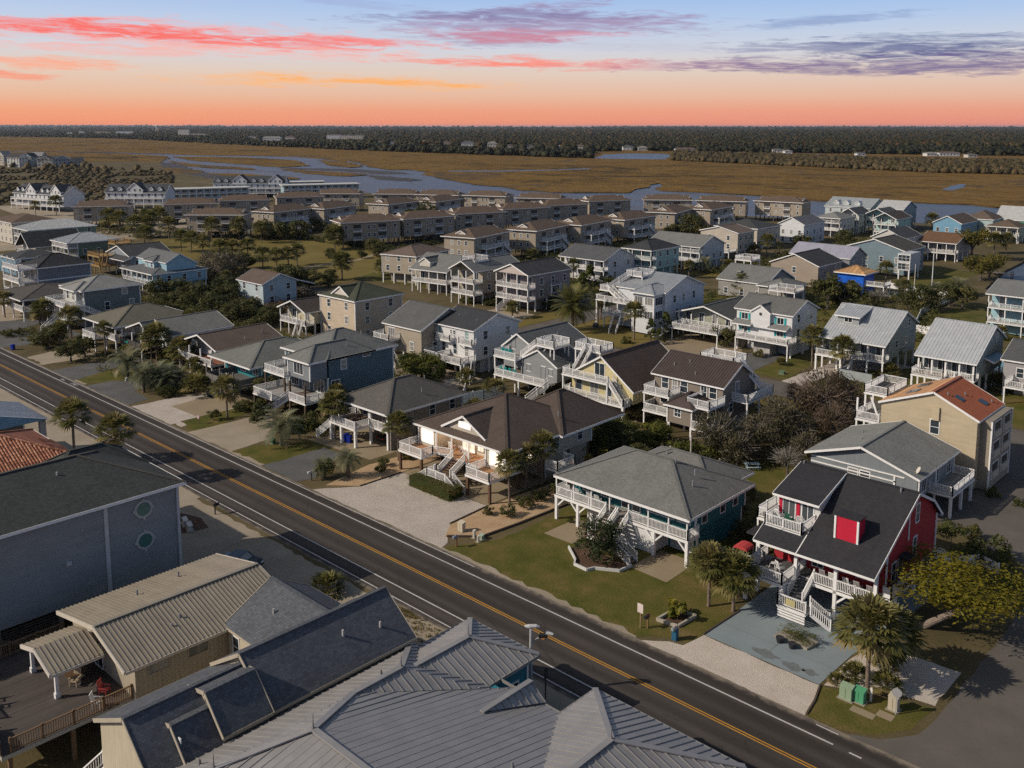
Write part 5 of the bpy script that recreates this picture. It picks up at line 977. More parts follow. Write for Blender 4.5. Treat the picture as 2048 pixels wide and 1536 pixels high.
# yellow house
b = Bld('stilt_house', 'pale yellow A-frame house with brown roof and zigzag white stairs', -86, 116)
yw = siding((.56, .48, .26)); b.profile('y', [(-90.8, 5.8), (-84.6, 9.5), (-78.4, 5.0)], 109, 124, shingle((0.119, 0.0868, 0.07)), yw, 3.0, .35); b.win('-y', -85, 7.2, 1.8, 2.1, plane=109.35, style=1, name='patio_door'); b.rect = (-90.4, -78.8, 109.35, 123); b.wins('-y', [-89, -83.2], 4.3, 1.1, 1.8); b.win('-y', -86, 4.1, 1.5, 2.0, style=1, name='patio_door'); b.spread('+x', 3, 4.2)
b.deck(-90.8, -79.2, 107.6, 109.4, 3.0, '-y-x+x', wood((.36, .34, .31))); b.deck(-91, -82, 107.4, 109.4, 6.0, '-y-x', wood((.36, .34, .31))); b.stairs((-82, 108.2, 6.0), (-79.4, 108.2, 3.0), 1.2); b.deck(-93.6, -88.2, 113.6, 117, 8.6, '-y-x+x+y', wood((.36, .34, .31))); b.stairs((-90.6, 113.6, 8.6), (-89.6, 109.4, 6.0), 1.2)
b.posts([-90.6, -84.8, -79.4], [107.8], 0, 2.7, .36); b.posts([-90.8, -82.2], [107.6], 3.0, 5.7, .2, name='deck_post'); b.posts([-93.4, -88.4], [113.8, 116.8], 0, 8.3, .2, name='deck_post'); b.wall(-88, -79.4, 113, 123, 0, 2.95, siding((.5, .43, .22)), 'ground_floor_wall', False); b.stairs((-90.8, 108.6, 3.0), (-93, 108.6, .05), 1.2)
# taupe house
b = Bld('stilt_house', 'taupe two-storey house with brown metal roof and four white balconies', -71, 116)
tp = siding((.22, .185, .15)); tr_ = metal((.085, .062, .055), .5); b.profile('x', [(112.2, 7.6), (117.2, 10.2), (122, 7.3)], -77.6, -65.2, tr_, tp, 2.7, .4, ribs=.45); b.rect = (-77.2, -65.6, 112.6, 121.6)
b.wins('-y', [-75.3, -72, -67.2], 6.5, 1.1, 1.7); b.win('-y', -73.6, 6.3, .8, 2.0, style=2, name='door'); b.win('-y', -68.7, 6.3, .9, 2.1, style=2, name='door'); b.win('-y', -75.4, 4.2, 1.2, 1.6); b.win('+x', 116.4, 6.6, .9, 2.1, name='door', style=2); b.spread('+x', 2, 4.2, .9, 1.3)
b.deck(-77.2, -72.6, 109.6, 112.6, 5.4, '-y-x+x', wood((.34, .33, .31))); b.deck(-69, -65.2, 108.4, 112.6, 5.4, '-y-x+x', wood((.34, .33, .31))); b.deck(-77.2, -72, 109.6, 112.6, 2.7, '-y-x', wood((.34, .33, .31))); b.posts([-77, -72.8], [109.8], 0, 5.1, .2); b.posts([-65.5], [108.6], 0, 5.1, .2)
b.wall(-71.6, -67.6, 107.8, 112.6, 2.5, 5.1, tp); b.win('-y', -69.9, 4.1, 1.0, 1.1, style=2); b.hip(-72, -67.2, 107.3, 113.2, 5.1, 1.5, tr_); b.posts([-71.4, -67.8], [108, 112], 0, 2.5, .26); b.deck(-67.6, -65.2, 107.6, 112.6, 2.5, '-y+x')
b.deck(-65.6, -63, 115, 122.4, 5.4, '-y+x+y', wood((.34, .33, .31))); b.posts([-63.2], [115.2, 118.6, 122.2], 0, 5.1, .2); b.deck(-72.6, -67, 117.6, 121.6, 9.6, '-y-x+x+y', wood((.36, .34, .31))); b.stairs((-67, 119.6, 9.6), (-64.2, 121.6, 5.4), 1.1); b.wall(-76, -66.4, 114, 121.4, 0, 2.7, siding((.5, .48, .45)), 'ground_floor_wall', False); b.vents([(-75, 114.5, 8.9), (-73, 115.6, 9.4), (-70.8, 113.6, 8.4)])
# ---- third row (beyond the back street)
gh('tan hip roofed stilt house with brown roof beside park lawn', -208.5, -196, 165, 182, 8.2, 'hip', 2.2, TAN, BRN, st=3.0, rz=14, nx=3, ny=3)
b = gh('grey roofed house with arched dormer and wraparound white porch', -190.5, -177.5, 161, 176, 6.2, 'gx', 3.6, (.33, .29, .23), MG, st=3.0, porch=2.2, rz=8, nx=3); b.profile('y', [(-188, 8.2), (-186, 9.4), (-184, 8.2)], 162, 168, shingle(MG), siding((.6, .57, .5)), 7.0, .2); b.rect = (-188, -184, 162.3, 168); b.win('-y', -186, 8.3, .8, .9, plane=162.3)
b = gh('tan tower house with stacked white porches and crow nest deck', -170, -160.8, 156.5, 174, 8.7, 'gy', 2.3, TAN, MG, st=2.8, porch=3.0, nx=2, ny=3); b.deck(-168.8, -164, 160, 165, 10.6, '-y-x+x+y'); b.posts([-168.6, -164.2], [160.2, 164.8], 8.8, 10.4, .2, name='deck_post')
b = gh('lavender grey three-storey house with pedimented triple porches', -157, -145.5, 159.4, 175.6, 9.1, 'gy', 2.3, (.27, .235, .235), (.05, .05, .055), st=2.9, porch=2.6, nx=3, ny=3); mb = MB(); mb.poly([(-156.4, 159.75, 9.0), (-146.1, 159.75, 9.0), (-151.25, 159.75, 11.1)]); b.add('pediment', mb, siding((.48, .42, .38))); b.stairs((-151.5, 159.8, 2.9), (-153.6, 157, .05), 1.4); b.wall(-145.9, -144.9, 167, 170.5, 3.6, 6.4, siding((.27, .235, .235))); b.win('+x', 168.7, 5.0, 2.4, 1.6, style=1, plane=-144.9)
# white house with metal roof and roof deck
b = Bld('beach_house', 'white house with grey metal roof, turret porch and rooftop deck', -116, 168, lod=1)
ww = siding((.6, .62, .64)); b.profile('x', [(163, 9.0), (171, 11.8), (179, 9.0)], -122.5, -109.4, GMET, ww, .3, .4, ribs=.5); b.rect = (-122, -109.8, 163.4, 178.6); b.wall(-115.6, -110.4, 160.2, 164, .3, 8.8, ww); b.rect = (-115.6, -110.4, 160.2, 164)
for z in (4.3, 7.3): b.spread('-y', 2, z, 1.9, 1.6, style=1); b.win('+x', 162, z, 2.6, 1.6, style=1)
b.hip(-116.2, -109.9, 159.4, 168, 9.0, 1.6, GMET, ribs=.5); b.rect = (-122, -109.8, 163.4, 178.6); b.wins('+x', [167, 170.5, 174.5], 7.2, .9, 1.5); b.wins('+x', [168, 173], 4.2, .9, 1.5)
b.deck(-126.4, -116, 160.6, 165, 6.0, '-y-x', wood((.4, .38, .36))); b.deck(-124.6, -117, 160.6, 164, 3.0, '-y-x', wood((.4, .38, .36))); b.posts([-126.2, -124, -120.4, -116.4], [160.9], 0, 5.7, .24); b.stairs((-120, 160.6, 3.0), (-118.2, 156.2, .05), 1.5)
b.deck(-122.6, -118, 166.6, 171.4, 11.2, '-y-x+x+y', wood((.4, .38, .36))); b.posts([-122.4, -118.2], [166.8, 171.2], 8.6, 11, .2, name='deck_post'); b.stairs((-121.4, 166.6, 11.2), (-124.8, 163, 8.0), 1.1); b.deck(-126.4, -123.6, 162, 165, 8.0, '-y-x'); b.stairs((-123.6, 162.6, 8.0), (-119.6, 161.6, 6.0), 1.1)
b = gh('low sage cottage with wide dark gable, front deck and ramp', -108.2, -94.6, 165, 181, 5.0, 'gy', 2.0, (.34, .35, .27), (.075, .077, .075), st=2.6, porch=1.8, nx=4, ny=2, balc=[(-106, -95, 160.2, 166, 2.7)]); b.stairs((-106, 162, 2.7), (-109.5, 159, .1), 1.4)
b = gh('white two-storey house with turquoise shutters and grey roof', -92.4, -79.8, 161.8, 173, 8.4, 'gx', 2.3, (.7, .7, .7), (.17, .17, .165), st=3.2, nx=0, ny=2, balc=[(-90.4, -79.2, 158.8, 162.2, 3.4)]); tq = paint((.02, .32, .33))
for x in (-90.2, -82.6):
    for z in (7.0, 4.6):
        b.win('-y', x, z, 1.3, 1.2, style=1); [b.add('shutter', MB().box(x+d-.22, x+d+.22, 162.12, 162.2, z-.65, z+.65), tq) for d in (-.98, .98)]
    b.profile('x', [(160.7, 5.6), (162.3, 6.3)], x-2, x+2, shingle((0.238, 0.238, 0.231)))
b.profile('y', [(-88.6, 8.3), (-86.4, 9.8), (-84.2, 8.3)], 161.2, 166, shingle((0.238, 0.238, 0.231)), siding((.7, .7, .7)), 5.2, .2); b.add('wheel_ornament', MB().tube([(-86.4, 161.38, 8.0), (-86.4, 161.3, 8.0)], [.3, .3], 12), paint((.05, .05, .05))); b.wall(-87.4, -84, 161, 164, 0, 3.0, paint((.4, .38, .36), .9, .3), 'stone_wall', False)
# the two white metal roofed houses
for (lab, x0, x1, y0, dor) in (('sage house with white metal saltbox roof and shed dormer', -73.9, -61.6, 160.2, True), ('sage house with plain white metal saltbox roof beside pool', -55.9, -46.0, 158, False)):
    b = Bld('stilt_house', lab, (x0+x1)/2, y0+8, lod=1); sw = siding((.3, .335, .325)); b.profile('x', [(y0, 5.8), (y0+9.4, 10.7), (y0+15.5, 7.8)], x0, x1, WMET, None, ribs=.55)
    sec = [(y0+2.6, 2.9), (y0+2.6, 6.9), (y0+9.4, 10.5), (y0+15.1, 7.7), (y0+15.1, 2.9)]; mb = MB(); A = [(x0+.4, t, z) for t, z in sec]; B_ = [(x1-.4, t, z) for t, z in sec]; mb.poly(A); mb.poly(B_[::-1])
    for i in range(5): j = (i+1) % 5; mb.poly([A[j], A[i], B_[i], B_[j]])
    fixn(b.add('wall', mb, sw).data); b.rect = (x0+.4, x1-.4, y0+2.6, y0+15.1); b.spread('-y', 4, 4.3, 1.5, 2.0, style=1); b.wins('+x', [y0+11.5], 8.4, 1.0, 1.3); b.wins('+x', [y0+10.5, y0+6], 5.2, .9, 1.3)
    b.deck(x0+.2, x0+5.2, y0-1.8, y0+2.6, 2.9, '-y-x', wood((.34, .28, .22))); b.deck(x0+5.2, x1-.3, y0+.4, y0+2.6, 2.898, '-y+x', wood((.34, .28, .22))); b.posts([x0+.4, x0+5], [y0-1.6], 0, 2.65, .3); n = 4
    for i in range(n+1): b.post(x0+.6+(x1-x0-1.2)*i/n, y0+.6, 0, 5.6, .26)
    for j in range(4): b.post(x1-.6, y0+4+j*3.6, 0, 2.9, .3); b.post(x0+.6, y0+4+j*3.6, 0, 2.9, .3)
    b.stairs((x0+5.9, y0+.4, 2.9), (x0+5.9, y0-2.4, .05), 1.3)
    if dor:
        mb = MB(); mb.box(x0+1.6, x0+5.6, y0+4.2, y0+9, 7.6, 9.5); b.add('dormer', mb, sw); b.rect = (x0+1.6, x0+5.6, y0+4.2, y0+9); b.win('-y', x0+3.6, 8.7, 1.4, .8, style=1); b.profile('x', [(y0+3.6, 9.5), (y0+9.4, 10.75)], x0+1.2, x0+6, WMET, ribs=.55); b.add('storage_box', MB().box(x0+6, x0+12, y0-4.6, y0-4.4, 0, 1.6).box(x0+6, x0+6.2, y0-4.6, y0+.2, 0, 1.6), paint((.3, .33, .34)))
    else: b.profile('y', [(x1-.4, 6.0), (x1+1.2, 5.4)], y0+5, y0+11, metal((.16, .24, .3)))
b = gh('pale blue three-storey house with grey roof at right edge', -60.4, -46, 210, 226, 8.9, 'gx', 2.2, (.3, .47, .52), (.16, .165, .16), st=.3, porch=2.8, nx=3, ny=2, pfl=[6.0, 2.9]); b.vents([(-55, 214, 9.8)])
b = gh('grey house with dark roof cut off by right edge', -43.9, -33, 163, 176, 6.2, 'gx', 2.4, (.32, .31, .31), DG, st=2.8, nx=2, ny=1, balc=[(-42, -34, 158.5, 164, 2.9)])
# ---- fourth row
b = gh('white farmhouse with dark gable, red shutters and shed dormer', -176.5, -159.5, 206.5, 222, 6.2, 'gx', 3.0, (.66, .66, .66), DG, st=.4, nx=4, ny=2, lod=1, porch=2)
gh('mint green house with black hip roof and double porches', -164.5, -153.5, 221, 236, 8.3, 'hip', 2.4, (.36, .52, .47), (.045, .047, .05), st=2.6, porch=2.6)
gh('pale grey house with grey cross roof and octagon porch behind mint house', -171, -151, 243, 258, 7.4, 'gx', 3.0, (.5, .53, .53), MG, st=2.7, porch=2)
b = gh('grey shingled cottage with skylights and white crow nest deck', -126, -111.5, 211, 226, 4.6, 'gx', 3.3, (.27, .26, .24), (.15, .153, .148), st=.3, nx=3, ny=2); b.deck(-126.6, -121.6, 221, 226, 8.6, '-y-x+x+y'); b.posts([-126.4, -121.8], [221.2, 225.8], 5.0, 8.4, .2, name='deck_post'); mb = MB(); mb.box(-122, -120.8, 214.2, 215.4, 6.35, 6.75); b.add('skylight', mb, glass()); b.hip(-114, -105.5, 210, 221, 4.4, 1.6, shingle((0.21, 0.214, 0.207))); b.wall(-113.6, -106, 210.6, 220.6, 0, 4.3, siding((.27, .26, .24))); b.deck(-108, -101, 205, 210, 4.6, '-y-x+x+y'); b.posts([-107.8, -101.2], [205.2, 209.8], 0, 4.3, .2)
gh('tan brick-toned gabled house with black roof and lookout deck', -125.6, -110.8, 238.4, 254, 6.2, 'gy', 2.9, (.34, .28, .225), (.05, .05, .052), st=.3, nx=1, ny=2)
gh('house being reroofed with pale purple underlayment on its gables', -128.6, -109.8, 256, 268, 6.6, 'gx', 2.9, (.26, .265, .28), (.38, .38, .46), st=.4, nx=3, ny=2)
b = gh('large slate blue canal house with brown roof and screened porches', -120.5, -101.5, 275, 291, 7.6, 'gy', 3.0, (.17, .235, .27), (.075, .07, .062), st=.4, nx=4, ny=3); b.wall(-101.9, -98.5, 270.5, 278, 2.7, 7.6, siding((.5, .52, .53))); b.spread('-y', 3, 6.3, 1.0, 1.7); b.spread('-y', 3, 3.9, 1.0, 1.7); b.posts([-101.6, -98.7], [270.7, 277.8], 0, 2.7, .3)
b = Bld('unfinished_tower', 'square tower wrapped in blue tarp under a bare plywood roof', -101.5, 241, lod=1); b.wall(-105.2, -98.2, 237.8, 244.5, .0, 5.5, ground('blue_tarp', [(.3, (.01, .07, .38)), (.6, (.02, .13, .62)), (.8, (.14, .32, .8))], .6, 3, .35, 1.2), 'tarp_wall', False); b.hip(-106, -97.4, 237, 245.4, 5.6, 1.7, wood((.5, .28, .12), 1.2)); b.deck(-98.2, -93, 238.5, 243, 2.8, '-y+x'); b.posts([-93.2], [238.7, 242.8], 0, 2.6, .2)
# ---- fifth row and the houses by the water
gh('tall boxy beige house with set-back upper storeys and deck', -170, -155, 272.5, 284, 9, 'gy', 1.8, (.46, .41, .34), BRN, st=2.8, nx=2, ny=3, balc=[(-168, -156, 268.5, 273, 2.9)])
gh('wide beige house with dark hip roof behind tall beige house', -181, -163, 300, 318, 7.6, 'hip', 2.6, (.48, .43, .35), (.055, .058, .058), st=2.8, nx=4, ny=3, lod=2)
gh('tall white gabled house with slate grey roof and few windows', -167.8, -157, 324, 342, 7.6, 'gy', 2.6, (.62, .63, .64), (.12, .125, .14), st=.3, nx=3, ny=3, lod=2)
gh('grey roofed white house with balcony left of mint row house', -169, -157.5, 356, 371, 7.6, 'hip', 2.0, (.55, .55, .53), LG, st=2.8, porch=2.4, lod=2)
gh('white house with dark gable and porch among waterfront row', -165.5, -157.5, 372, 386, 8, 'gy', 2.6, (.6, .6, .58), DG, st=2.8, porch=2, lod=2, nx=2)
gh('mint waterfront house with dark roof and covered balcony', -158, -148, 380, 394, 8, 'gy', 2.4, (.3, .5, .47), DG, st=2.8, porch=2.4, lod=2, nx=2)
gh('mint waterfront house with brown roof beside the dark roofed mint one', -148, -138.5, 364, 380, 8, 'gy', 2.4, (.35, .52, .48), (.08, .065, .055), st=2.8, porch=2.4, lod=2, nx=2)
b = gh('large waterfront house with pale grey metal roof and three dormers', -184, -163, 398, 416, 8.6, 'gx', 3.8, (.45, .5, .5), LG, rm=metal((.4, .43, .44), .4), st=2.8, lod=2, nx=4, ny=3)
for x in (-179, -174.5, -169.5): b.profile('y', [(x-1.3, 10.2), (x, 11.4), (x+1.3, 10.2)], 399.5, 404, WMET, siding((.5, .53, .52)), 9.4, .15)
gh('waterfront house with white metal roof and blue-grey side wall', -160.5, -148.8, 398, 414, 9, 'gx', 3.2, (.22, .3, .34), LG, rm=metal((.6, .6, .58), .4), st=2.6, lod=2, nx=3, ny=4)
gh('bright blue gabled house with brown roof near the canal', -128, -117, 372, 392, 7.2, 'gy', 2.8, (.16, .33, .46), (.11, .085, .068), st=.3, lod=2, nx=3, ny=3)
gh('pale teal house with brown hip roof behind bright blue house', -124, -112, 393, 408, 7.6, 'hip', 3.0, (.36, .46, .46), (.11, .085, .068), st=.3, lod=2)
gh('tan house with brown hip roof at right of bright blue house', -112, -100, 382, 396, 6.2, 'hip', 2.4, (.42, .38, .28), (.115, .085, .062), st=2.6, lod=2, porch=2)
gh('green house with broad white roof at far right shore', -115, -92, 404, 420, 7, 'gx', 5.0, (.06, .3, .22), LG, rm=metal((.6, .6, .58), .4), st=.3, lod=2, nx=5)
gh('house with copper brown roof and white canal deck', -113, -100.5, 316, 334, 6.2, 'gx', 2.6, (.33, .3, .27), (.14, .08, .045), st=2.8, porch=2.4, lod=2)
gh('white gabled house squeezed behind the slate blue canal house', -124, -113, 304, 320, 7.8, 'gy', 2.8, (.55, .54, .5), (.07, .072, .075), st=.3, lod=2)
# ---- left side, behind the front row
gh('cream hip roofed inn building at left edge', -395, -372, 122, 140, 8.2, 'hip', 2.4, (.5, .47, .4), (.12, .085, .062), st=.3, lod=2, nx=5)
gh('green house with white metal hip roof and stacked decks at left', -356, -341, 117, 141, 8.2, 'hip', 2.6, (.25, .3, .2), LG, rm=metal((.55, .56, .54), .4), st=2.6, porch=3, lod=2, nx=3, ny=4)
gh('cottage with steep black A-frame roof between green houses', -333, -321, 110, 128, 4.6, 'gy', 4.6, (.4, .38, .32), (.05, .05, .052), st=2.6, porch=2, lod=2, nx=2)
gh('olive green house with silver metal roof beside the scaffolded house', -316, -302, 115, 132, 7.3, 'hip', 2.4, (.15, .175, .12), LG, rm=metal((.44, .46, .47), .4), st=2.8, porch=3, lod=1, nx=3)
b = gh('slate house with raw yellow timber decks and roof frame', -282, -266, 118.5, 132, 6.2, 'gy', 2.6, (.25, .275, .31), (.06, .06, .062), st=2.6, nx=2, lod=1); tim = paint((.34, .22, .09), .8)
for z in (2.8, 5.6): b.deck(-284.5, -276, 114, 118.8, z, '-y-x+x', wood((.45, .28, .1)), m=tim)
b.deck(-281, -276, 119, 124, 9.0, '-y-x+x+y', wood((.45, .28, .1)), m=tim); b.posts([-284.3, -280, -276.2], [114.2], 0, 5.4, .22, tim); b.posts([-280.8, -276.2], [119.2, 123.8], 6, 8.8, .22, tim); b.stairs((-276, 116, 5.6), (-273, 114, 2.8), 1.2, tim); b.profile('x', [(116.5, 5.2), (119, 6.0)], -276, -265, shingle(DG))
b = gh('light blue house with grey gables and wraparound white porch', -251, -232, 109, 125, 5.7, 'hip', 1.6, (.3, .47, .55), (.12, .125, .128), st=2.7, porch=2.4, nx=5, lod=1); b.profile('x', [(113.5, 8.2), (117.5, 10.4), (122.5, 7.4)], -250, -233, shingle((0.168, 0.175, 0.179)), siding((.3, .47, .55)), 6.0, .3); b.wall(-243, -238, 112.6, 117, 6, 8.3, siding((.34, .52, .6))); b.spread('-y', 2, 7.3, .8, 1.3); b.hip(-243.6, -237.4, 112, 118, 8.3, 1.2, shingle((0.168, 0.175, 0.179)))
gh('low blue house just showing at left edge behind lavender house', -306, -292, 96, 110, 5.2, 'hip', 1.8, (.12, .26, .36), (.055, .058, .06), st=.3, lod=2)
# ------------------------------------------------------------------ apartment blocks (one of each kind built, then copied)
ORD = ['leftmost', 'second', 'third', 'fourth', 'fifth', 'sixth', 'seventh', 'eighth', 'ninth', 'tenth', 'eleventh', 'twelfth', 'thirteenth', 'fourteenth', 'fifteenth', 'sixteenth', 'seventeenth', 'eighteenth', 'nineteenth', 'twentieth', 'twenty-first', 'twenty-second', 'twenty-third', 'twenty-fourth', 'twenty-fifth', 'twenty-sixth', 'twenty-seventh', 'twenty-eighth', 'twenty-ninth', 'thirtieth']
def copy_tree(o, parent=None):
    c = o.copy(); col.objects.link(c); c.parent = parent
    for ch in o.children: copy_tree(ch, c)
    return c
def make_block(stairs):
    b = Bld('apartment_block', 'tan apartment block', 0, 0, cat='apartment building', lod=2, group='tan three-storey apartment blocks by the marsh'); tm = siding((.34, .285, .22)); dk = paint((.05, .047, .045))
    b.wall(-11.2, 11.2, -5.6, 5.6, 2.7, 9.3, tm, corner=True)
    for sgn, face in ((-5.6, '-y'), (5.6, '+y')):
        for x in (-5.4, 4.2):
            for z in (4.15, 7.2):
                y = sgn-.03 if sgn < 0 else sgn+.03
                o = b.add('balcony_shade_panel', MB().box(x-1.5, x+1.5, min(sgn, y), max(sgn, y), z-1.2, z+1.2), dk)  # recess shade painted as a flat dark panel on the solid wall
                yo = sgn-.35 if sgn < 0 else sgn+.35; b.add('balcony_slab', MB().box(x-1.6, x+1.6, min(sgn, yo), max(sgn, yo), z-1.45, z-1.2), WP())
                mb = MB(); rail(mb, (x-1.55, yo, z-1.2), (x+1.55, yo, z-1.2), 1.0, .3, 3.0, .07); b.add('railing', mb, WP())
        b.rect = (-11.2, 11.2, -5.6, 5.6)
        for z in (4.5, 7.5): b.wins(face, [-9.6, -1, 1.2, 9.2], z, .9, 1.3)
    for face in ('-x', '+x'):
        for z in (4.5, 7.5): b.wins(face, [-2.6, 0, 2.6], z, .9, 1.3)
    b.hip(-12, 12, -6.5, 6.5, 9.4, 2.3, shingle((.16, .115, .085)))
    for sx in (-1, 1): b.profile('x', [(-1.9, 10.3), (0, 11.3), (1.9, 10.3)], min(sx*7.6, sx*10.3), max(sx*7.6, sx*10.3), shingle((.16, .115, .085)), siding((.55, .5, .43)), 9.9, .15)
    for x in (-10.8, -6.5, -2.2, 2.2, 6.5, 10.8):
        for y in (-5.2, 0, 5.2): b.post(x, y, 0, 2.7, .35, paint((.12, .09, .07)))
    if stairs:
        for z in (2.9, 5.8): b.deck(-8.5, 6, -8.6, -5.6, z, '-y+x-x', wood((.3, .28, .26)))
        b.stairs((1.5, -8.9, 5.8), (6.2, -8.9, 2.9), 1.2); b.stairs((1.5, -8.9, 2.9), (6.2, -8.9, .05), 1.2); b.posts([-8.3, -3, 2, 5.8], [-8.4], 0, 5.5, .25)
    return b.o
APT = [('c', 'in the row nearest the houses', [(-215, 211, 104), (-214, 239, 103), (-214, 264, 99), (-213, 290, 94), (-217, 325, 106), (-213, 349, 97)]),
       ('b', 'in the long row behind the park oak', [(-276, 213, 71), (-272, 237, 79), (-271, 264, 73), (-272, 292, 75), (-271, 318, 74), (-271, 350, 69)]),
       ('d', 'in the row with sunlit cream ends', [(-336, 216, 103), (-335, 239, 106), (-332, 272, 103), (-328, 296, 105)]),
       ('e', 'in the dark-fronted rear left row', [(-397, 207, 59), (-397, 234, 61), (-396, 264, 62), (-400, 292, 40)]),
       ('f', 'in the rear row beside the tidal channel', [(-376, 311, 37), (-355, 322, 27), (-332, 334, 21), (-303, 341, 29), (-252, 375, 36), (-229, 387, 23), (-206, 402, 6)]),
       ('k', 'of the two standing alone nearest the park', [(-413, 174, 54), (-340, 189, 42)])]
protoS = make_block(True); protoP = make_block(False); first = {True: protoS, False: protoP}
for k, where, lst in APT:
    lst = sorted(lst, key=lambda q: project(q[0], q[1], 6)[0])
    for i, (x, y, a) in enumerate(lst):
        st = k in 'cd'; o = first.pop(st, None) or copy_tree(protoS if st else protoP)
        o.location = (x, y, 0)
        # turn the side with the stairs towards +X
        o.rotation_euler = (0, 0, R(a)); o['label'] = f"{ORD[i]} tan apartment block with brown roof {where}" if len(lst) > 2 else f"{('left', 'right')[i]} tan apartment block {where}"
# white condominiums with dark roofs
def condo(label, x, y, rz, n=4, wc=(.62, .64, .66)):
    b = Bld('condominium', label, x, y, rz, cat='apartment building', lod=2, group='white condominium rows'); W = n*11; wm = siding(wc); x0 = x-W/2
    b.wall(x0, x0+W, y-6, y+6, 2.6, 8.6, wm); b.gable('x', x0-.5, x0+W+.5, y-6.6, y+6.6, 8.6, 4.4, shingle((.08, .087, .098))); gwall(b, 'x', x0, x0+W, y-6.6, y+6.6, 8.6, 4.4, wm, 8.5, 0, .5); b.rect = (x0, x0+W, y-6, y+6)
    for z in (4.1, 7.1): b.spread('-y', n*3, z, 1.1, 1.8)
    for z in (2.8, 5.7): b.deck(x0+.5, x0+W-.5, y-8.4, y-6, z, '-y-x+x', wood((.4, .38, .36)))
    for i in range(n*2+1): b.post(x0+.7+(W-1.4)*i/(n*2), y-8.2, 0, 5.5, .3)
    for i in range(n):
        cx_ = x0+(i+.5)*11
        if i % 2: b.profile('y', [(cx_-4.6, 10.2), (cx_, 14.0), (cx_+4.6, 10.2)], y-6.9, y+2, shingle((.08, .087, .098)), wm, 8, .3); b.rect = (cx_-4.3, cx_+4.3, y-6.6, y+2); b.spread('-y', 3, 10, 1.0, 1.3)
        else:
            for d in (-2.4, 2.4): b.profile('y', [(cx_+d-1.1, 10.6), (cx_+d, 11.6), (cx_+d+1.1, 10.6)], y-5.6, y-1, shingle((.08, .087, .098)), wm, 9.6, .12)
    return b
condo('white condominium row with dark dormered roofs at left edge', -519, 190, 12, 4); condo('white condominium row with black roof behind the tan apartments', -493, 228, 40, 3); condo('white condominium row nearest the tidal creek', -520, 312, 44, 4)
def flatrow(label, x, y, rz, W):
    b = Bld('flat_roofed_motel', label, x, y, rz, cat='apartment building', lod=2, group='teal flat-roofed rows by the creek'); x0 = x-W/2; b.wall(x0, x0+W, y-5, y+5, 0, 8.2, siding((.3, .42, .46))); b.rect = (x0, x0+W, y-5, y+5)
    b.add('roof', MB().box(x0-1, x0+W+1, y-7.4, y+6, 8.2, 8.7), paint((.55, .54, .5))); n = int(W/4)
    for z in (1.6, 4.4, 7.0): b.spread('-y', n, z, 1.8, 1.7, style=1)
    for z in (2.9, 5.7): b.deck(x0, x0+W, y-7, y-5, z, '-y-x+x', wood((.45, .44, .42)))
    for i in range(n+1): b.post(x0+.2+(W-.4)*i/n, y-6.8, 0, 8.2, .25)
flatrow('teal three-storey row with flat white roof left of the creek', -499, 272, 70, 42); flatrow('teal flat roofed row farthest back by the creek', -516, 336, 64, 44); flatrow('teal flat roofed row right behind tan apartments', -481, 336, 66, 46)
# far houses on the left spit and in the mainland woods
i = 0
for (x, y, wd, h) in [(-1151, 376, 13, 16), (-1084, 367, 16, 15), (-1087, 381, 12, 15), (-1152, 413, 14, 14), (-1061, 389, 16, 12), (-1068, 400, 12, 12), (-1035, 396, 16, 13), (-1027, 408, 12, 11)]:
    b = Bld('distant_house', 'pale distant beach house in the far left cluster, ' + ORD[sorted(project(q[0], q[1], 0)[0] for q in [(-1151, 376), (-1084, 367), (-1087, 381), (-1152, 413), (-1061, 389), (-1068, 400), (-1035, 396), (-1027, 408)]).index(project(x, y, 0)[0])] + (' one' if False else ''), x, y, 20+i*7, lod=2, group='far beach houses on the spit'); wc = [(.5, .47, .4), (.6, .6, .58), (.26, .33, .38), (.45, .42, .36)][i % 4]; i += 1
    b.wall(x-wd/2, x+wd/2, y-6, y+6, 0, h*.68, siding(wc)); b.gable('y' if i % 2 else 'x', x-wd/2-.5, x+wd/2+.5, y-6.5, y+6.5, h*.68, h*.32, shingle([(.1, .1, .1), (.3, .3, .3), (.07, .07, .07)][i % 3]), siding(wc), h*.6, .5)
    for z in (2.5, 5.5, 8.0): b.rect = (x-wd/2, x+wd/2, y-6, y+6); b.spread('-y', 4, z, 1.6, 1.7, style=1); b.spread('+x', 3, z, 1.4, 1.6, style=1)
FARB = [(-3922, 2026, 47, 28), (-4083, 2176, 75, 10), (-5364, 2098, 37, 12), (-5672, 2285, 33, 13), (-5232, 2222, 80, 15), (-4839, 2172, 86, 17), (-2960, 1787, 30, 9), (-2506, 1582, 57, 12), (-2650, 1739, 31, 11), (-2290, 1654, 40, 18), (-2178, 1637, 64, 18), (-1825, 1456, 12, 8), (-1754, 1437, 14, 8), (-1749, 1528, 30, 9), (-1535, 1411, 16, 12), (-1429, 1375, 28, 13), (-1359, 1378, 21, 12), (-1273, 1340, 14, 8), (-1244, 1367, 14, 8), (-1175, 1377, 9, 8), (-1122, 1374, 15, 10), (-1035, 1406, 19, 9), (-994, 1396, 18, 8), (-901, 1392, 36, 7), (-754, 1445, 18, 7), (-715, 1404, 12, 6), (-577, 1360, 12, 6), (-502, 1432, 15, 6), (-483, 1449, 30, 7), (-436, 1402, 13, 6), (-581, 1237, 12, 6)]
FARB.sort(key=lambda q: project(q[0], q[1], 0)[0])
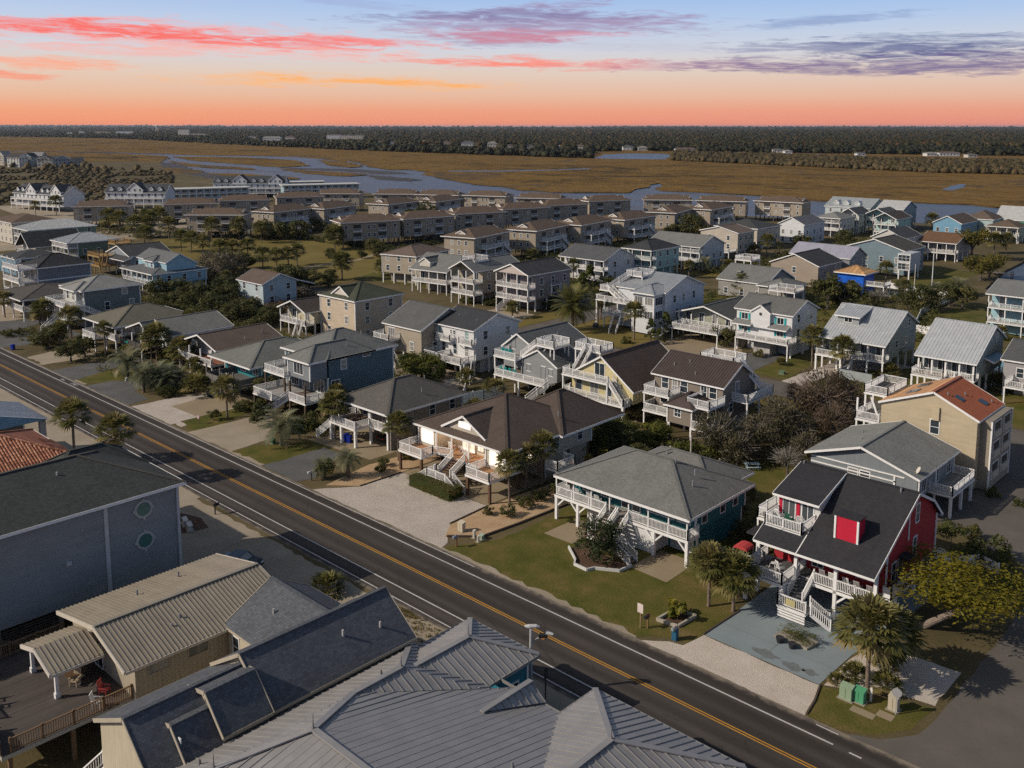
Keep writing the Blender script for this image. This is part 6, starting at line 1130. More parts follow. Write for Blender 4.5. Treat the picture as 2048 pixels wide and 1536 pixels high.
for i, (x, y, wd, h) in enumerate(FARB):
    b = Bld('mainland_building', f"{ORD[i] if i < 30 else 'rightmost'} small pale building in the far mainland woods, counting from left", x, y, 44, cat='building', lod=2, group='buildings in the mainland woods'); wc = [(.62, .6, .56), (.66, .66, .65), (.5, .46, .4), (.55, .58, .6)][i % 4]; d = min(wd, 14)
    if h > 16:
        b.wall(x-wd/2, x+wd/2, y-d/2, y+d/2, 0, h, paint(wc)); b.add('roof', MB().box(x-wd/2-.5, x+wd/2+.5, y-d/2-.5, y+d/2+.5, h, h+.6), paint((.4, .38, .36)))
    else:
        b.wall(x-wd/2, x+wd/2, y-d/2, y+d/2, 0, h*.7, paint(wc)); b.hip(x-wd/2-.6, x+wd/2+.6, y-d/2-.6, y+d/2+.6, h*.7, h*.35, shingle([(.1, .1, .1), (.28, .27, .25), (.13, .09, .07)][i % 3]))
    b.rect = (x-wd/2, x+wd/2, y-d/2, y+d/2)
    for z in np.arange(2.2, h*.7 if h <= 16 else h-1, 3.4): b.spread('-y', max(2, int(wd/5)), float(z), 2.0, 1.8, style=1)
t = thing('water_tower', 'pale water tower on the far left horizon', 'water tower', (-6350, 3080, 0))
for a in range(5): link('leg', MB().tube([(9*math.cos(a*1.2566), 9*math.sin(a*1.2566), 0), (6*math.cos(a*1.2566), 6*math.sin(a*1.2566), 40)], [.9, .9], 6).mesh('leg', WP()), t)
link('tank', MB().tube([(0, 0, 38), (0, 0, 41), (0, 0, 46), (0, 0, 50), (0, 0, 53)], [3, 10, 12, 9, 1], 16).mesh('tank', WP()), t)
# ------------------------------------------------------------------ distant vegetation
def ico(sub):
    bm = bmesh.new(); bmesh.ops.create_icosphere(bm, subdivisions=sub, radius=1); V = np.array([v.co[:] for v in bm.verts]); F = np.array([[v.index for v in f.verts] for f in bm.faces]); bm.free(); return V, F
ICO1, ICO2 = ico(1), ico(2)
def lumps(name, C_, S_, T_, mat, sub, seed, jit=.42, sq=1.0):
    V0, F0 = ICO1 if sub == 1 else ICO2; g = np.random.RandomState(seed); n = len(C_); k = len(V0)
    J = 1+g.uniform(-jit, jit, (n, k, 1)); V = V0[None]*J*S_[:, None, :]+C_[:, None, :]; F = (F0[None]+np.arange(n)[:, None, None]*k)
    T = np.clip(np.repeat(T_, k)+g.uniform(-.12, .12, n*k), 0, 1)
    o = link(name, np_mesh(name, V.reshape(-1, 3), F.reshape(-1, 3), mat, T, smooth=False)); o['kind'] = 'stuff'; return o
FRX = [-400, 0, 230, 400, 600, 800, 1000, 1181, 1183, 1188, 1340, 1345, 1500, 1665, 1884, 2048, 2500]; FRY = [272, 273, 277, 286, 296, 304, 311, 317, 310, 303, 303, 304, 305, 307, 310, 312, 314]
FW_ = np.array([FW.x, FW.y]); RT_ = np.array([RT.x, RT.y])
def grd(px, py):
    a = (px-1024)/F_PX; b_ = (py-515)/F_PX; c, s_ = math.cos(PITCH), math.sin(PITCH); f_ = c-b_*s_; u_ = -s_-b_*c; t = -CAMH/u_
    return np.outer(t*f_, FW_)+np.outer(t*a, RT_)
g = np.random.RandomState(3)
BX = np.array([[project(x, y, 0)[0], math.hypot(x, y), 930*wd/math.hypot(x, y)*1.2+2] for x, y, wd, h in FARB])
def blocked(px, D): return (np.abs(px[:, None]-BX[None, :, 0]) < BX[None, :, 2]) & (D[:, None] < BX[None, :, 1]) & (D[:, None] > BX[None, :, 1]*.8)
def forest(name, n, lo, hi, r0, r1, sub, seed, mat, top=(9, 15), front=None, fx=None, clear=True):
    g = np.random.RandomState(seed); px = g.uniform(-60, 2110, n); fy = np.interp(px, fx or FRX, front or FRY)
    D0 = CAMH*F_PX/(fy-252); D = D0*(lo+(hi-lo)*g.uniform(0, 1, n)**1.6); py = 252+CAMH*F_PX/D; P = grd(px, py)
    if clear: keep = ~blocked(px, np.hypot(P[:, 0], P[:, 1])).any(1); P, D = P[keep], D[keep]
    m = len(P); r = (r0+(r1*1.35-r0)*g.beta(1.3, 2.2, m))*(1+np.maximum(0, D/2600-1)*.45); h = g.uniform(top[0], top[1], m); pat = np.sin(P[:, 0]*.004+1)*np.cos(P[:, 1]*.005)*.5+.5
    h = h*(.8+.35*pat); C3 = np.stack([P[:, 0], P[:, 1], np.maximum(h-r*.8, r*.3)], 1); S3 = np.stack([r*1.05, r*1.05, r*g.uniform(.7, 1.0, m)], 1)
    T = np.clip(g.beta(1.6, 2.6, m)*.85+pat*.12, 0, 1); return lumps(name, C3, S3, T, mat, sub, seed+1)
FM = foliage('far_woods', (.013, .018, .009), (.056, .052, .02), (.19, .078, .027))
forest('mainland_forest_edge', 5200, 1.0, 1.3, 2.2, 5.0, 2, 11, FM, (5, 12)); forest('mainland_forest', 26000, 1.15, 2.6, 2.8, 5.6, 1, 12, FM, (8, 15)); forest('mainland_forest_far', 24000, 2.3, 12, 5, 9, 1, 13, FM, (11, 19), clear=False)
SM = foliage('marsh_scrub', (.045, .042, .018), (.125, .095, .042), (.2, .135, .065))
g = np.random.RandomState(5); n = 4600; px = 1345+g.uniform(0, 1, n)*760; fy = np.interp(px, [1345, 1500, 1665, 1884, 2048, 2200], [321, 328, 336, 346, 349, 352]); D = CAMH*F_PX/(fy-252)*(1+.3*g.uniform(0, 1, n)**1.3); P = grd(px, 252+CAMH*F_PX/D); r = g.uniform(1.5, 3.6, n)
lumps('marsh_edge_scrub', np.stack([P[:, 0], P[:, 1], r*.7], 1), np.stack([r, r, r*g.uniform(.7, 1.2, n)], 1), g.beta(1.8, 2.2, n), SM, 2, 6)
g = np.random.RandomState(8); n = 5200; P = np.stack([g.uniform(-1010, -470, n), g.uniform(110, 420, n)], 1); pj = np.array([project(a, b_, 0) for a, b_ in P]); keep = (pj[:, 0] > -40) & (pj[:, 0] < 345) & (pj[:, 1] > 335) & (pj[:, 1] < 412) & (np.sin(P[:, 0]*.05)+np.cos(P[:, 1]*.07+P[:, 0]*.02) > -.9)
cs = [(-519, 190), (-493, 228), (-520, 312), (-413, 174)]
for c_ in cs: keep &= np.hypot(P[:, 0]-c_[0], P[:, 1]-c_[1]) > 34
P = P[keep]; n = len(P); r = g.uniform(.8, 2.3, n); lumps('dune_scrub', np.stack([P[:, 0], P[:, 1], r*.35], 1), np.stack([r*1.2, r*1.2, r*.75], 1), g.beta(1.8, 2, n), SM, 1, 9)
g = np.random.RandomState(18); n = 60; a = g.uniform(0, 6.28, n); P = np.stack([-1050+70*g.normal(0, 1, n), 385+26*g.normal(0, 1, n)], 1); r = g.uniform(2, 4, n); lumps('spit_scrub', np.stack([P[:, 0], P[:, 1], r*.6], 1), np.stack([r, r, r], 1), g.beta(1.8, 2.2, n), SM, 2, 19)
# ------------------------------------------------------------------ vegetation prototypes
def quads_mesh(name, Q, T, mat):
    Q = np.asarray(Q, 'f'); n = len(Q); return np_mesh(name, Q.reshape(-1, 3), np.arange(n*4).reshape(n, 4), mat, np.repeat(np.asarray(T, 'f'), 4))
def fan_crown(name, seed, mat, n=54, low=-.6, pet=.58, leaf=.58, nl=12):
    g = np.random.RandomState(seed); Q = []; T = []
    for i in range(n):
        az = i*2.39996+g.uniform(-.3, .3); e = low+(1.45-low)*(((i+.5)/n)**.8) + g.uniform(-.15, .15); d = np.array([math.cos(az)*math.cos(e), math.sin(az)*math.cos(e), math.sin(e)]); sd_ = np.array([-math.sin(az), math.cos(az), 0]); nrm = np.cross(d, sd_)
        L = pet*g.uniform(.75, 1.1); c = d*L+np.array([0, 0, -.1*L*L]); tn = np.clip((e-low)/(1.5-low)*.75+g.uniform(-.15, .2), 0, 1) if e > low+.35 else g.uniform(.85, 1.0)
        w = .02; Q.append([sd_*w, -sd_*w, c-sd_*w, c+sd_*w]); T.append(tn)
        for k in range(nl):
            th = -1.25+2.5*k/(nl-1)+g.uniform(-.06, .06); v = d*math.cos(th)+sd_*math.sin(th)+nrm*(.12*g.uniform(-1, 1)); l = leaf*(1-.25*abs(th)/1.25)*g.uniform(.85, 1.1); pr = np.cross(v, nrm); pr /= np.linalg.norm(pr)
            mid = c+v*l*.6; tip = c+v*l+np.array([0, 0, -.2*l]); ww = .045
            Q.append([c, c+v*.01, mid+pr*ww, mid-pr*ww]); Q.append([mid-pr*ww, mid+pr*ww, tip+pr*.006, tip-pr*.006]); T += [tn+g.uniform(-.06, .06)]*2
    return quads_mesh(name, Q, np.clip(T, 0, 1), mat)
def feather_crown(name, seed, mat, n=34, low=-.3, L=1.0, arch=.9, nl=13):
    g = np.random.RandomState(seed); Q = []; T = []
    for i in range(n):
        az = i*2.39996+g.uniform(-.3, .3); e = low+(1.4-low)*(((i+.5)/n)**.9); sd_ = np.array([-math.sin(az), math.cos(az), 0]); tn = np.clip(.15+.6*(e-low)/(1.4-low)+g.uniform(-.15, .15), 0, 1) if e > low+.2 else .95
        pts = []; p = np.zeros(3); ee = e
        for k in range(nl+1):
            pts.append(p.copy()); d = np.array([math.cos(az)*math.cos(ee), math.sin(az)*math.cos(ee), math.sin(ee)]); p = p+d*L/nl; ee -= arch*2/nl*(.4+k/nl)
        for k in range(1, nl+1):
            d = pts[k]-pts[k-1]; d /= np.linalg.norm(d); Q.append([pts[k-1]+sd_*.012, pts[k-1]-sd_*.012, pts[k]-sd_*.01, pts[k]+sd_*.01]); T.append(tn)
            ll = .3*math.sin(math.pi*(.15+.8*k/nl))*g.uniform(.85, 1.1)
            for s_ in (-1, 1):
                tip = pts[k]+sd_*s_*ll*.8+d*ll*.7+np.array([0, 0, .05*ll-.1*ll]); Q.append([pts[k]-d*.03, pts[k]+d*.03, tip+d*.012, tip-d*.012]); T.append(tn)
    return quads_mesh(name, Q, np.clip(T, 0, 1), mat)
def leaf_crown(name, seed, mat, clumps=22, per=90, size=.09, shape='round', hollow=.5, up=.45):
    g = np.random.RandomState(seed); C_ = []
    while len(C_) < clumps:
        v = g.normal(0, 1, 3); v /= np.linalg.norm(v); rr = g.uniform(hollow, .88)
        if shape == 'cedar': h = g.uniform(-1, 1.15); rad = max(.12, (1.2-h)*.42); p = np.array([v[0]*rad*1.0, v[1]*rad, h])
        elif shape == 'flat': p = v*rr*np.array([1.1, 1.1, .5])+np.array([0, 0, .1])
        elif shape == 'box': p = g.uniform(-.9, .9, 3)
        else: p = v*rr*np.array([1, 1, .85])
        if shape in ('round', 'flat') and p[2] < -.5: continue
        C_.append(p)
    Q = []; T = []
    for c in C_:
        cr = g.uniform(.24, .42) if shape != 'cedar' else g.uniform(.16, .26); ct = g.uniform(0, .5)
        for _ in range(per):
            v = g.normal(0, 1, 3); v /= np.linalg.norm(v); p = c+v*cr*g.uniform(.35, 1)**.6*np.array([1, 1, .8]); n_ = v+g.normal(0, .7, 3)+np.array([0, 0, up]); n_ /= np.linalg.norm(n_)
            a = np.cross(n_, g.normal(0, 1, 3)); a /= np.linalg.norm(a); b_ = np.cross(n_, a); s_ = size*g.uniform(.6, 1.25); a *= s_; b_ *= s_*.55
            Q.append([p-a, p-b_*.9, p+a, p+b_*.9]); T.append(ct+g.uniform(0, .5))
    return quads_mesh(name, Q, np.clip(T, 0, 1), mat)
def twig_crown(name, seed, mat, n=260):
    g = np.random.RandomState(seed); mb = []
    T = []
    for i in range(n):
        v = g.normal(0, 1, 3); v[2] = abs(v[2])*.9; v /= np.linalg.norm(v); p = v*g.uniform(.15, .5); q = v*g.uniform(.75, 1.05)+g.normal(0, .12, 3); s_ = np.cross(v, g.normal(0, 1, 3)); s_ /= np.linalg.norm(s_); s_ *= .012
        mb.append([p-s_, p+s_, q+s_*.4, q-s_*.4]); T.append(g.uniform(0, 1))
    return quads_mesh(name, mb, T, mat)
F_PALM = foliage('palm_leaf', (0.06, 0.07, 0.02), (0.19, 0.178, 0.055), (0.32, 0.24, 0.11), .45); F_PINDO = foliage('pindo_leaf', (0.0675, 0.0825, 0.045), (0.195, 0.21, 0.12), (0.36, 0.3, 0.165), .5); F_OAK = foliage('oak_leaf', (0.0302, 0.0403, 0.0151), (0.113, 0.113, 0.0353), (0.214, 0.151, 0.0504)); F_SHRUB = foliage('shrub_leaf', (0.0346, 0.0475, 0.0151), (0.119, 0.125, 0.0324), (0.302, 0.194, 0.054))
F_HEDGE = foliage('screen_leaf', (0.0275, 0.0413, 0.0115), (0.115, 0.133, 0.023), (0.23, 0.196, 0.0344)); F_SCRUB = foliage('scrub_leaf', (0.0469, 0.0344, 0.0187), (0.133, 0.0969, 0.0562), (0.204, 0.14, 0.0938)); F_GREY = foliage('grey_leaf', (0.07, 0.065, 0.05), (0.17, 0.16, 0.125), (0.22, 0.19, 0.14)); F_LIVE = foliage('live_oak_leaf', (0.0346, 0.0367, 0.0194), (0.13, 0.112, 0.0562), (0.302, 0.259, 0.194)); F_PINE = foliage('pine_needle', (0.0338, 0.0372, 0.0101), (0.144, 0.127, 0.0237), (0.237, 0.169, 0.0338)); F_YPINE = foliage('yellow_pine_needle', (.05, .052, .005), (.21, .18, .013), (.28, .2, .02)); F_OLEA = foliage('oleander_leaf', (0.015, 0.027, 0.012), (0.06, 0.0825, 0.03), (0.3, 0.12, 0.135)); F_BAN = foliage('croton_leaf', (0.04, 0.06, 0.01), (0.24, 0.22, 0.02), (0.4, 0.14, 0.02)); F_RED = foliage('hedge_leaf', (0.039, 0.0455, 0.0104), (0.13, 0.111, 0.026), (0.312, 0.143, 0.039)); F_YEL = foliage('golden_shrub_leaf', (0.07, 0.06, 0.01), (0.24, 0.19, 0.03), (0.32, 0.22, 0.05))
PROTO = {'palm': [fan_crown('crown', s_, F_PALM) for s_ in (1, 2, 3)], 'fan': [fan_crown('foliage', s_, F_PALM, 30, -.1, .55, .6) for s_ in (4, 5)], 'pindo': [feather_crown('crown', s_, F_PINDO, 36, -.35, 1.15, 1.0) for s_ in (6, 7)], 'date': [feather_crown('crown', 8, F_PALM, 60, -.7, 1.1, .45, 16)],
  'oak': [leaf_crown('crown', s_, F_OAK, 26, 80, .085) for s_ in (10, 11, 12)], 'shrub': [leaf_crown('foliage', s_, F_SHRUB, 16, 70, .1) for s_ in (13, 14)], 'hedgetree': [leaf_crown('crown', s_, F_HEDGE, 26, 85, .075) for s_ in (15, 16)], 'cedar': [leaf_crown('crown', s_, F_HEDGE, 34, 60, .09, 'cedar', up=.5) for s_ in (17, 18)],
  'scrub': [leaf_crown('crown', s_, F_SCRUB, 34, 90, .045) for s_ in (19, 20)], 'livoak': [leaf_crown('crown', s_, F_LIVE, 30, 80, .06, 'round', .6) for s_ in (21, 22)], 'grey': [leaf_crown('crown', s_, F_GREY, 26, 70, .045, 'round', .35) for s_ in (23,)], 'pine': [leaf_crown('crown', s_, F_PINE, 24, 90, .07, 'flat', .3, .6) for s_ in (24, 25)],
  'pineyellow': [leaf_crown('crown', 26, F_YPINE, 62, 120, .034, 'flat', .3, .5)], 'oleander': [leaf_crown('foliage', 27, F_OLEA, 30, 110, .06, 'round', .3)], 'banana': [leaf_crown('foliage', 28, F_BAN, 9, 26, .24, 'round', .2, .8)]}
HEDGE_ME = leaf_crown('foliage', 40, F_RED, 150, 60, .035, 'box', up=.6); TWIG = {'grey': twig_crown('limbs', 50, bark((.3, .28, .25)), 240), 'livoak': twig_crown('limbs', 51, bark((.22, .19, .16)), 160), 'scrub': twig_crown('limbs', 52, bark((.16, .12, .1)), 220)}
def trunk_mesh(kind):
    g = np.random.RandomState(5); mb = MB()
    if kind in ('palm', 'date', 'pindo'):
        pts = [(0.05*math.sin(t*2), .04*math.cos(t*3)-.04, t) for t in np.linspace(0, 1, 9)]; mb.tube(pts, [.17, .145, .14, .15, .14, .15, .14, .16, .19] if kind == 'palm' else [.28, .24, .25, .24, .26, .25, .27, .3, .34], 10)
    else:
        mb.tube([(0, 0, 0), (.04, .02, .4), (0, .05, .8), (.02, 0, 1.0)], [.2, .15, .12, .09], 8)
        for k in range(6):
            a = k*1.05+.3; mb.tube([(0, .02, .5+.06*k), (.35*math.cos(a), .35*math.sin(a), .85+.04*k), (.75*math.cos(a), .75*math.sin(a), 1.15+.05*k)], [.09, .06, .025], 6)
    return mb
TRUNK = {'palm': trunk_mesh('palm').mesh('trunk', bark((.17, .13, .1))), 'date': trunk_mesh('date').mesh('trunk', bark((.12, .09, .06))), 'pindo': trunk_mesh('pindo').mesh('trunk', bark((.14, .11, .08))), 'tree': trunk_mesh('x').mesh('trunk', bark((.11, .09, .075)))}
DESC = {'palm': ('cabbage_palm', 'cabbage palm with round fan-leaf crown', 'palm tree', 'cabbage palms'), 'fan': ('fan_palm_clump', 'trunkless clump of fan palm leaves', 'palm', 'fan palm clumps'), 'pindo': ('pindo_palm', 'grey-green pindo palm with arching fronds', 'palm tree', 'pindo palms'), 'date': ('date_palm', 'large date palm with long feather fronds on its grass corner', 'palm tree', None),
  'oak': ('bushy_tree', 'dark green bushy tree', 'tree', 'dark green bushy trees'), 'shrub': ('shrub', 'rounded green shrub', 'shrub', 'rounded shrubs'), 'hedgetree': ('screen_tree', 'dense glossy green screen tree', 'tree', 'dense screen trees'), 'cedar': ('cedar_tree', 'pointed dark green cedar', 'tree', 'cedars'), 'scrub': ('scrub_tree', 'brown twiggy scrub tree', 'tree', 'brown scrub trees'),
  'livoak': ('live_oak', 'grey-limbed wind-shaped live oak', 'tree', 'live oaks'), 'grey': ('bare_tree', 'pale grey half-bare small tree', 'tree', 'half-bare grey trees'), 'pine': ('pine_tree', 'spreading flat-topped green pine', 'tree', 'green pines'), 'pineyellow': ('leaning_pine', 'big yellow-green leaning pine overhanging the side street', 'tree', None), 'oleander': ('oleander', 'tall dark oleander bush in a white-edged bed', 'shrub', None), 'banana': ('croton', 'yellow and orange broad-leaved plant in a timber-edged bed', 'plant', None)}
ANCH = [('brown-roofed lit house', -81, 82), ('teal house with garage', -56, 80), ('red house', -35, 80), ('beige carport house', -100, 82), ('slate blue two-storey house', -120, 82), ('teal porch house', -137, 80), ('brown gabled house', -151, 82), ('white-sided grey house', -169, 82), ('olive-roofed house', -184, 80), ('sage green tall house', -209, 82), ('lavender grey house', -248, 88),
  ('pale blue cottage', -203, 125), ('small cream cottage', -167, 112), ('big cream house', -156, 118), ('tan steep-gabled house', -130, 113), ('white twin-balcony house', -120, 115), ('grey rooftop-deck house', -102, 112), ('yellow A-frame house', -85, 112), ('taupe balcony house', -71, 112), ('grey board-sided house', -41, 106), ('cream rust-roofed house', -40, 122), ('lavender porch house', -151, 162), ('white metal-roofed turret house', -116, 165), ('low sage cottage', -101, 166), ('turquoise-shuttered house', -86, 166), ('dormered white-roofed house', -68, 166), ('plain white-roofed house', -51, 166), ('tower house', -165, 165), ('arched-dormer house', -184, 168), ('light blue porch house', -240, 117), ('scaffolded slate house', -274, 122), ('olive green metal-roofed house', -309, 122),
  ('white farmhouse', -168, 213), ('mint green house', -159, 228), ('grey skylight cottage', -118, 217), ('blue tarp tower', -101, 240), ('slate blue canal house', -110, 282), ('pale blue right-edge house', -53, 214), ('nearest apartment row', -214, 260), ('long apartment row', -272, 270), ('park lawn', -275, 175), ('park edge', -335, 180), ('park path', -240, 165), ('parking track', -390, 165), ('tall white gabled house', -162, 330), ('waterfront houses', -165, 385), ('rear apartment row', -230, 390), ('bright blue house', -122, 380), ('copper-roofed canal house', -106, 325), ('tan park-side house', -202, 173), ('metal-roofed building', -40, 45), ('boxy beige house', -162, 280)]
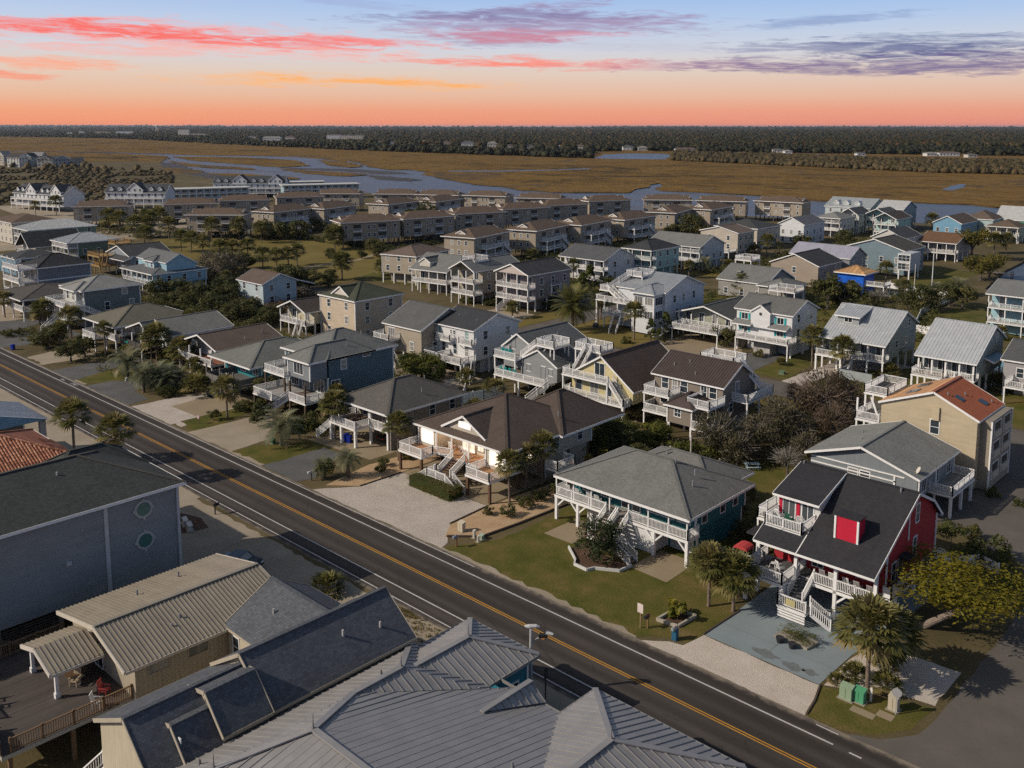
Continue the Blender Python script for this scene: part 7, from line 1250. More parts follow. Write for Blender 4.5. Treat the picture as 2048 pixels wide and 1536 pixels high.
PLANTS = {
  'banana': [(-43.1,67.7,1.13,0.8)],
  'cedar': [(-155.6,195.2,3.62,3.1),(-155.8,192.3,2.74,2.1),(-107.9,155.7,1.85,2.9),(-107.6,160.7,2.02,3.3),(-105.4,154.9,1.57,1.8)],
  'date': [(-126.1,152.5,4.13,5.9)],
  'fan': [(-139.9,72.3,2.66,2.3),(-103.3,105.0,2.29,2.2),(-80.7,111.7,2.55,2.2),(-80.7,112.1,2.33,1.5),(-45.0,166.8,2.54,1.1),(-79.2,156.3,1.03,1.2),(-61.4,162.1,2.04,1.3),(-202.1,223.1,2.79,3.7),(-49.5,87.2,1.81,0.5),(-51.6,92.2,1.8,0.4),(-52.8,96.1,1.77,0.8),(-69.9,48.4,1.78,0.7),(-27.5,69.1,1.15,0.7),(-25.0,69.2,1.23,1.0),(-28.3,67.6,0.79,0.4),(-26.3,72.0,1.09,0.7),(-192.4,78.4,1.46,0.6),(-144.7,75.7,1.42,0.6),(-70.0,101.7,1.43,0.6),(-119.7,134.5,1.34,0.6),(-91.9,126.0,1.05,0.6),(-77.9,132.3,1.34,0.6),(-218.8,98.5,1.15,0.6),(-93.2,177.7,1.2,0.6),(-112.8,234.2,1.39,0.6),(-146.4,314.2,1.45,0.6),(-142.9,71.6,1.11,0.6),(-128.3,79.3,1.23,0.6),(-43.4,79.7,1.23,0.6),(-43.2,83.8,1.25,0.6)],
  'grey': [(-52.3,106.2,2.21,2.4),(-91.1,230.8,2.64,1.8)],
  'hedgetree': [(-71.8,103.7,2.72,1.4),(-70.7,105.5,1.96,1.4),(-76.3,104.1,2.19,1.2),(-78.8,103.5,1.8,0.8),(-75.2,98.9,2.11,0.6),(-72.2,101.0,1.73,0.6),(-64.6,102.3,2.06,0.9),(-62.5,103.6,1.87,0.9),(-66.3,102.2,1.7,1.0),(-75.9,93.0,2.07,1.5),(-74.7,95.3,2.25,1.3),(-73.8,97.5,1.95,1.3),(-76.3,103.0,1.86,1.2),(-121.3,105.0,3.39,1.2),(-125.7,106.8,2.55,1.2),(-119.0,106.0,2.47,1.4)],
  'livoak': [(-59.1,116.4,3.01,4.6),(-59.2,111.1,2.52,3.5),(-62.4,105.9,3.61,3.6),(-58.8,105.0,2.8,2.6),(-56.8,117.1,2.8,2.9),(-53.0,112.6,2.31,2.3),(-241.2,131.7,5.69,4.8),(-250.9,131.8,3.91,2.6),(-247.8,141.1,4.72,3.4)],
  'oak': [(-191.8,68.1,3.4,1.9),(-194.9,70.5,2.59,1.3),(-177.6,66.9,2.52,2.4),(-179.7,70.4,2.56,2.1),(-281.9,245.9,9.68,4.2),(-282.5,237.4,5.46,2.7),(-272.6,246.8,4.08,3.4),(-285.9,305.6,5.41,1.6),(-222.8,293.9,5.8,3.1),(-259.6,203.2,3.66,1.8),(-201.9,318.5,6.33,3.7),(-207.7,313.0,3.71,2.9),(-209.8,425.6,6.55,2.7),(-99.0,168.8,2.86,1.1),(-94.7,161.9,2.93,1.8),(-157.2,321.3,3.18,0.7),(-147.7,337.7,4.01,1.4),(-223.2,237.7,3.02,0.9),(-96.5,213.1,4.76,5.7),(-93.7,215.8,5.47,1.8),(-78.8,226.8,4.42,2.6),(-82.4,226.4,2.57,2.6),(-72.8,235.6,3.82,3.5),(-76.5,238.2,3.63,3.6),(-124.0,217.0,2.18,3.3),(-226.5,107.9,3.82,1.3),(-222.5,111.7,4.13,1.3),(-210.4,111.5,4.29,1.6),(-212.4,118.9,4.38,2.6),(-194.1,105.9,4.3,1.8),(-187.8,108.0,3.91,2.4),(-206.7,106.2,3.22,1.6),(-191.0,112.9,3.39,1.8),(-213.0,104.6,2.96,1.3),(-207.7,116.6,3.63,2.9),(-183.7,108.3,2.96,2.0),(-178.9,109.2,2.91,1.7),(-182.4,113.3,2.68,1.5),(-185.6,104.6,3.26,2.6),(-212.2,139.6,4.21,4.2),(-221.2,142.3,4.0,3.2),(-213.1,144.3,3.56,2.8),(-219.3,155.9,2.23,0.9),(-211.0,149.1,2.5,0.7),(-172.3,111.8,1.71,0.6),(-164.1,112.7,1.94,1.1),(-163.4,116.8,1.68,1.1),(-164.5,119.2,1.41,0.9),(-263.5,130.8,3.82,2.1),(-258.0,145.3,4.39,2.7),(-257.2,150.7,3.87,2.7),(-318.3,195.9,5.53,3.4),(-313.4,200.5,5.5,2.7),(-308.6,205.1,5.48,2.0),(-328.7,227.1,4.43,1.5),(-400.2,197.5,5.35,3.1),(-422.4,197.7,4.3,3.2),(-434.9,196.9,3.52,2.5),(-398.8,169.9,4.4,1.5),(-331.6,191.0,4.24,2.0),(-341.8,189.3,4.33,1.4),(-248.9,189.7,2.03,1.2),(-248.4,195.9,2.05,1.2),(-256.4,182.6,2.33,0.6),(-252.3,183.8,2.02,0.9),(-161.4,87.4,2.4,2.0),(-160.7,87.0,1.69,2.4),(-128.6,78.4,2.45,2.3),(-92.2,84.4,2.04,2.4),(-68.1,96.0,1.7,1.9),(-144.9,123.0,2.06,1.8),(-139.7,122.3,2.33,2.8),(-93.7,176.2,1.74,1.9),(-58.0,173.6,2.41,2.3),(-58.0,172.2,1.94,2.2),(-184.0,202.9,2.56,2.5),(-98.9,224.5,2.21,1.9),(-91.2,244.7,1.99,2.6),(-108.5,85.5,2.5,2.0),(-92.9,85.9,1.89,2.5),(-72.1,97.7,1.97,2.8),(-64.6,89.8,2.58,2.0),(-45.1,86.4,2.34,1.9),(-140.3,112.1,2.07,2.3),(-138.4,120.0,2.27,2.7),(-112.6,117.7,1.89,2.5),(-93.5,121.6,2.65,2.7),(-77.9,125.9,1.8,1.8),(-174.4,115.7,2.4,2.1),(-179.6,122.1,1.99,2.0),(-175.7,129.5,1.93,2.4),(-119.6,130.1,1.98,2.7),(-105.4,130.4,1.97,2.2),(-142.4,169.8,2.59,2.8),(-125.8,180.6,1.72,2.4),(-108.0,184.3,2.02,2.8),(-85.7,180.2,2.49,2.7),(-78.2,184.2,2.6,2.7),(-174.9,195.9,2.28,2.4),(-185.7,205.9,2.44,2.4),(-148.1,214.4,1.78,2.6),(-137.8,246.0,2.31,2.7),(-134.3,261.4,2.0,2.5),(-140.4,279.6,2.61,2.5),(-135.5,211.9,2.28,2.1)],
  'oleander': [(-55.3,71.4,2.37,2.3)],
  'palm': [(-231.0,73.0,2.01,4.2),(-211.7,74.4,2.33,4.4),(-197.6,74.9,2.5,4.5),(-164.0,77.2,2.79,5.1),(-157.5,78.9,2.59,3.5),(-125.5,69.6,2.14,4.5),(-150.2,79.2,1.55,1.5),(-105.4,75.0,2.03,5.1),(-92.4,75.8,1.81,4.9),(-97.7,83.7,1.38,2.8),(-109.8,104.9,1.61,2.2),(-144.8,153.3,1.76,2.4),(-127.8,163.5,2.02,5.8),(-129.1,166.1,2.05,4.3),(-111.4,154.7,2.26,5.8),(-119.9,213.7,2.47,3.7),(-75.0,160.3,2.15,5.5),(-67.8,156.9,2.18,5.2),(-64.1,168.9,2.19,3.9),(-150.7,284.1,2.6,5.7),(-96.6,248.4,2.16,6.1),(-153.7,281.2,2.22,2.5),(-98.5,348.6,2.79,4.7),(-95.5,351.4,2.8,4.7),(-141.7,412.1,3.01,4.2),(-56.2,207.0,1.5,1.5),(-71.7,75.4,1.62,5.0),(-73.3,80.0,1.46,4.4),(-72.9,82.5,1.77,5.1),(-26.2,68.4,2.35,5.3),(-26.0,71.8,2.35,3.3),(-42.2,71.1,1.83,4.2),(-40.1,71.9,2.07,3.5),(-216.8,158.3,3.01,5.5),(-215.6,172.0,2.61,2.6),(-273.3,196.6,3.5,5.0),(-275.4,197.8,3.76,5.4),(-479.3,178.4,3.3,6.9),(-486.7,171.4,2.38,5.1),(-360.7,163.5,3.47,5.7),(-373.5,176.0,3.62,5.9),(-345.5,170.2,3.38,5.7),(-302.3,156.8,2.99,5.0),(-333.3,181.7,3.34,5.7),(-327.3,152.0,3.17,5.3),(-276.1,153.1,2.78,4.7),(-273.2,155.8,2.76,4.7),(-273.1,161.4,2.79,4.7),(-253.0,154.7,2.61,4.5),(-246.9,155.7,2.58,4.5),(-251.4,166.1,2.65,4.6),(-219.1,159.7,2.39,4.2),(-382.8,167.2,3.66,5.9),(-392.3,167.0,3.74,6.1),(-309.8,189.2,3.19,5.4),(-383.3,184.5,3.73,6.2),(-309.1,156.5,3.05,5.1),(-291.3,155.3,2.9,4.9),(-247.2,160.2,2.6,4.5),(-357.2,166.8,3.46,5.7),(-325.5,189.0,3.3,5.7),(-176.7,90.3,1.43,5.4),(-112.7,80.7,1.34,4.2),(-93.2,90.8,1.51,3.5),(-226.5,127.0,1.41,4.1),(-75.8,175.2,1.55,3.2),(-95.3,223.9,1.34,4.7),(-147.0,285.6,1.34,4.4),(-86.4,235.0,1.36,4.6),(-285.4,119.6,1.7,3.4),(-144.3,74.4,1.45,3.9),(-161.5,70.5,1.5,3.8),(-163.6,76.0,1.62,5.2),(-176.3,72.9,1.54,5.6),(-192.2,70.7,1.54,3.4),(-213.6,74.5,1.82,3.2),(-92.5,129.6,1.58,4.6),(-128.4,175.4,1.41,5.4),(-98.5,186.1,1.77,5.4),(-60.1,184.3,1.83,4.6),(-165.5,200.2,1.9,5.3),(-146.6,230.1,1.64,3.8),(-144.1,300.5,1.56,4.8),(-132.4,227.9,1.8,5.4)],
  'pindo': [(-158.9,69.3,2.79,2.9),(-148.0,67.1,2.17,3.0),(-148.3,69.4,2.53,2.8),(-150.4,72.2,2.23,1.8),(-108.8,68.4,2.76,2.7),(-92.4,67.6,1.53,2.4),(-149.3,243.0,2.48,2.7),(-79.9,255.1,2.84,2.4),(-94.5,65.3,1.34,1.5),(-85.2,253.6,2.07,1.4),(-146.1,70.1,2.45,1.7),(-147.5,73.1,1.93,1.7),(-150.5,69.4,2.29,1.2)],
  'pine': [(-99.3,326.9,5.92,7.7),(-83.2,283.1,6.26,4.6),(-83.3,291.6,4.68,4.7)],
  'pineyellow': [(-24.7,80.9,7.55,4.4)],
  'scrub': [(-57.0,127.4,5.55,5.2),(-61.9,129.9,2.86,4.1),(-57.1,134.5,3.34,3.4),(-53.7,122.3,3.08,3.6)],
  'shrub': [(-211.4,66.0,0.77,0.6),(-208.8,66.8,1.28,0.8),(-209.2,68.9,1.07,0.7),(-208.7,71.1,0.86,0.6),(-177.1,73.4,0.94,0.6),(-142.9,67.9,1.34,1.1),(-125.9,67.5,1.01,1.0),(-171.5,78.1,2.1,0.5),(-164.4,79.4,2.3,1.5),(-126.8,72.7,1.24,0.6),(-126.8,73.6,1.24,0.9),(-119.0,71.5,1.48,2.2),(-118.3,70.5,1.17,1.4),(-112.5,75.1,1.64,1.4),(-112.7,72.6,1.34,0.8),(-93.9,65.2,1.43,1.5),(-92.2,73.1,0.74,0.7),(-90.8,71.5,0.87,0.5),(-71.4,71.7,0.66,0.5),(-69.6,72.9,0.89,0.8),(-69.7,75.7,1.04,0.9),(-70.0,79.2,1.0,0.6),(-70.1,81.8,0.87,0.7),(-92.0,77.1,0.96,0.4),(-96.7,112.2,1.47,1.3),(-29.9,98.4,1.39,2.4),(-29.2,102.6,1.11,0.9),(-26.3,98.9,2.03,0.7),(-63.3,76.4,0.43,0.3),(-31.1,116.7,0.96,0.3),(-27.9,115.9,0.84,0.4),(-85.2,159.1,1.22,0.5),(-79.6,157.3,0.8,0.7),(-185.1,170.1,3.13,0.7),(-186.5,174.3,2.47,0.4),(-159.8,161.3,1.89,0.6),(-145.2,168.5,2.47,0.9),(-146.7,167.0,1.7,0.6),(-164.4,159.2,1.27,0.5),(-167.1,159.1,1.12,0.5),(-159.9,208.2,2.18,0.7),(-174.0,210.5,2.26,1.1),(-110.8,151.3,1.18,0.5),(-217.5,238.5,2.66,1.3),(-160.5,243.9,1.81,1.2),(-192.1,79.9,1.09,0.7),(-176.4,89.9,1.11,0.7),(-144.5,73.0,0.95,0.7),(-128.3,85.2,1.07,0.7),(-108.5,85.3,1.22,0.7),(-122.9,128.6,1.27,0.7),(-112.3,120.6,0.98,0.7),(-112.0,120.4,1.0,0.7),(-93.5,118.4,1.02,0.7),(-76.5,127.9,0.87,0.7),(-220.5,98.6,1.15,0.7),(-222.0,132.3,1.09,0.7),(-140.5,171.7,1.1,0.7),(-144.8,168.6,1.12,0.7),(-77.9,178.2,1.0,0.7),(-189.5,203.5,1.26,0.7),(-147.8,222.1,1.21,0.7),(-146.3,214.4,1.36,0.7),(-133.5,215.1,0.81,0.7),(-128.9,219.6,1.33,0.7),(-114.0,234.8,0.9,0.7),(-256.7,108.2,1.05,0.7),(-257.7,107.1,1.18,0.7),(-285.6,113.5,1.0,0.7),(-148.4,77.6,1.29,0.8),(-160.0,77.2,1.2,0.8),(-176.9,77.4,1.32,0.8),(-193.7,75.9,1.41,0.8),(-215.3,80.5,1.18,0.8),(-126.4,75.9,0.94,0.8),(-114.0,73.8,1.48,0.8),(-110.2,76.5,1.05,0.8),(-92.9,92.2,0.97,0.8),(-46.5,89.5,1.25,0.8),(-146.4,115.6,1.45,0.8),(-142.8,176.2,1.25,0.8)]}
def place(kind, x, y, r, h, label, group, i):
    nm, _, cat, _ = DESC[kind]; me = PROTO[kind][i % len(PROTO[kind])]; rz = rnd.uniform(0, 6.28)
    t = thing(nm, label, cat, (x, y, 0), rz, group)
    if kind in ('palm', 'date', 'pindo'):
        hh = max(h, .4)
        r *= 1.14
        tk = link('trunk', TRUNK[kind], t); k = min(1.25, .7+r*.18); tk.scale = (k, k, hh); c = link('crown', me, t, (0, 0, hh)); c.scale = (r*1.05, r*1.05, r*1.0)
    elif kind in ('shrub', 'fan', 'banana', 'oleander'):
        c = link('foliage', me, t, (0, 0, max(h, r*.55) if kind != 'fan' else max(.2, h*.6))); r *= 1.15; c.scale = (r, r, r*(.85 if kind != 'oleander' else 1.05)); st = link('stem', TRUNK['tree'], t); st.scale = (.25*r, .25*r, max(h, r*.55)); c.rotation_euler = (0, 0, rnd.uniform(0, 6))
    elif kind == 'pineyellow':
        tk = link('trunk', MB().tube([(-1.6, 1.2, -.1), (-.6, .4, 1.1), (.8, -.3, 2.4), (2.5, -.8, 3.6)], [.34, .3, .24, .14], 10).mesh('trunk', bark((.2, .16, .13))), t); t.rotation_euler = (0, 0, .6); c = link('crown', me, t, (1.2, .6, h)); c.scale = (6.6, 5.6, 3.0)
    else:
        zc = max(h, r*.7); tk = link('trunk', TRUNK['tree'], t); tk.scale = (r*.5, r*.5, zc*.75); c = link('crown', me, t, (0, 0, zc)); k = rnd.uniform(.9, 1.1); c.scale = (r*k, r/k, r*rnd.uniform(.78, .95)); 
        if kind in TWIG: l_ = link('limbs', TWIG[kind], t, (0, 0, zc*.8)); l_.scale = (r*1.02, r*1.02, r*.95)
    return t
for kind, L in PLANTS.items():
    by = {}
    for (x, y, r, h) in L:
        a = min(ANCH, key=lambda q: math.hypot(q[1]-x, q[2]-y))[0]; by.setdefault(a, []).append((x, y, r, h))
    i = 0
    for a, lst in by.items():
        lst.sort(key=lambda q: project(q[0], q[1], q[3])[0])
        for j, q in enumerate(lst):
            d = DESC[kind]; lab = d[1] if d[3] is None else d[1]+' by the '+a
            if d[3] and len(lst) > 1: lab = lab+', '+(ORD[j] if j < len(lst)-1 else 'rightmost')+(' from left' if 0 < j < len(lst)-1 else '')
            place(kind, *q, lab, d[3], i); i += 1
# dense undergrowth
def thicket(name, pts, n, r0, r1, mat, seed, leaf=.12, per=36):
    g = np.random.RandomState(seed); Q = []; T = []; from_poly = np.array(pts)
    lo, hi = from_poly.min(0), from_poly.max(0); k = 0
    while k < n:
        p = g.uniform(lo, hi)
        ins = False; j = len(pts)-1
        for i in range(len(pts)):
            if (pts[i][1] > p[1]) != (pts[j][1] > p[1]) and p[0] < (pts[j][0]-pts[i][0])*(p[1]-pts[i][1])/(pts[j][1]-pts[i][1])+pts[i][0]: ins = not ins
            j = i
        if not ins: continue
        k += 1; r = g.uniform(r0, r1); c = np.array([p[0], p[1], r*g.uniform(.4, .9)]); ct = g.uniform(0, .5)
        v = g.normal(0, 1, (per, 3)); v /= np.linalg.norm(v, axis=1, keepdims=True); pp = c+v*r*(g.uniform(.4, 1, (per, 1))**.5)*np.array([1, 1, .8]); a = np.cross(v+g.normal(0, .6, (per, 3)), g.normal(0, 1, (per, 3))); a /= np.linalg.norm(a, axis=1, keepdims=True); b_ = np.cross(a, v+g.normal(0, .3, (per, 3))); b_ /= np.linalg.norm(b_, axis=1, keepdims=True); s_ = leaf*g.uniform(.6, 1.3, (per, 1)); a = a*s_; b_ = b_*s_*.6
        Q.append(np.stack([pp-a, pp-b_, pp+a, pp+b_], 1)); T.append(ct+g.uniform(0, .5, per))
    o = link(name, quads_mesh(name, np.concatenate(Q), np.concatenate(T), mat)); o['kind'] = 'stuff'; return o
thicket('undergrowth', [(-232, 100), (-222, 112), (-196, 118), (-176, 110), (-176, 98), (-165, 94), (-160, 100), (-190, 95), (-214, 97)], 900, .7, 1.9, F_OAK, 60, .22)
thicket('undergrowth', [(-215, 112), (-212, 138), (-196, 138), (-180, 126), (-178, 112), (-195, 118)], 420, .7, 1.7, F_SCRUB, 61, .2)
thicket('undergrowth', [(-71, 96), (-66, 108), (-60, 122), (-49, 122), (-47, 114), (-60, 103), (-62, 98)], 420, .6, 1.5, F_LIVE, 62, .14); thicket('undergrowth', [(-88, 97), (-72, 97), (-68, 106), (-86, 106)], 260, .5, 1.2, F_HEDGE, 63, .14)
thicket('undergrowth', [(-190, 126), (-172, 122), (-165, 128), (-150, 130), (-150, 136), (-190, 137)], 300, .5, 1.4, F_OAK, 64, .2); thicket('undergrowth', [(-178, 178), (-140, 182), (-138, 200), (-180, 204)], 420, .6, 1.6, F_OAK, 65, .2)
thicket('undergrowth', [(-330, 196), (-300, 206), (-262, 206), (-222, 192), (-222, 198), (-262, 214), (-300, 214), (-330, 204)], 420, .6, 1.5, F_OAK, 66, .25); thicket('undergrowth', [(-136, 190), (-60, 190), (-60, 206), (-90, 250), (-98, 236), (-136, 206)], 600, .5, 1.5, F_SHRUB, 67, .2); thicket('undergrowth', [(-150, 240), (-128, 240), (-130, 330), (-150, 360)], 500, .6, 1.8, F_OAK, 68, .25)
thicket('undergrowth', [(-205, 200), (-188, 200), (-190, 300), (-205, 300)], 520, .6, 1.9, F_OAK, 69, .25); thicket('undergrowth', [(-86, 120), (-50, 124), (-50, 136), (-86, 136)], 320, .4, 1.2, F_SCRUB, 70, .14); pass
thicket('dry_weeds', [(-60, 48.5), (-46, 49.4), (-46, 51.2), (-64, 51.4)], 160, .08, .22, F_YEL, 72, .06, 20)
thicket('undergrowth', [(-200, 96), (-150, 97), (-112, 97), (-112, 104), (-150, 107), (-200, 106)], 420, .4, 1.3, F_SHRUB, 75, .16); thicket('undergrowth', [(-150, 128), (-90, 126), (-90, 136), (-150, 136)], 380, .4, 1.2, F_SHRUB, 76, .16); thicket('undergrowth', [(-215, 66), (-160, 68), (-160, 75), (-215, 76)], 130, .3, .9, F_SHRUB, 77, .12); thicket('undergrowth', [(-148, 68), (-142, 68), (-141, 78), (-148, 80)], 90, .4, 1.1, F_SHRUB, 78, .12); thicket('undergrowth', [(-130, 74), (-127, 72), (-124, 78), (-128, 82)], 50, .3, .9, F_HEDGE, 79, .12); thicket('undergrowth', [(-114, 70), (-109, 75), (-107, 84), (-114, 84)], 80, .3, .9, F_HEDGE, 83, .12); thicket('undergrowth', [(-47.2, 76), (-42, 77), (-41.5, 92), (-46.6, 92)], 130, .4, 1.0, F_HEDGE, 84, .12); thicket('undergrowth', [(-430, 150), (-352, 165), (-352, 185), (-430, 172)], 260, .5, 1.6, F_OAK, 85, .25); thicket('undergrowth', [(-262, 128), (-214, 128), (-214, 146), (-262, 146)], 320, .5, 1.6, F_OAK, 86, .22); thicket('undergrowth', [(-300, 206), (-258, 208), (-256, 350), (-262, 350), (-262, 215), (-300, 212)], 260, .5, 1.4, F_OAK, 87, .25); thicket('undergrowth', [(-22, 90), (-21, 96), (-28, 101), (-31, 98)], 60, .4, 1.0, F_HEDGE, 88, .12)
# clipped hedge in front of the lit house, golden shrubs, yard palms
t = thing('clipped_hedge', 'long clipped hedge with red-tipped leaves beside gravel drive', 'hedge', (-81, 72.1, 0)); c = link('foliage', HEDGE_ME, t, (0, 0, .85)); c.scale = (3.9, 1.35, .85)
mb = MB().box(-3.6, 3.6, -1.1, 1.1, .02, 1.35); link('inner_stems', mb.mesh('inner_stems', F_HEDGE), t)
for x, y, r in ((-70.3, 90.5, 1.9), (-69.2, 88.2, 1.6)):
    t = thing('golden_shrub', 'golden green shrub behind the side deck of the lit house, '+('left one' if x < -70 else 'right one'), 'shrub', (x, y, 0)); c = link('foliage', leaf_crown('foliage', 80, F_YEL, 22, 70, .08), t, (0, 0, r*.8)); c.scale = (r, r, r)
for x, y, lab in ((-122, 45.6, 'left'), (-111.6, 46.6, 'right')): place('palm', x, y, 2.2, 6.7, f'{lab} cabbage palm on the sandy verge behind the tile roof', 'cabbage palms', 1 if lab == 'left' else 2)
# ------------------------------------------------------------------ small things
def chair(label, x, y, z, rz, c, group, red=False, rock=True):
    t = thing('chair', label, 'chair', (x, y, z), rz, group); m = paint(c, .5)
    link('seat', MB().box(-.28, .28, -.28, .28, .4, .46).mesh('seat', m), t)
    mb = MB()
    for i in range(5): mb.beam((-.24+.12*i, .26, .46), (-.24+.12*i, .42, 1.15), .08, .03)
    mb.beam((-.28, .42, 1.12), (.28, .42, 1.12), .06, .08); link('backrest', mb.mesh('backrest', m), t)
    for sx in (-1, 1):
        link('armrest', MB().box(sx*.3-.05, sx*.3+.05, -.3, .32, .64, .68).mesh('armrest', m), t)
        for sy in (-.26, .26): link('leg', MB().box(sx*.28-.03, sx*.28+.03, sy-.03, sy+.03, .02, .64).mesh('leg', m), t)
        if rock: link('rocker', MB().tube([(sx*.28, -.5, .08), (sx*.28, -.1, .015), (sx*.28, .25, .015), (sx*.28, .55, .09)], [.03]*4, 6).mesh('rocker', m), t)
    if red: link('cushion', MB().box(-.26, .26, -.26, .26, .465, .56).mesh('cushion', paint((.6, .015, .02))), t)
    return t
W8 = (.7, .7, .68)
for i, (x, y) in enumerate([(-84.6, 78.2), (-82.3, 78.0), (-81.0, 77.6), (-77.9, 78.0)]): chair(('leftmost', 'second', 'third', 'rightmost')[i]+' white rocking chair with red cushion on the lit porch', x, y, 2.752, math.pi+.3*(i % 2), W8, 'porch rockers at the lit house', True)
for i, (x, y) in enumerate([(-39.9, 77.6), (-38.0, 76.6)]): chair(('grey rocking chair at the left end of the red porch', 'white rocking chair beside stool on the red porch')[i], x, y, 2.8, math.pi-.5, [(.3, .31, .33), W8][i], 'rockers on the red house porch')
for i, x in enumerate((-34.4, -33.5, -32.2, -31.2, -30.0)): chair(ORD[i]+' rocking chair in the row behind the right red-house railing', x, 77.9, 2.8, math.pi, [(.32, .3, .3), W8, W8, (.32, .3, .3), (.32, .3, .3)][i], 'rockers on the red house porch')
for i, (x, y, c) in enumerate([(-39.6, 79.2, W8), (-38.5, 79.0, (.02, .12, .07)), (-37.5, 79.2, W8)]): chair(('left white', 'dark green', 'right white')[i]+' chair on the red house dormer balcony', x, y, 6.62, math.pi+.3*(i-1), c, 'chairs on the dormer balcony', rock=False)
TQ = (.01, .32, .31)
for i, x in enumerate((-105.9, -104.9, -103.9, -102.9)): chair(ORD[i]+' turquoise chair on the lower deck of the grey house', x, 109.7, 2.9, math.pi, TQ, 'turquoise chairs', rock=False)
for i, x in enumerate((-107.2, -106.4, -105.6)): chair(('left', 'middle', 'right')[i]+' turquoise chair on the upper balcony of the grey house', x, 111.4, 5.6, math.pi+.3, TQ, 'turquoise chairs', rock=False)
for i, (x, y) in enumerate([(-138, 76), (-136.4, 76.2)]): chair(('left', 'right')[i]+' white chair on the weathered grey porch deck', x, y, 2.6, math.pi, W8, 'white chairs on the weathered deck', rock=False)
for i, x in enumerate((-64.2, -62.9, -61.2, -60.1)): chair(ORD[i]+' white porch chair under the teal house eave', x, 77.3, 2.9, math.pi+.2, W8, 'chairs on the teal house porch', rock=False)
for i, (x, y, a, c) in enumerate([(-64.8, 25.2, 2.2, (.3, .05, .05)), (-63.7, 24.2, 2.4, W8), (-67.6, 24.2, .6, (.45, .36, .25)), (-69, 25, -.8, (.45, .36, .25)), (-73.4, 20.2, 1.2, (.03, .25, .35)), (-73.4, 19.2, 1.2, (.4, .1, .05)), (-70.2, 18.8, 1.4, (.03, .25, .35)), (-69.2, 18.8, 1.4, W8)]): chair(('red cushioned lounge chair by the patio wall', 'white slatted lounge chair by the deck corner', 'tan plastic chair at the shaded deck table', 'tan plastic chair behind the shaded deck table', 'blue deck chair at the far deck rail', 'orange deck chair at the far deck rail', 'blue deck chair near the deck stair', 'white deck chair near the deck stair')[i], x, y, 2.8, a, c, 'chairs on the dark roof deck', rock=False)
def table(label, x, y, z, r=.6, c=(.12, .07, .04), h=.74):
    t = thing('table', label, 'table', (x, y, z)); m = paint(c, .5); link('tabletop', MB().tube([(0, 0, h-.05), (0, 0, h)], [r, r], 16).mesh('tabletop', m), t)
    for a in range(4): link('leg', MB().tube([(.3*math.cos(a*1.57+.78), .3*math.sin(a*1.57+.78), h-.05), (.45*math.cos(a*1.57+.78), .45*math.sin(a*1.57+.78), .01)], [.03, .03], 6).mesh('leg', m), t)
table('round brown table under the tan metal porch roof', -68.3, 24.4, 2.8, .7); table('small white stool between the red porch chairs', -38.9, 77.0, 2.8, .25, W8, .5); table('small round table under the yellow house deck', -82.6, 111, .02, .6, W8)
def picnic(label, x, y, rz, c):
    t = thing('picnic_table', label, 'picnic table', (x, y, 0), rz); m = paint(c, .6)
    for i in range(5): link('plank', MB().box(-.95, .95, -.4+.16*i, -.26+.16*i, .72, .76).mesh('plank', m), t)
    for s_ in (-1, 1): link('bench', MB().box(-.95, .95, s_*.75-.14, s_*.75+.14, .43, .47).mesh('bench', m), t)
    for sx in (-.7, .7): link('leg_frame', MB().beam((sx, -.7, .02), (sx, -.25, .72), .09, .05).beam((sx, .7, .02), (sx, .25, .72), .09, .05).beam((sx, -.85, .4), (sx, .85, .4), .05, .09).mesh('leg_frame', m), t)
picnic('pale blue picnic table in shade behind the teal house', -56.8, 105.3, .75, (.4, .52, .6)); picnic('white picnic table under the yellow house deck', -86.5, 110.6, .4, W8)
# utility boxes, mailboxes, signs
def ubox(name, label, x, y, w, d, h, c, rz=0, slope=.15, cat='utility box'):
    t = thing(name, label, cat, (x, y, 0), rz); m = paint(c, .5)
    link('cabinet', MB().prism([(-w/2, -d/2), (w/2, -d/2), (w/2, d/2), (-w/2, d/2)], .05, h-slope).mesh('cabinet', m), t); mb = MB(); q = w/2+.03; e = d/2+.03
    mb.poly([(-q, -e, h-slope), (q, -e, h-slope), (q, e, h), (-q, e, h)]); mb.poly([(-q, e, h-slope), (-q, e, h), (q, e, h), (q, e, h-slope)]); mb.poly([(q, -e, h-slope), (q, e, h-slope), (q, e, h)]); mb.poly([(-q, -e, h-slope), (-q, e, h), (-q, e, h-slope)]); link('lid', mb.mesh('lid', m), t)
    link('door_seam', MB().box(-.015, .015, -d/2-.012, -d/2, .1, h-slope-.05).mesh('door_seam', paint(tuple(v*.4 for v in c))), t); link('pad', MB().box(-w/2-.15, w/2+.15, -d/2-.15, d/2+.15, 0, .05).mesh('pad', paint((.3, .27, .22))), t)
ubox('transformer_box', 'pale sage transformer cabinet left of the green one', -26.95, 66.3, .95, .6, 1.15, (.25, .33, .22)); ubox('transformer_box', 'bright green transformer cabinet by the corner palms', -26.05, 66.6, .8, .6, 1.1, (.08, .3, .16)); ubox('pedestal_box', 'beige utility cabinet behind the stop sign', -23.75, 67.4, .7, .55, 1.25, (.45, .4, .3))
ubox('pedestal_box', 'beige cabinet on the orange gravel by the mailbox', -70.5, 66.5, .75, .5, 1.15, (.5, .44, .34)); ubox('pedestal_box', 'thin white post box at the lawn edge', -68.3, 66.3, .25, .25, .9, (.55, .5, .42), slope=.05); ubox('pedestal_box', 'small green-topped cable box at the lawn edge', -67.5, 66.6, .5, .4, .6, (.3, .36, .28)); ubox('pedestal_box', 'shortest white marker post on the lawn', -67.3, 65.9, .2, .2, .7, (.55, .5, .42), slope=.04)
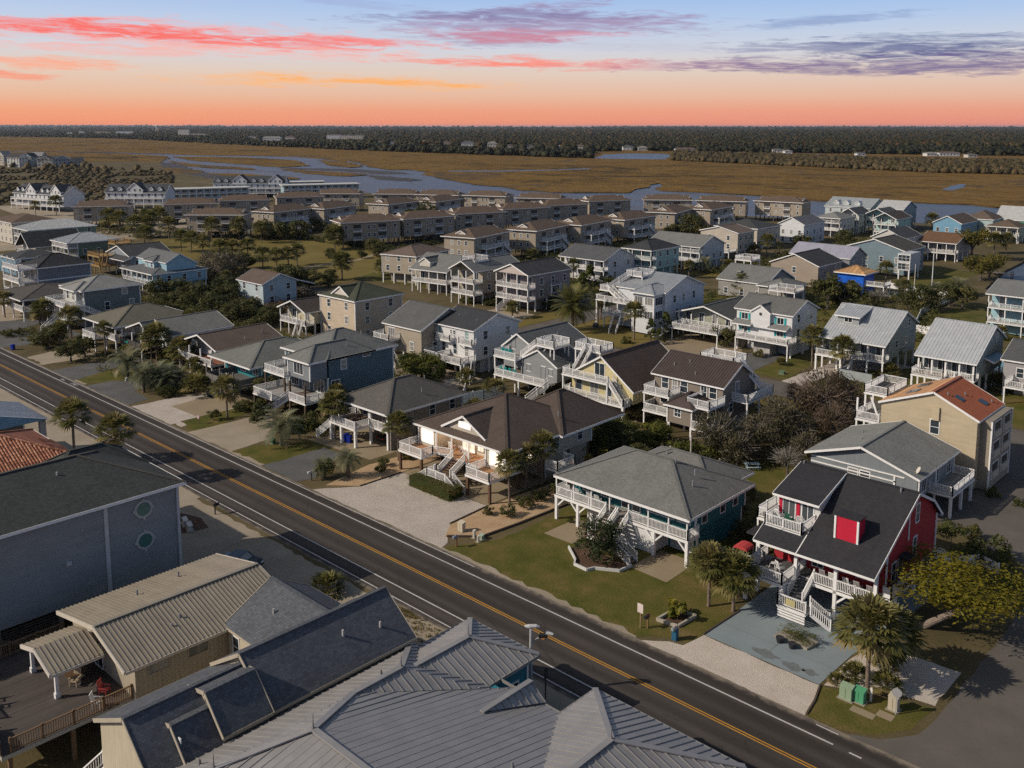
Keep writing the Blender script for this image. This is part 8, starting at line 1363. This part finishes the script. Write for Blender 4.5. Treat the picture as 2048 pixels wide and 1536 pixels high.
ubox('transformer_box', 'green box beside the pindo palm near the sandy drive', -110.3, 68, .6, .5, .7, (.06, .16, .09)); ubox('cable_box', 'dark air conditioner cabinet behind the date palm', -124.6, 158.6, 1.0, .9, 1.0, (.1, .1, .1)); ubox('pedestal_box', 'small white capped post beside the tan verge drive', -157.2, 68.3, .4, .3, .6, (.45, .47, .42)); ubox('cable_box', 'green box on the lawn of the turquoise-shuttered house', -76.2, 151, .9, .6, .6, (.1, .16, .1))
for i, (x, y) in enumerate(((-94.1, 46.5), (-92.5, 46.2))): ubox('address_stone', ('left', 'right')[i]+' white stone marker in the mulch bed by the big grey house', x, y, 1.3, .45, .75, (.6, .58, .54), -.3, .08, 'marker')
sheet('mulch_bed', [(-92.4, 44.6), (-91.4, 47.9), (-94.4, 48.6), (-97.6, 47.6), (-97.6, 44.6)], G_MULCH(), .02, .1)
for i, (x, y, w, l) in enumerate(((-25.3, 65.4, .8, 1.8), (-23.9, 66.2, .9, 1.2))): sheet('concrete_pad', [(x-l/2, y-w/2), (x+l/2, y-w/2), (x+l/2, y+w/2), (x-l/2, y+w/2)], G_TANCON(), .026)
def mailbox(label, x, y, rz, c, post=(.16, .07, .04), h=1.05, blue=False):
    t = thing('mailbox', label, 'mailbox', (x, y, 0), rz)
    if blue: link('pillar', MB().prism([(-.22, -.22), (.22, -.22), (.22, .22), (-.22, .22)], 0, 1.0).mesh('pillar', paint((.02, .1, .18))), t); h = 1.0
    else: link('post', MB().box(-.06, .06, -.06, .06, 0, h).mesh('post', paint(post, .8)), t); link('crossarm', MB().box(-.05, .05, -.35, .1, h-.1, h).mesh('crossarm', paint(post, .8)), t)
    sec = [(-.13, 0), (.13, 0), (.13, .16), (.09, .25), (0, .28), (-.09, .25), (-.13, .16)]; mb = MB(); A = [(a, -.5, h+b_) for a, b_ in sec]; B_ = [(a, .15, h+b_) for a, b_ in sec]; mb.poly(A); mb.poly(B_[::-1])
    for i in range(7): j = (i+1) % 7; mb.poly([A[j], A[i], B_[i], B_[j]])
    o = link('box', mb.mesh('box', paint(c, .35)), t); fixn(o.data); link('door', MB().box(-.11, .11, -.52, -.5, h+.02, h+.22).mesh('door', paint(tuple(v*.7 for v in c))), t); link('flag', MB().box(.13, .15, -.2, -.1, h+.15, h+.4).mesh('flag', paint((.3, .02, .02))), t)
mailbox('silver mailbox on red-brown post at the gravel drive', -68.1, 63.5, 0, (.3, .36, .44)); mailbox('white mailbox beside the shrub left of the gravel drive', -94.8, 63.7, 0, (.7, .7, .68), (.05, .05, .05)); mailbox('black mailbox on the near verge by the big grey house', -94.2, 50.2, math.pi, (.03, .03, .035), (.08, .06, .05)); mailbox('dark mailbox beside the white sign on the lawn edge', -44.1, 64.1, 0, (.04, .04, .045), (.2, .13, .06)); mailbox('navy pillar mailbox with pale cap at the white gravel strip', -41.3, 64.2, 0, (.35, .4, .4), blue=True)
def sign(label, x, y, h, w, hh, c, post=(.3, .2, .12), rz=0, octo=False, text=None, name='sign'):
    t = thing(name, label, 'sign', (x, y, 0), rz); link('post', MB().box(-.04, .04, -.04, .04, 0, h).mesh('post', paint(post, .8)), t)
    if octo:
        P = [(.38*math.cos(math.pi/8+i*math.pi/4), .38*math.sin(math.pi/8+i*math.pi/4)) for i in range(8)]; mb = MB()
        f_ = [(a, -.06, h-.4+b_) for a, b_ in P]; k_ = [(a, -.045, h-.4+b_) for a, b_ in P]; mb.poly(f_); mb.poly(k_[::-1]); [mb.poly([f_[i], k_[i], k_[(i+1) % 8], f_[(i+1) % 8]]) for i in range(8)]; o = link('board', mb.mesh('board', paint((.36, .36, .37), .35)), t); fixn(o.data)
        mb = MB(); P2 = [(a*.98, -.062, h-.4+b_*.98) for a, b_ in P]
    else: link('board', MB().box(-w/2, w/2, -.07, -.05, h-hh, h).mesh('board', paint(c, .4)), t)
    return t
sign('white notice sign on wooden post at the lawn edge', -44.6, 63.7, 2.3, .6, .85, (.66, .58, .54)); sign('back of octagonal stop sign at the side street corner', -23.4, 66.9, 2.2, 0, 0, (.4, .4, .4), (.35, .35, .35), .3, True, name='stop_sign'); sign('pink real estate sign on the grass by the sandy drive', -126.0, 65.2, 1.3, .55, .5, (.5, .35, .4), (.15, .1, .08)); sign('dark narrow road sign on post beside the street light', -43.9, 50.2, 2.6, .3, .9, (.05, .05, .05), (.06, .06, .06), 1.2); sign('short white house-number post by the green cabinets', -25.4, 67.2, 1.15, .18, 1.1, (.65, .64, .6), WHITE); sign('white post sign by the back street lawn', -142, 150.5, 1.3, .5, .5, (.4, .38, .34), (.15, .12, .1))
# timber-edged beds
def edging(name, label, pts, m, h=.22, w=.18, z=0, close=False, cat='edging'):
    t = thing(name, label, cat, (pts[0][0], pts[0][1], 0)); P = pts+[pts[0]] if close else pts
    for a, c in zip(P, P[1:]): link('timber', MB().beam((a[0]-pts[0][0], a[1]-pts[0][1], h/2), (c[0]-pts[0][0], c[1]-pts[0][1], h/2), w, h).mesh('timber', m), t)
DT = paint((.09, .065, .05), .9); PT = paint((.4, .36, .29), .8)
edging('bed_edging', 'dark timber edging between gravel bed and lawn', [(-70.6, 64.4), (-67.8, 66.9), (-67.2, 72), (-66.7, 80)], DT); edging('bed_edging', 'dark timber edging along the right side of the gravel drive', [(-72.8, 66.9), (-73.2, 73.2)], DT, .14, .12); edging('bed_edging', 'dark timber edging along the left gravel bed', [(-88.9, 66.7), (-88.75, 73.2)], DT, .14, .12); edging('bed_edging', 'timber edging along the blue-grey slab and lawn', [(-29.2, 66.5), (-28.6, 64.3), (-28.3, 62.3)], DT, .12, .14); edging('bed_edging', 'timber edging between lawn and blue-grey slab', [(-39.95, 66.6), (-39.7, 72.2)], DT, .12, .14)
edging('planter', 'white timber edged island bed round the oleander', [(-59.3, 71.4), (-56.9, 69.6), (-56.4, 68.8), (-54.7, 68.7), (-54.4, 69.5), (-52.2, 70.8), (-52.0, 72.5)], paint((.6, .6, .58)), .3, .16, cat='planter'); sheet('mulch_bed', [(-59.2, 71.5), (-56.9, 69.7), (-56.4, 68.9), (-54.7, 68.8), (-54.4, 69.6), (-52.3, 70.9), (-52.1, 72.4), (-58.8, 73.2)], G_MULCH(), .024)
edging('planter', 'square timber edged bed round the croton', [(-44.2, 65.7), (-42.2, 66.0), (-42.0, 68.6), (-44.0, 68.3)], PT, .28, .22, close=True, cat='planter'); sheet('mulch_bed', [(-44.2, 65.7), (-42.2, 66.0), (-42.0, 68.6), (-44.0, 68.3)], G_MULCH(), .025)
t = thing('planter_island', 'low green planting island with black pots on the blue-grey slab', 'planter', (-33.6, 71.3, 0)); link('border', MB().prism([(-1.7, -.8), (1.4, -.9), (1.7, .7), (-1.4, .9)], .016, .22).mesh('border', paint((.3, .27, .22))), t); c = link('foliage', leaf_crown('foliage', 90, F_SHRUB, 40, 60, .06, 'box', up=.6), t, (0, 0, .65)); c.scale = (1.6, .85, .45)
for x, y in ((-.9, -1.3), (.3, -1.4)): link('pot', MB().tube([(x, y, .02), (x, y, .5)], [.25, .36], 12).mesh('pot', paint((.03, .03, .035), .4)), t)
def bin_(label, x, y, c):
    t = thing('wheelie_bin', label, 'bin', (x, y, 0), .4); m = paint(c, .4); mb = MB(); a = [(-.24, -.28), (.24, -.28), (.24, .28), (-.24, .28)]; k = [(p*1.2, q*1.2) for p, q in a]
    A = [(p, q, .06) for p, q in a]; B_ = [(p, q, 1.0) for p, q in k]; mb.poly(A[::-1]); mb.poly(B_); [mb.poly([A[i], A[(i+1) % 4], B_[(i+1) % 4], B_[i]]) for i in range(4)]; link('body', mb.mesh('body', m), t); link('lid', MB().box(-.31, .31, -.38, .36, 1.0, 1.08).mesh('lid', m), t)
    for s_ in (-1, 1): link('wheel', MB().tube([(s_*.2, .3, .12), (s_*.27, .3, .12)], [.12, .12], 12).mesh('wheel', paint((.02, .02, .02))), t)
BLUE = (.01, .03, .3)
bin_('blue bin at the road edge far left', -195.9, 62.9, BLUE); bin_('left blue bin under the beige carport house', -103.6, 75.6, BLUE); bin_('right blue bin under the beige carport house', -102.8, 75.5, BLUE); bin_('dark bin on the pale slab by the teal porch house', -137.4, 73.2, (.03, .03, .04)); bin_('blue bin under the low sage cottage', -96, 163.5, BLUE)
# street light pole with two heads
t = thing('street_light', 'grey street light pole with two lamp heads by the metal roof', 'street light', (-45.0, 49.7, 0)); gp_ = paint((.42, .42, .42), .4)
link('pole', MB().tube([(0, 0, 0), (0, 0, 3), (0.02, 0, 5.6)], [.17, .14, .11], 12).mesh('pole', gp_), t); o = link('lamp_head', MB().tube([(-.5, -.15, 5.65), (-.1, 0, 5.75), (.35, .3, 5.82), (.55, .42, 5.78)], [.1, .17, .15, .07], 10).mesh('lamp_head', gp_), t); link('photocell', MB().tube([(-.55, -.2, 5.58), (-.47, -.14, 5.64)], [.1, .12], 8).mesh('photocell', paint((.03, .03, .03))), o)
link('arm', MB().tube([(0, 0, 4.4), (.35, .3, 4.8), (.75, .6, 4.95)], [.05, .05, .05], 8).mesh('arm', gp_), t); o = link('flood_light', MB().prism([(.55, .3), (1.05, .75), (.85, 1.0), (.4, .6)], 4.9, 5.15).mesh('flood_light', paint((.03, .028, .025))), t); link('visor', MB().tube([(.8, .9, 5.2), (1.3, 1.15, 5.15)], [.2, .1], 8).mesh('visor', paint((.5, .5, .48))), o); link('lens', MB().box(.7, .95, .45, .7, 4.84, 4.9).mesh('lens', paint((.4, .16, .05))), o)
def pole(label, x, y, h, r=.13, c=(.3, .26, .22), cat='pole'):
    t = thing('utility_pole', label, cat, (x, y, 0)); link('shaft', MB().tube([(0, 0, 0), (0, 0, h)], [r, r*.7], 10).mesh('shaft', paint(c, .8)), t); link('cap', MB().tube([(0, 0, h), (0, 0, h+.06)], [r*.9, r*.5], 10).mesh('cap', paint((.5, .48, .45))), t)
pole('bare wooden pole standing among park palms', -318.5, 166, 9); pole('white pole by the slate blue canal house', -90.5, 266, 9, .16, (.6, .6, .58)); pole('pale wooden post behind the teal house', -62.8, 100.2, 4.2, .14, (.42, .38, .33)); pole('tall pole on the right canal lawn', -94, 262.5, 6, .12, (.55, .52, .48))
def car(label, x, y, rz, c, van=False):
    t = thing('parked_van' if van else 'parked_car', label, 'van' if van else 'car', (x, y, .02), rz); cp = paint(c, .2, .03, .6); h = 2.0 if van else 1.45
    prof = [(-2.25, .35), (-2.3, .75), (-2.0, .92), (-1.5, .98), (-.9, 1.42), (.5, 1.45), (1.2, 1.02), (2.0, .9), (2.3, .7), (2.3, .35)] if not van else [(-2.6, .4), (-2.62, 1.9), (-2.4, 2.05), (.9, 2.05), (1.7, 1.2), (2.4, 1.05), (2.6, .8), (2.6, .4)]
    mb = MB(); A = [(a, -.88, z) for a, z in prof]; B_ = [(a, .88, z) for a, z in prof]; mb.poly(A); mb.poly(B_[::-1])
    for i in range(len(prof)): j = (i+1) % len(prof); mb.poly([A[j], A[i], B_[i], B_[j]])
    o = link('body', mb.mesh('body', cp), t); fixn(o.data); md = o.modifiers.new('bevel', 'BEVEL'); md.width = .1; md.segments = 3; e = 2.6 if van else 2.3
    for s_ in (-1, 1):
        for a in (-1.4, 1.4): w_ = link('wheel', MB().tube([(a, s_*.72, .33), (a, s_*.93, .33)], [.33, .33], 18).mesh('wheel', paint((.02, .02, .02))), t); link('rim', MB().tube([(a, s_*.93, .33), (a, s_*.945, .33)], [.2, .19], 14).mesh('rim', paint((.4, .4, .42), .3)), w_)
        link('tail_light', MB().box(-e-.04, -e+.04, s_*.62-.18, s_*.62+.18, .66, .8).mesh('tail_light', paint((.4, .01, .01), .3)), t); link('headlight', MB().box(e-.06, e+.04, s_*.6-.2, s_*.6+.2, .6, .74).mesh('headlight', paint((.6, .6, .6), .2)), t)
        mb = MB(); mb.poly([(-1.25, s_*.895, .98), (.95, s_*.895, .98), (.4, s_*.895, 1.36), (-.8, s_*.895, 1.36)] if not van else [(.2, s_*.895, 1.3), (1.5, s_*.895, 1.3), (.9, s_*.895, 1.85), (.2, s_*.895, 1.85)]); link('side_window', mb.mesh('side_window', glass()), t)
    if van: link('side_stripe', MB().box(-2.3, 0, -.9, .9, 1.0, 1.6).mesh('side_stripe', paint((.02, .35, .38), .3)), t)
    for n_, q in (('windscreen', [(1.12, -.7, 1.06), (1.12, .7, 1.06), (.56, .62, 1.43), (.56, -.62, 1.43)] if not van else [(1.66, -.75, 1.28), (1.66, .75, 1.28), (.98, .7, 2.0), (.98, -.7, 2.0)]), ('rear_window', [(-1.42, .7, 1.05), (-1.42, -.7, 1.05), (-.95, -.62, 1.4), (-.95, .62, 1.4)] if not van else [(-2.6, .6, 1.2), (-2.6, -.6, 1.2), (-2.6, -.6, 1.8), (-2.6, .6, 1.8)])):
        mb = MB(); mb.poly([(a*1.015, y_, z+.02) for a, y_, z in q]); link(n_, mb.mesh(n_, glass()), t)
car('dark car parked in shade behind the tan metal roof', -80.6, 45.3, R(25), (.012, .014, .018)); car('black car in the open carport of the beige stilt house', -99.5, 80.6, R(90), (.02, .02, .022)); car('teal and white van parked by the tall white gabled house', -150.5, 318, R(60), (.6, .62, .6), True)
car('grey car on the sand under the white-sided grey house', -172, 84, R(90), (.16, .17, .18))
# fences and pools
def fence(label, pts, h=1.3, c=WHITE, sp=2.0, board=False):
    t = thing('fence', label, 'fence', (pts[0][0], pts[0][1], 0)); m = paint(c, .6); q0 = pts[0]
    for a, b_ in zip(pts, pts[1:]):
        L = math.hypot(b_[0]-a[0], b_[1]-a[1]); n = max(1, round(L/sp))
        for i in range(n+1): x, y = a[0]+(b_[0]-a[0])*i/n-q0[0], a[1]+(b_[1]-a[1])*i/n-q0[1]; link('fence_post', MB().box(x-.06, x+.06, y-.06, y+.06, 0, h+.1).mesh('fence_post', m), t)
        for i in range(n):
            p = Vector((a[0]+(b_[0]-a[0])*i/n-q0[0], a[1]+(b_[1]-a[1])*i/n-q0[1], 0)); q = Vector((a[0]+(b_[0]-a[0])*(i+1)/n-q0[0], a[1]+(b_[1]-a[1])*(i+1)/n-q0[1], 0)); up = Vector((0, 0, 1)); mb = MB()
            if board: mb.beam(p+up*h*.52, q+up*h*.52, .05, h*.94)
            else:
                for z in (.3, .7, 1.1): mb.beam(p+up*z*h/1.3, q+up*z*h/1.3, .04, .14)
            link('fence_panel', mb.mesh('fence_panel', m), t)
fence('white board fence round the lawn right of the blue tarp tower', [(-97.7, 253.1), (-84.4, 252.6), (-79.1, 247.2), (-77.6, 222.2), (-72.2, 203)], 1.6, board=True); fence('white board fence in front of the small pool behind white-roofed house', [(-73, 201.5), (-64, 201.5)], 1.8, board=True); fence('white board fence along the pool by the plain white-roofed house', [(-60, 186), (-52, 180), (-52, 172)], 1.8, board=True); fence('low white rail fence behind the teal house', [(-66, 97), (-60.5, 101), (-59.0, 111.2)], 1.0); fence('white board fence behind the beige carport house', [(-108, 103), (-104.5, 99), (-103.2, 102.5), (-103, 107)], 1.9, board=True); fence('white board fence between lit house and teal house yards', [(-68.5, 95.5), (-66.5, 101)], 1.7, board=True); fence('blue-white fence beside the red house pool', [(-29, 93.5), (-26.6, 97), (-24.6, 96)], 1.2, board=True); fence('white fence at the foot of the white twin-balcony house', [(-114, 104), (-112, 108.5)], 1.2)
PW = paint((.02, .3, .42), .08, .1, .6)
def pool(label, pts, rim=(.5, .47, .42)):
    t = thing('swimming_pool', label, 'pool', (pts[0][0], pts[0][1], 0)); P = [(x-pts[0][0], y-pts[0][1]) for x, y in pts]; cx_ = sum(p[0] for p in P)/len(P); cy_ = sum(p[1] for p in P)/len(P)
    link('pool_deck', MB().prism([(cx_+(x-cx_)*1.5, cy_+(y-cy_)*1.5) for x, y in P], .0, .05).mesh('pool_deck', paint(rim, .8)), t); link('pool_water', MB().prism(P, .04, .07).mesh('pool_water', PW), t)
pool('blue covered pool in front of the blue tarp tower', [(-94, 243), (-87, 238.5), (-86, 245), (-93, 248)]); pool('small turquoise pool behind the dormered white roof', [(-71.5, 206.5), (-67.5, 205.5), (-67, 210.5), (-71, 211)]); pool('turquoise pool right of the plain white-roofed house', [(-51, 181), (-45.5, 181), (-45.5, 187), (-51, 187)]); pool('round blue pool behind the red house', [(-30.8+1.6*math.cos(a*.785), 95.9+1.6*math.sin(a*.785)) for a in range(8)])
t = thing('jetty', 'grey wooden jetty over the canal at right edge', 'jetty', (-88, 300, 0)); link('deck', MB().box(0, 9, -1, 1, .3, .5).mesh('deck', wood((.25, .22, .19))), t)
for x in (1, 5, 8.6):
    for y in (-.9, .9): link('piling', MB().tube([(x, y, -1), (x, y, 1.2)], [.15, .13], 8).mesh('piling', paint((.2, .17, .14))), t)
t = thing('garden_swing', 'red canopied swing at the left end of the red house porch', 'swing', (-41.2, 75.4, 2.8)); mb = MB(); P_ = [(-.75, 1.85), (-.6, 2.05), (-.25, 2.18), (.25, 2.18), (.6, 2.05), (.75, 1.85)]
for (x0_, z0_), (x1_, z1_) in zip(P_, P_[1:]): mb.poly([(x0_, -.7, z0_), (x1_, -.7, z1_), (x1_, .7, z1_), (x0_, .7, z0_)])
for y_ in (-.7, .7): mb.poly([(x_, y_, z_) for x_, z_ in P_])
link('canopy', mb.mesh('canopy', paint((.45, .05, .05), .8)), t)
for x_ in (-.7, .7):
    for y_ in (-.6, .6): link('frame_post', MB().tube([(x_, y_, 0), (x_*.95, y_, 1.9)], [.04, .04], 8).mesh('frame_post', paint((.3, .3, .3))), t)
link('seat', MB().box(-.55, .55, -.3, .3, .42, .5).mesh('seat', paint((.4, .38, .35))), t); link('backrest', MB().beam((-.55, .32, .8), (.55, .32, .8), .06, .55).mesh('backrest', paint((.4, .38, .35))), t)
HAZE = 2.6e-5
# ------------------------------------------------------------------ haze over marsh and mainland
hm = bpy.data.materials.new('haze'); hm.use_nodes = True; hm.node_tree.nodes.clear(); hn = NT(hm.node_tree); ho = hn.new('ShaderNodeOutputMaterial'); hv = hn.new('ShaderNodeVolumePrincipled')
hv.inputs['Color'].default_value = (.62, .72, .85, 1); hv.inputs['Density'].default_value = HAZE; hv.inputs['Anisotropy'].default_value = .2; hn.l.new(hv.outputs[0], ho.inputs['Volume'])
hz = link('haze', MB().box(-33000, 33000, -33000, 43000, -4, 62).mesh('haze', hm)); hz['kind'] = 'stuff'
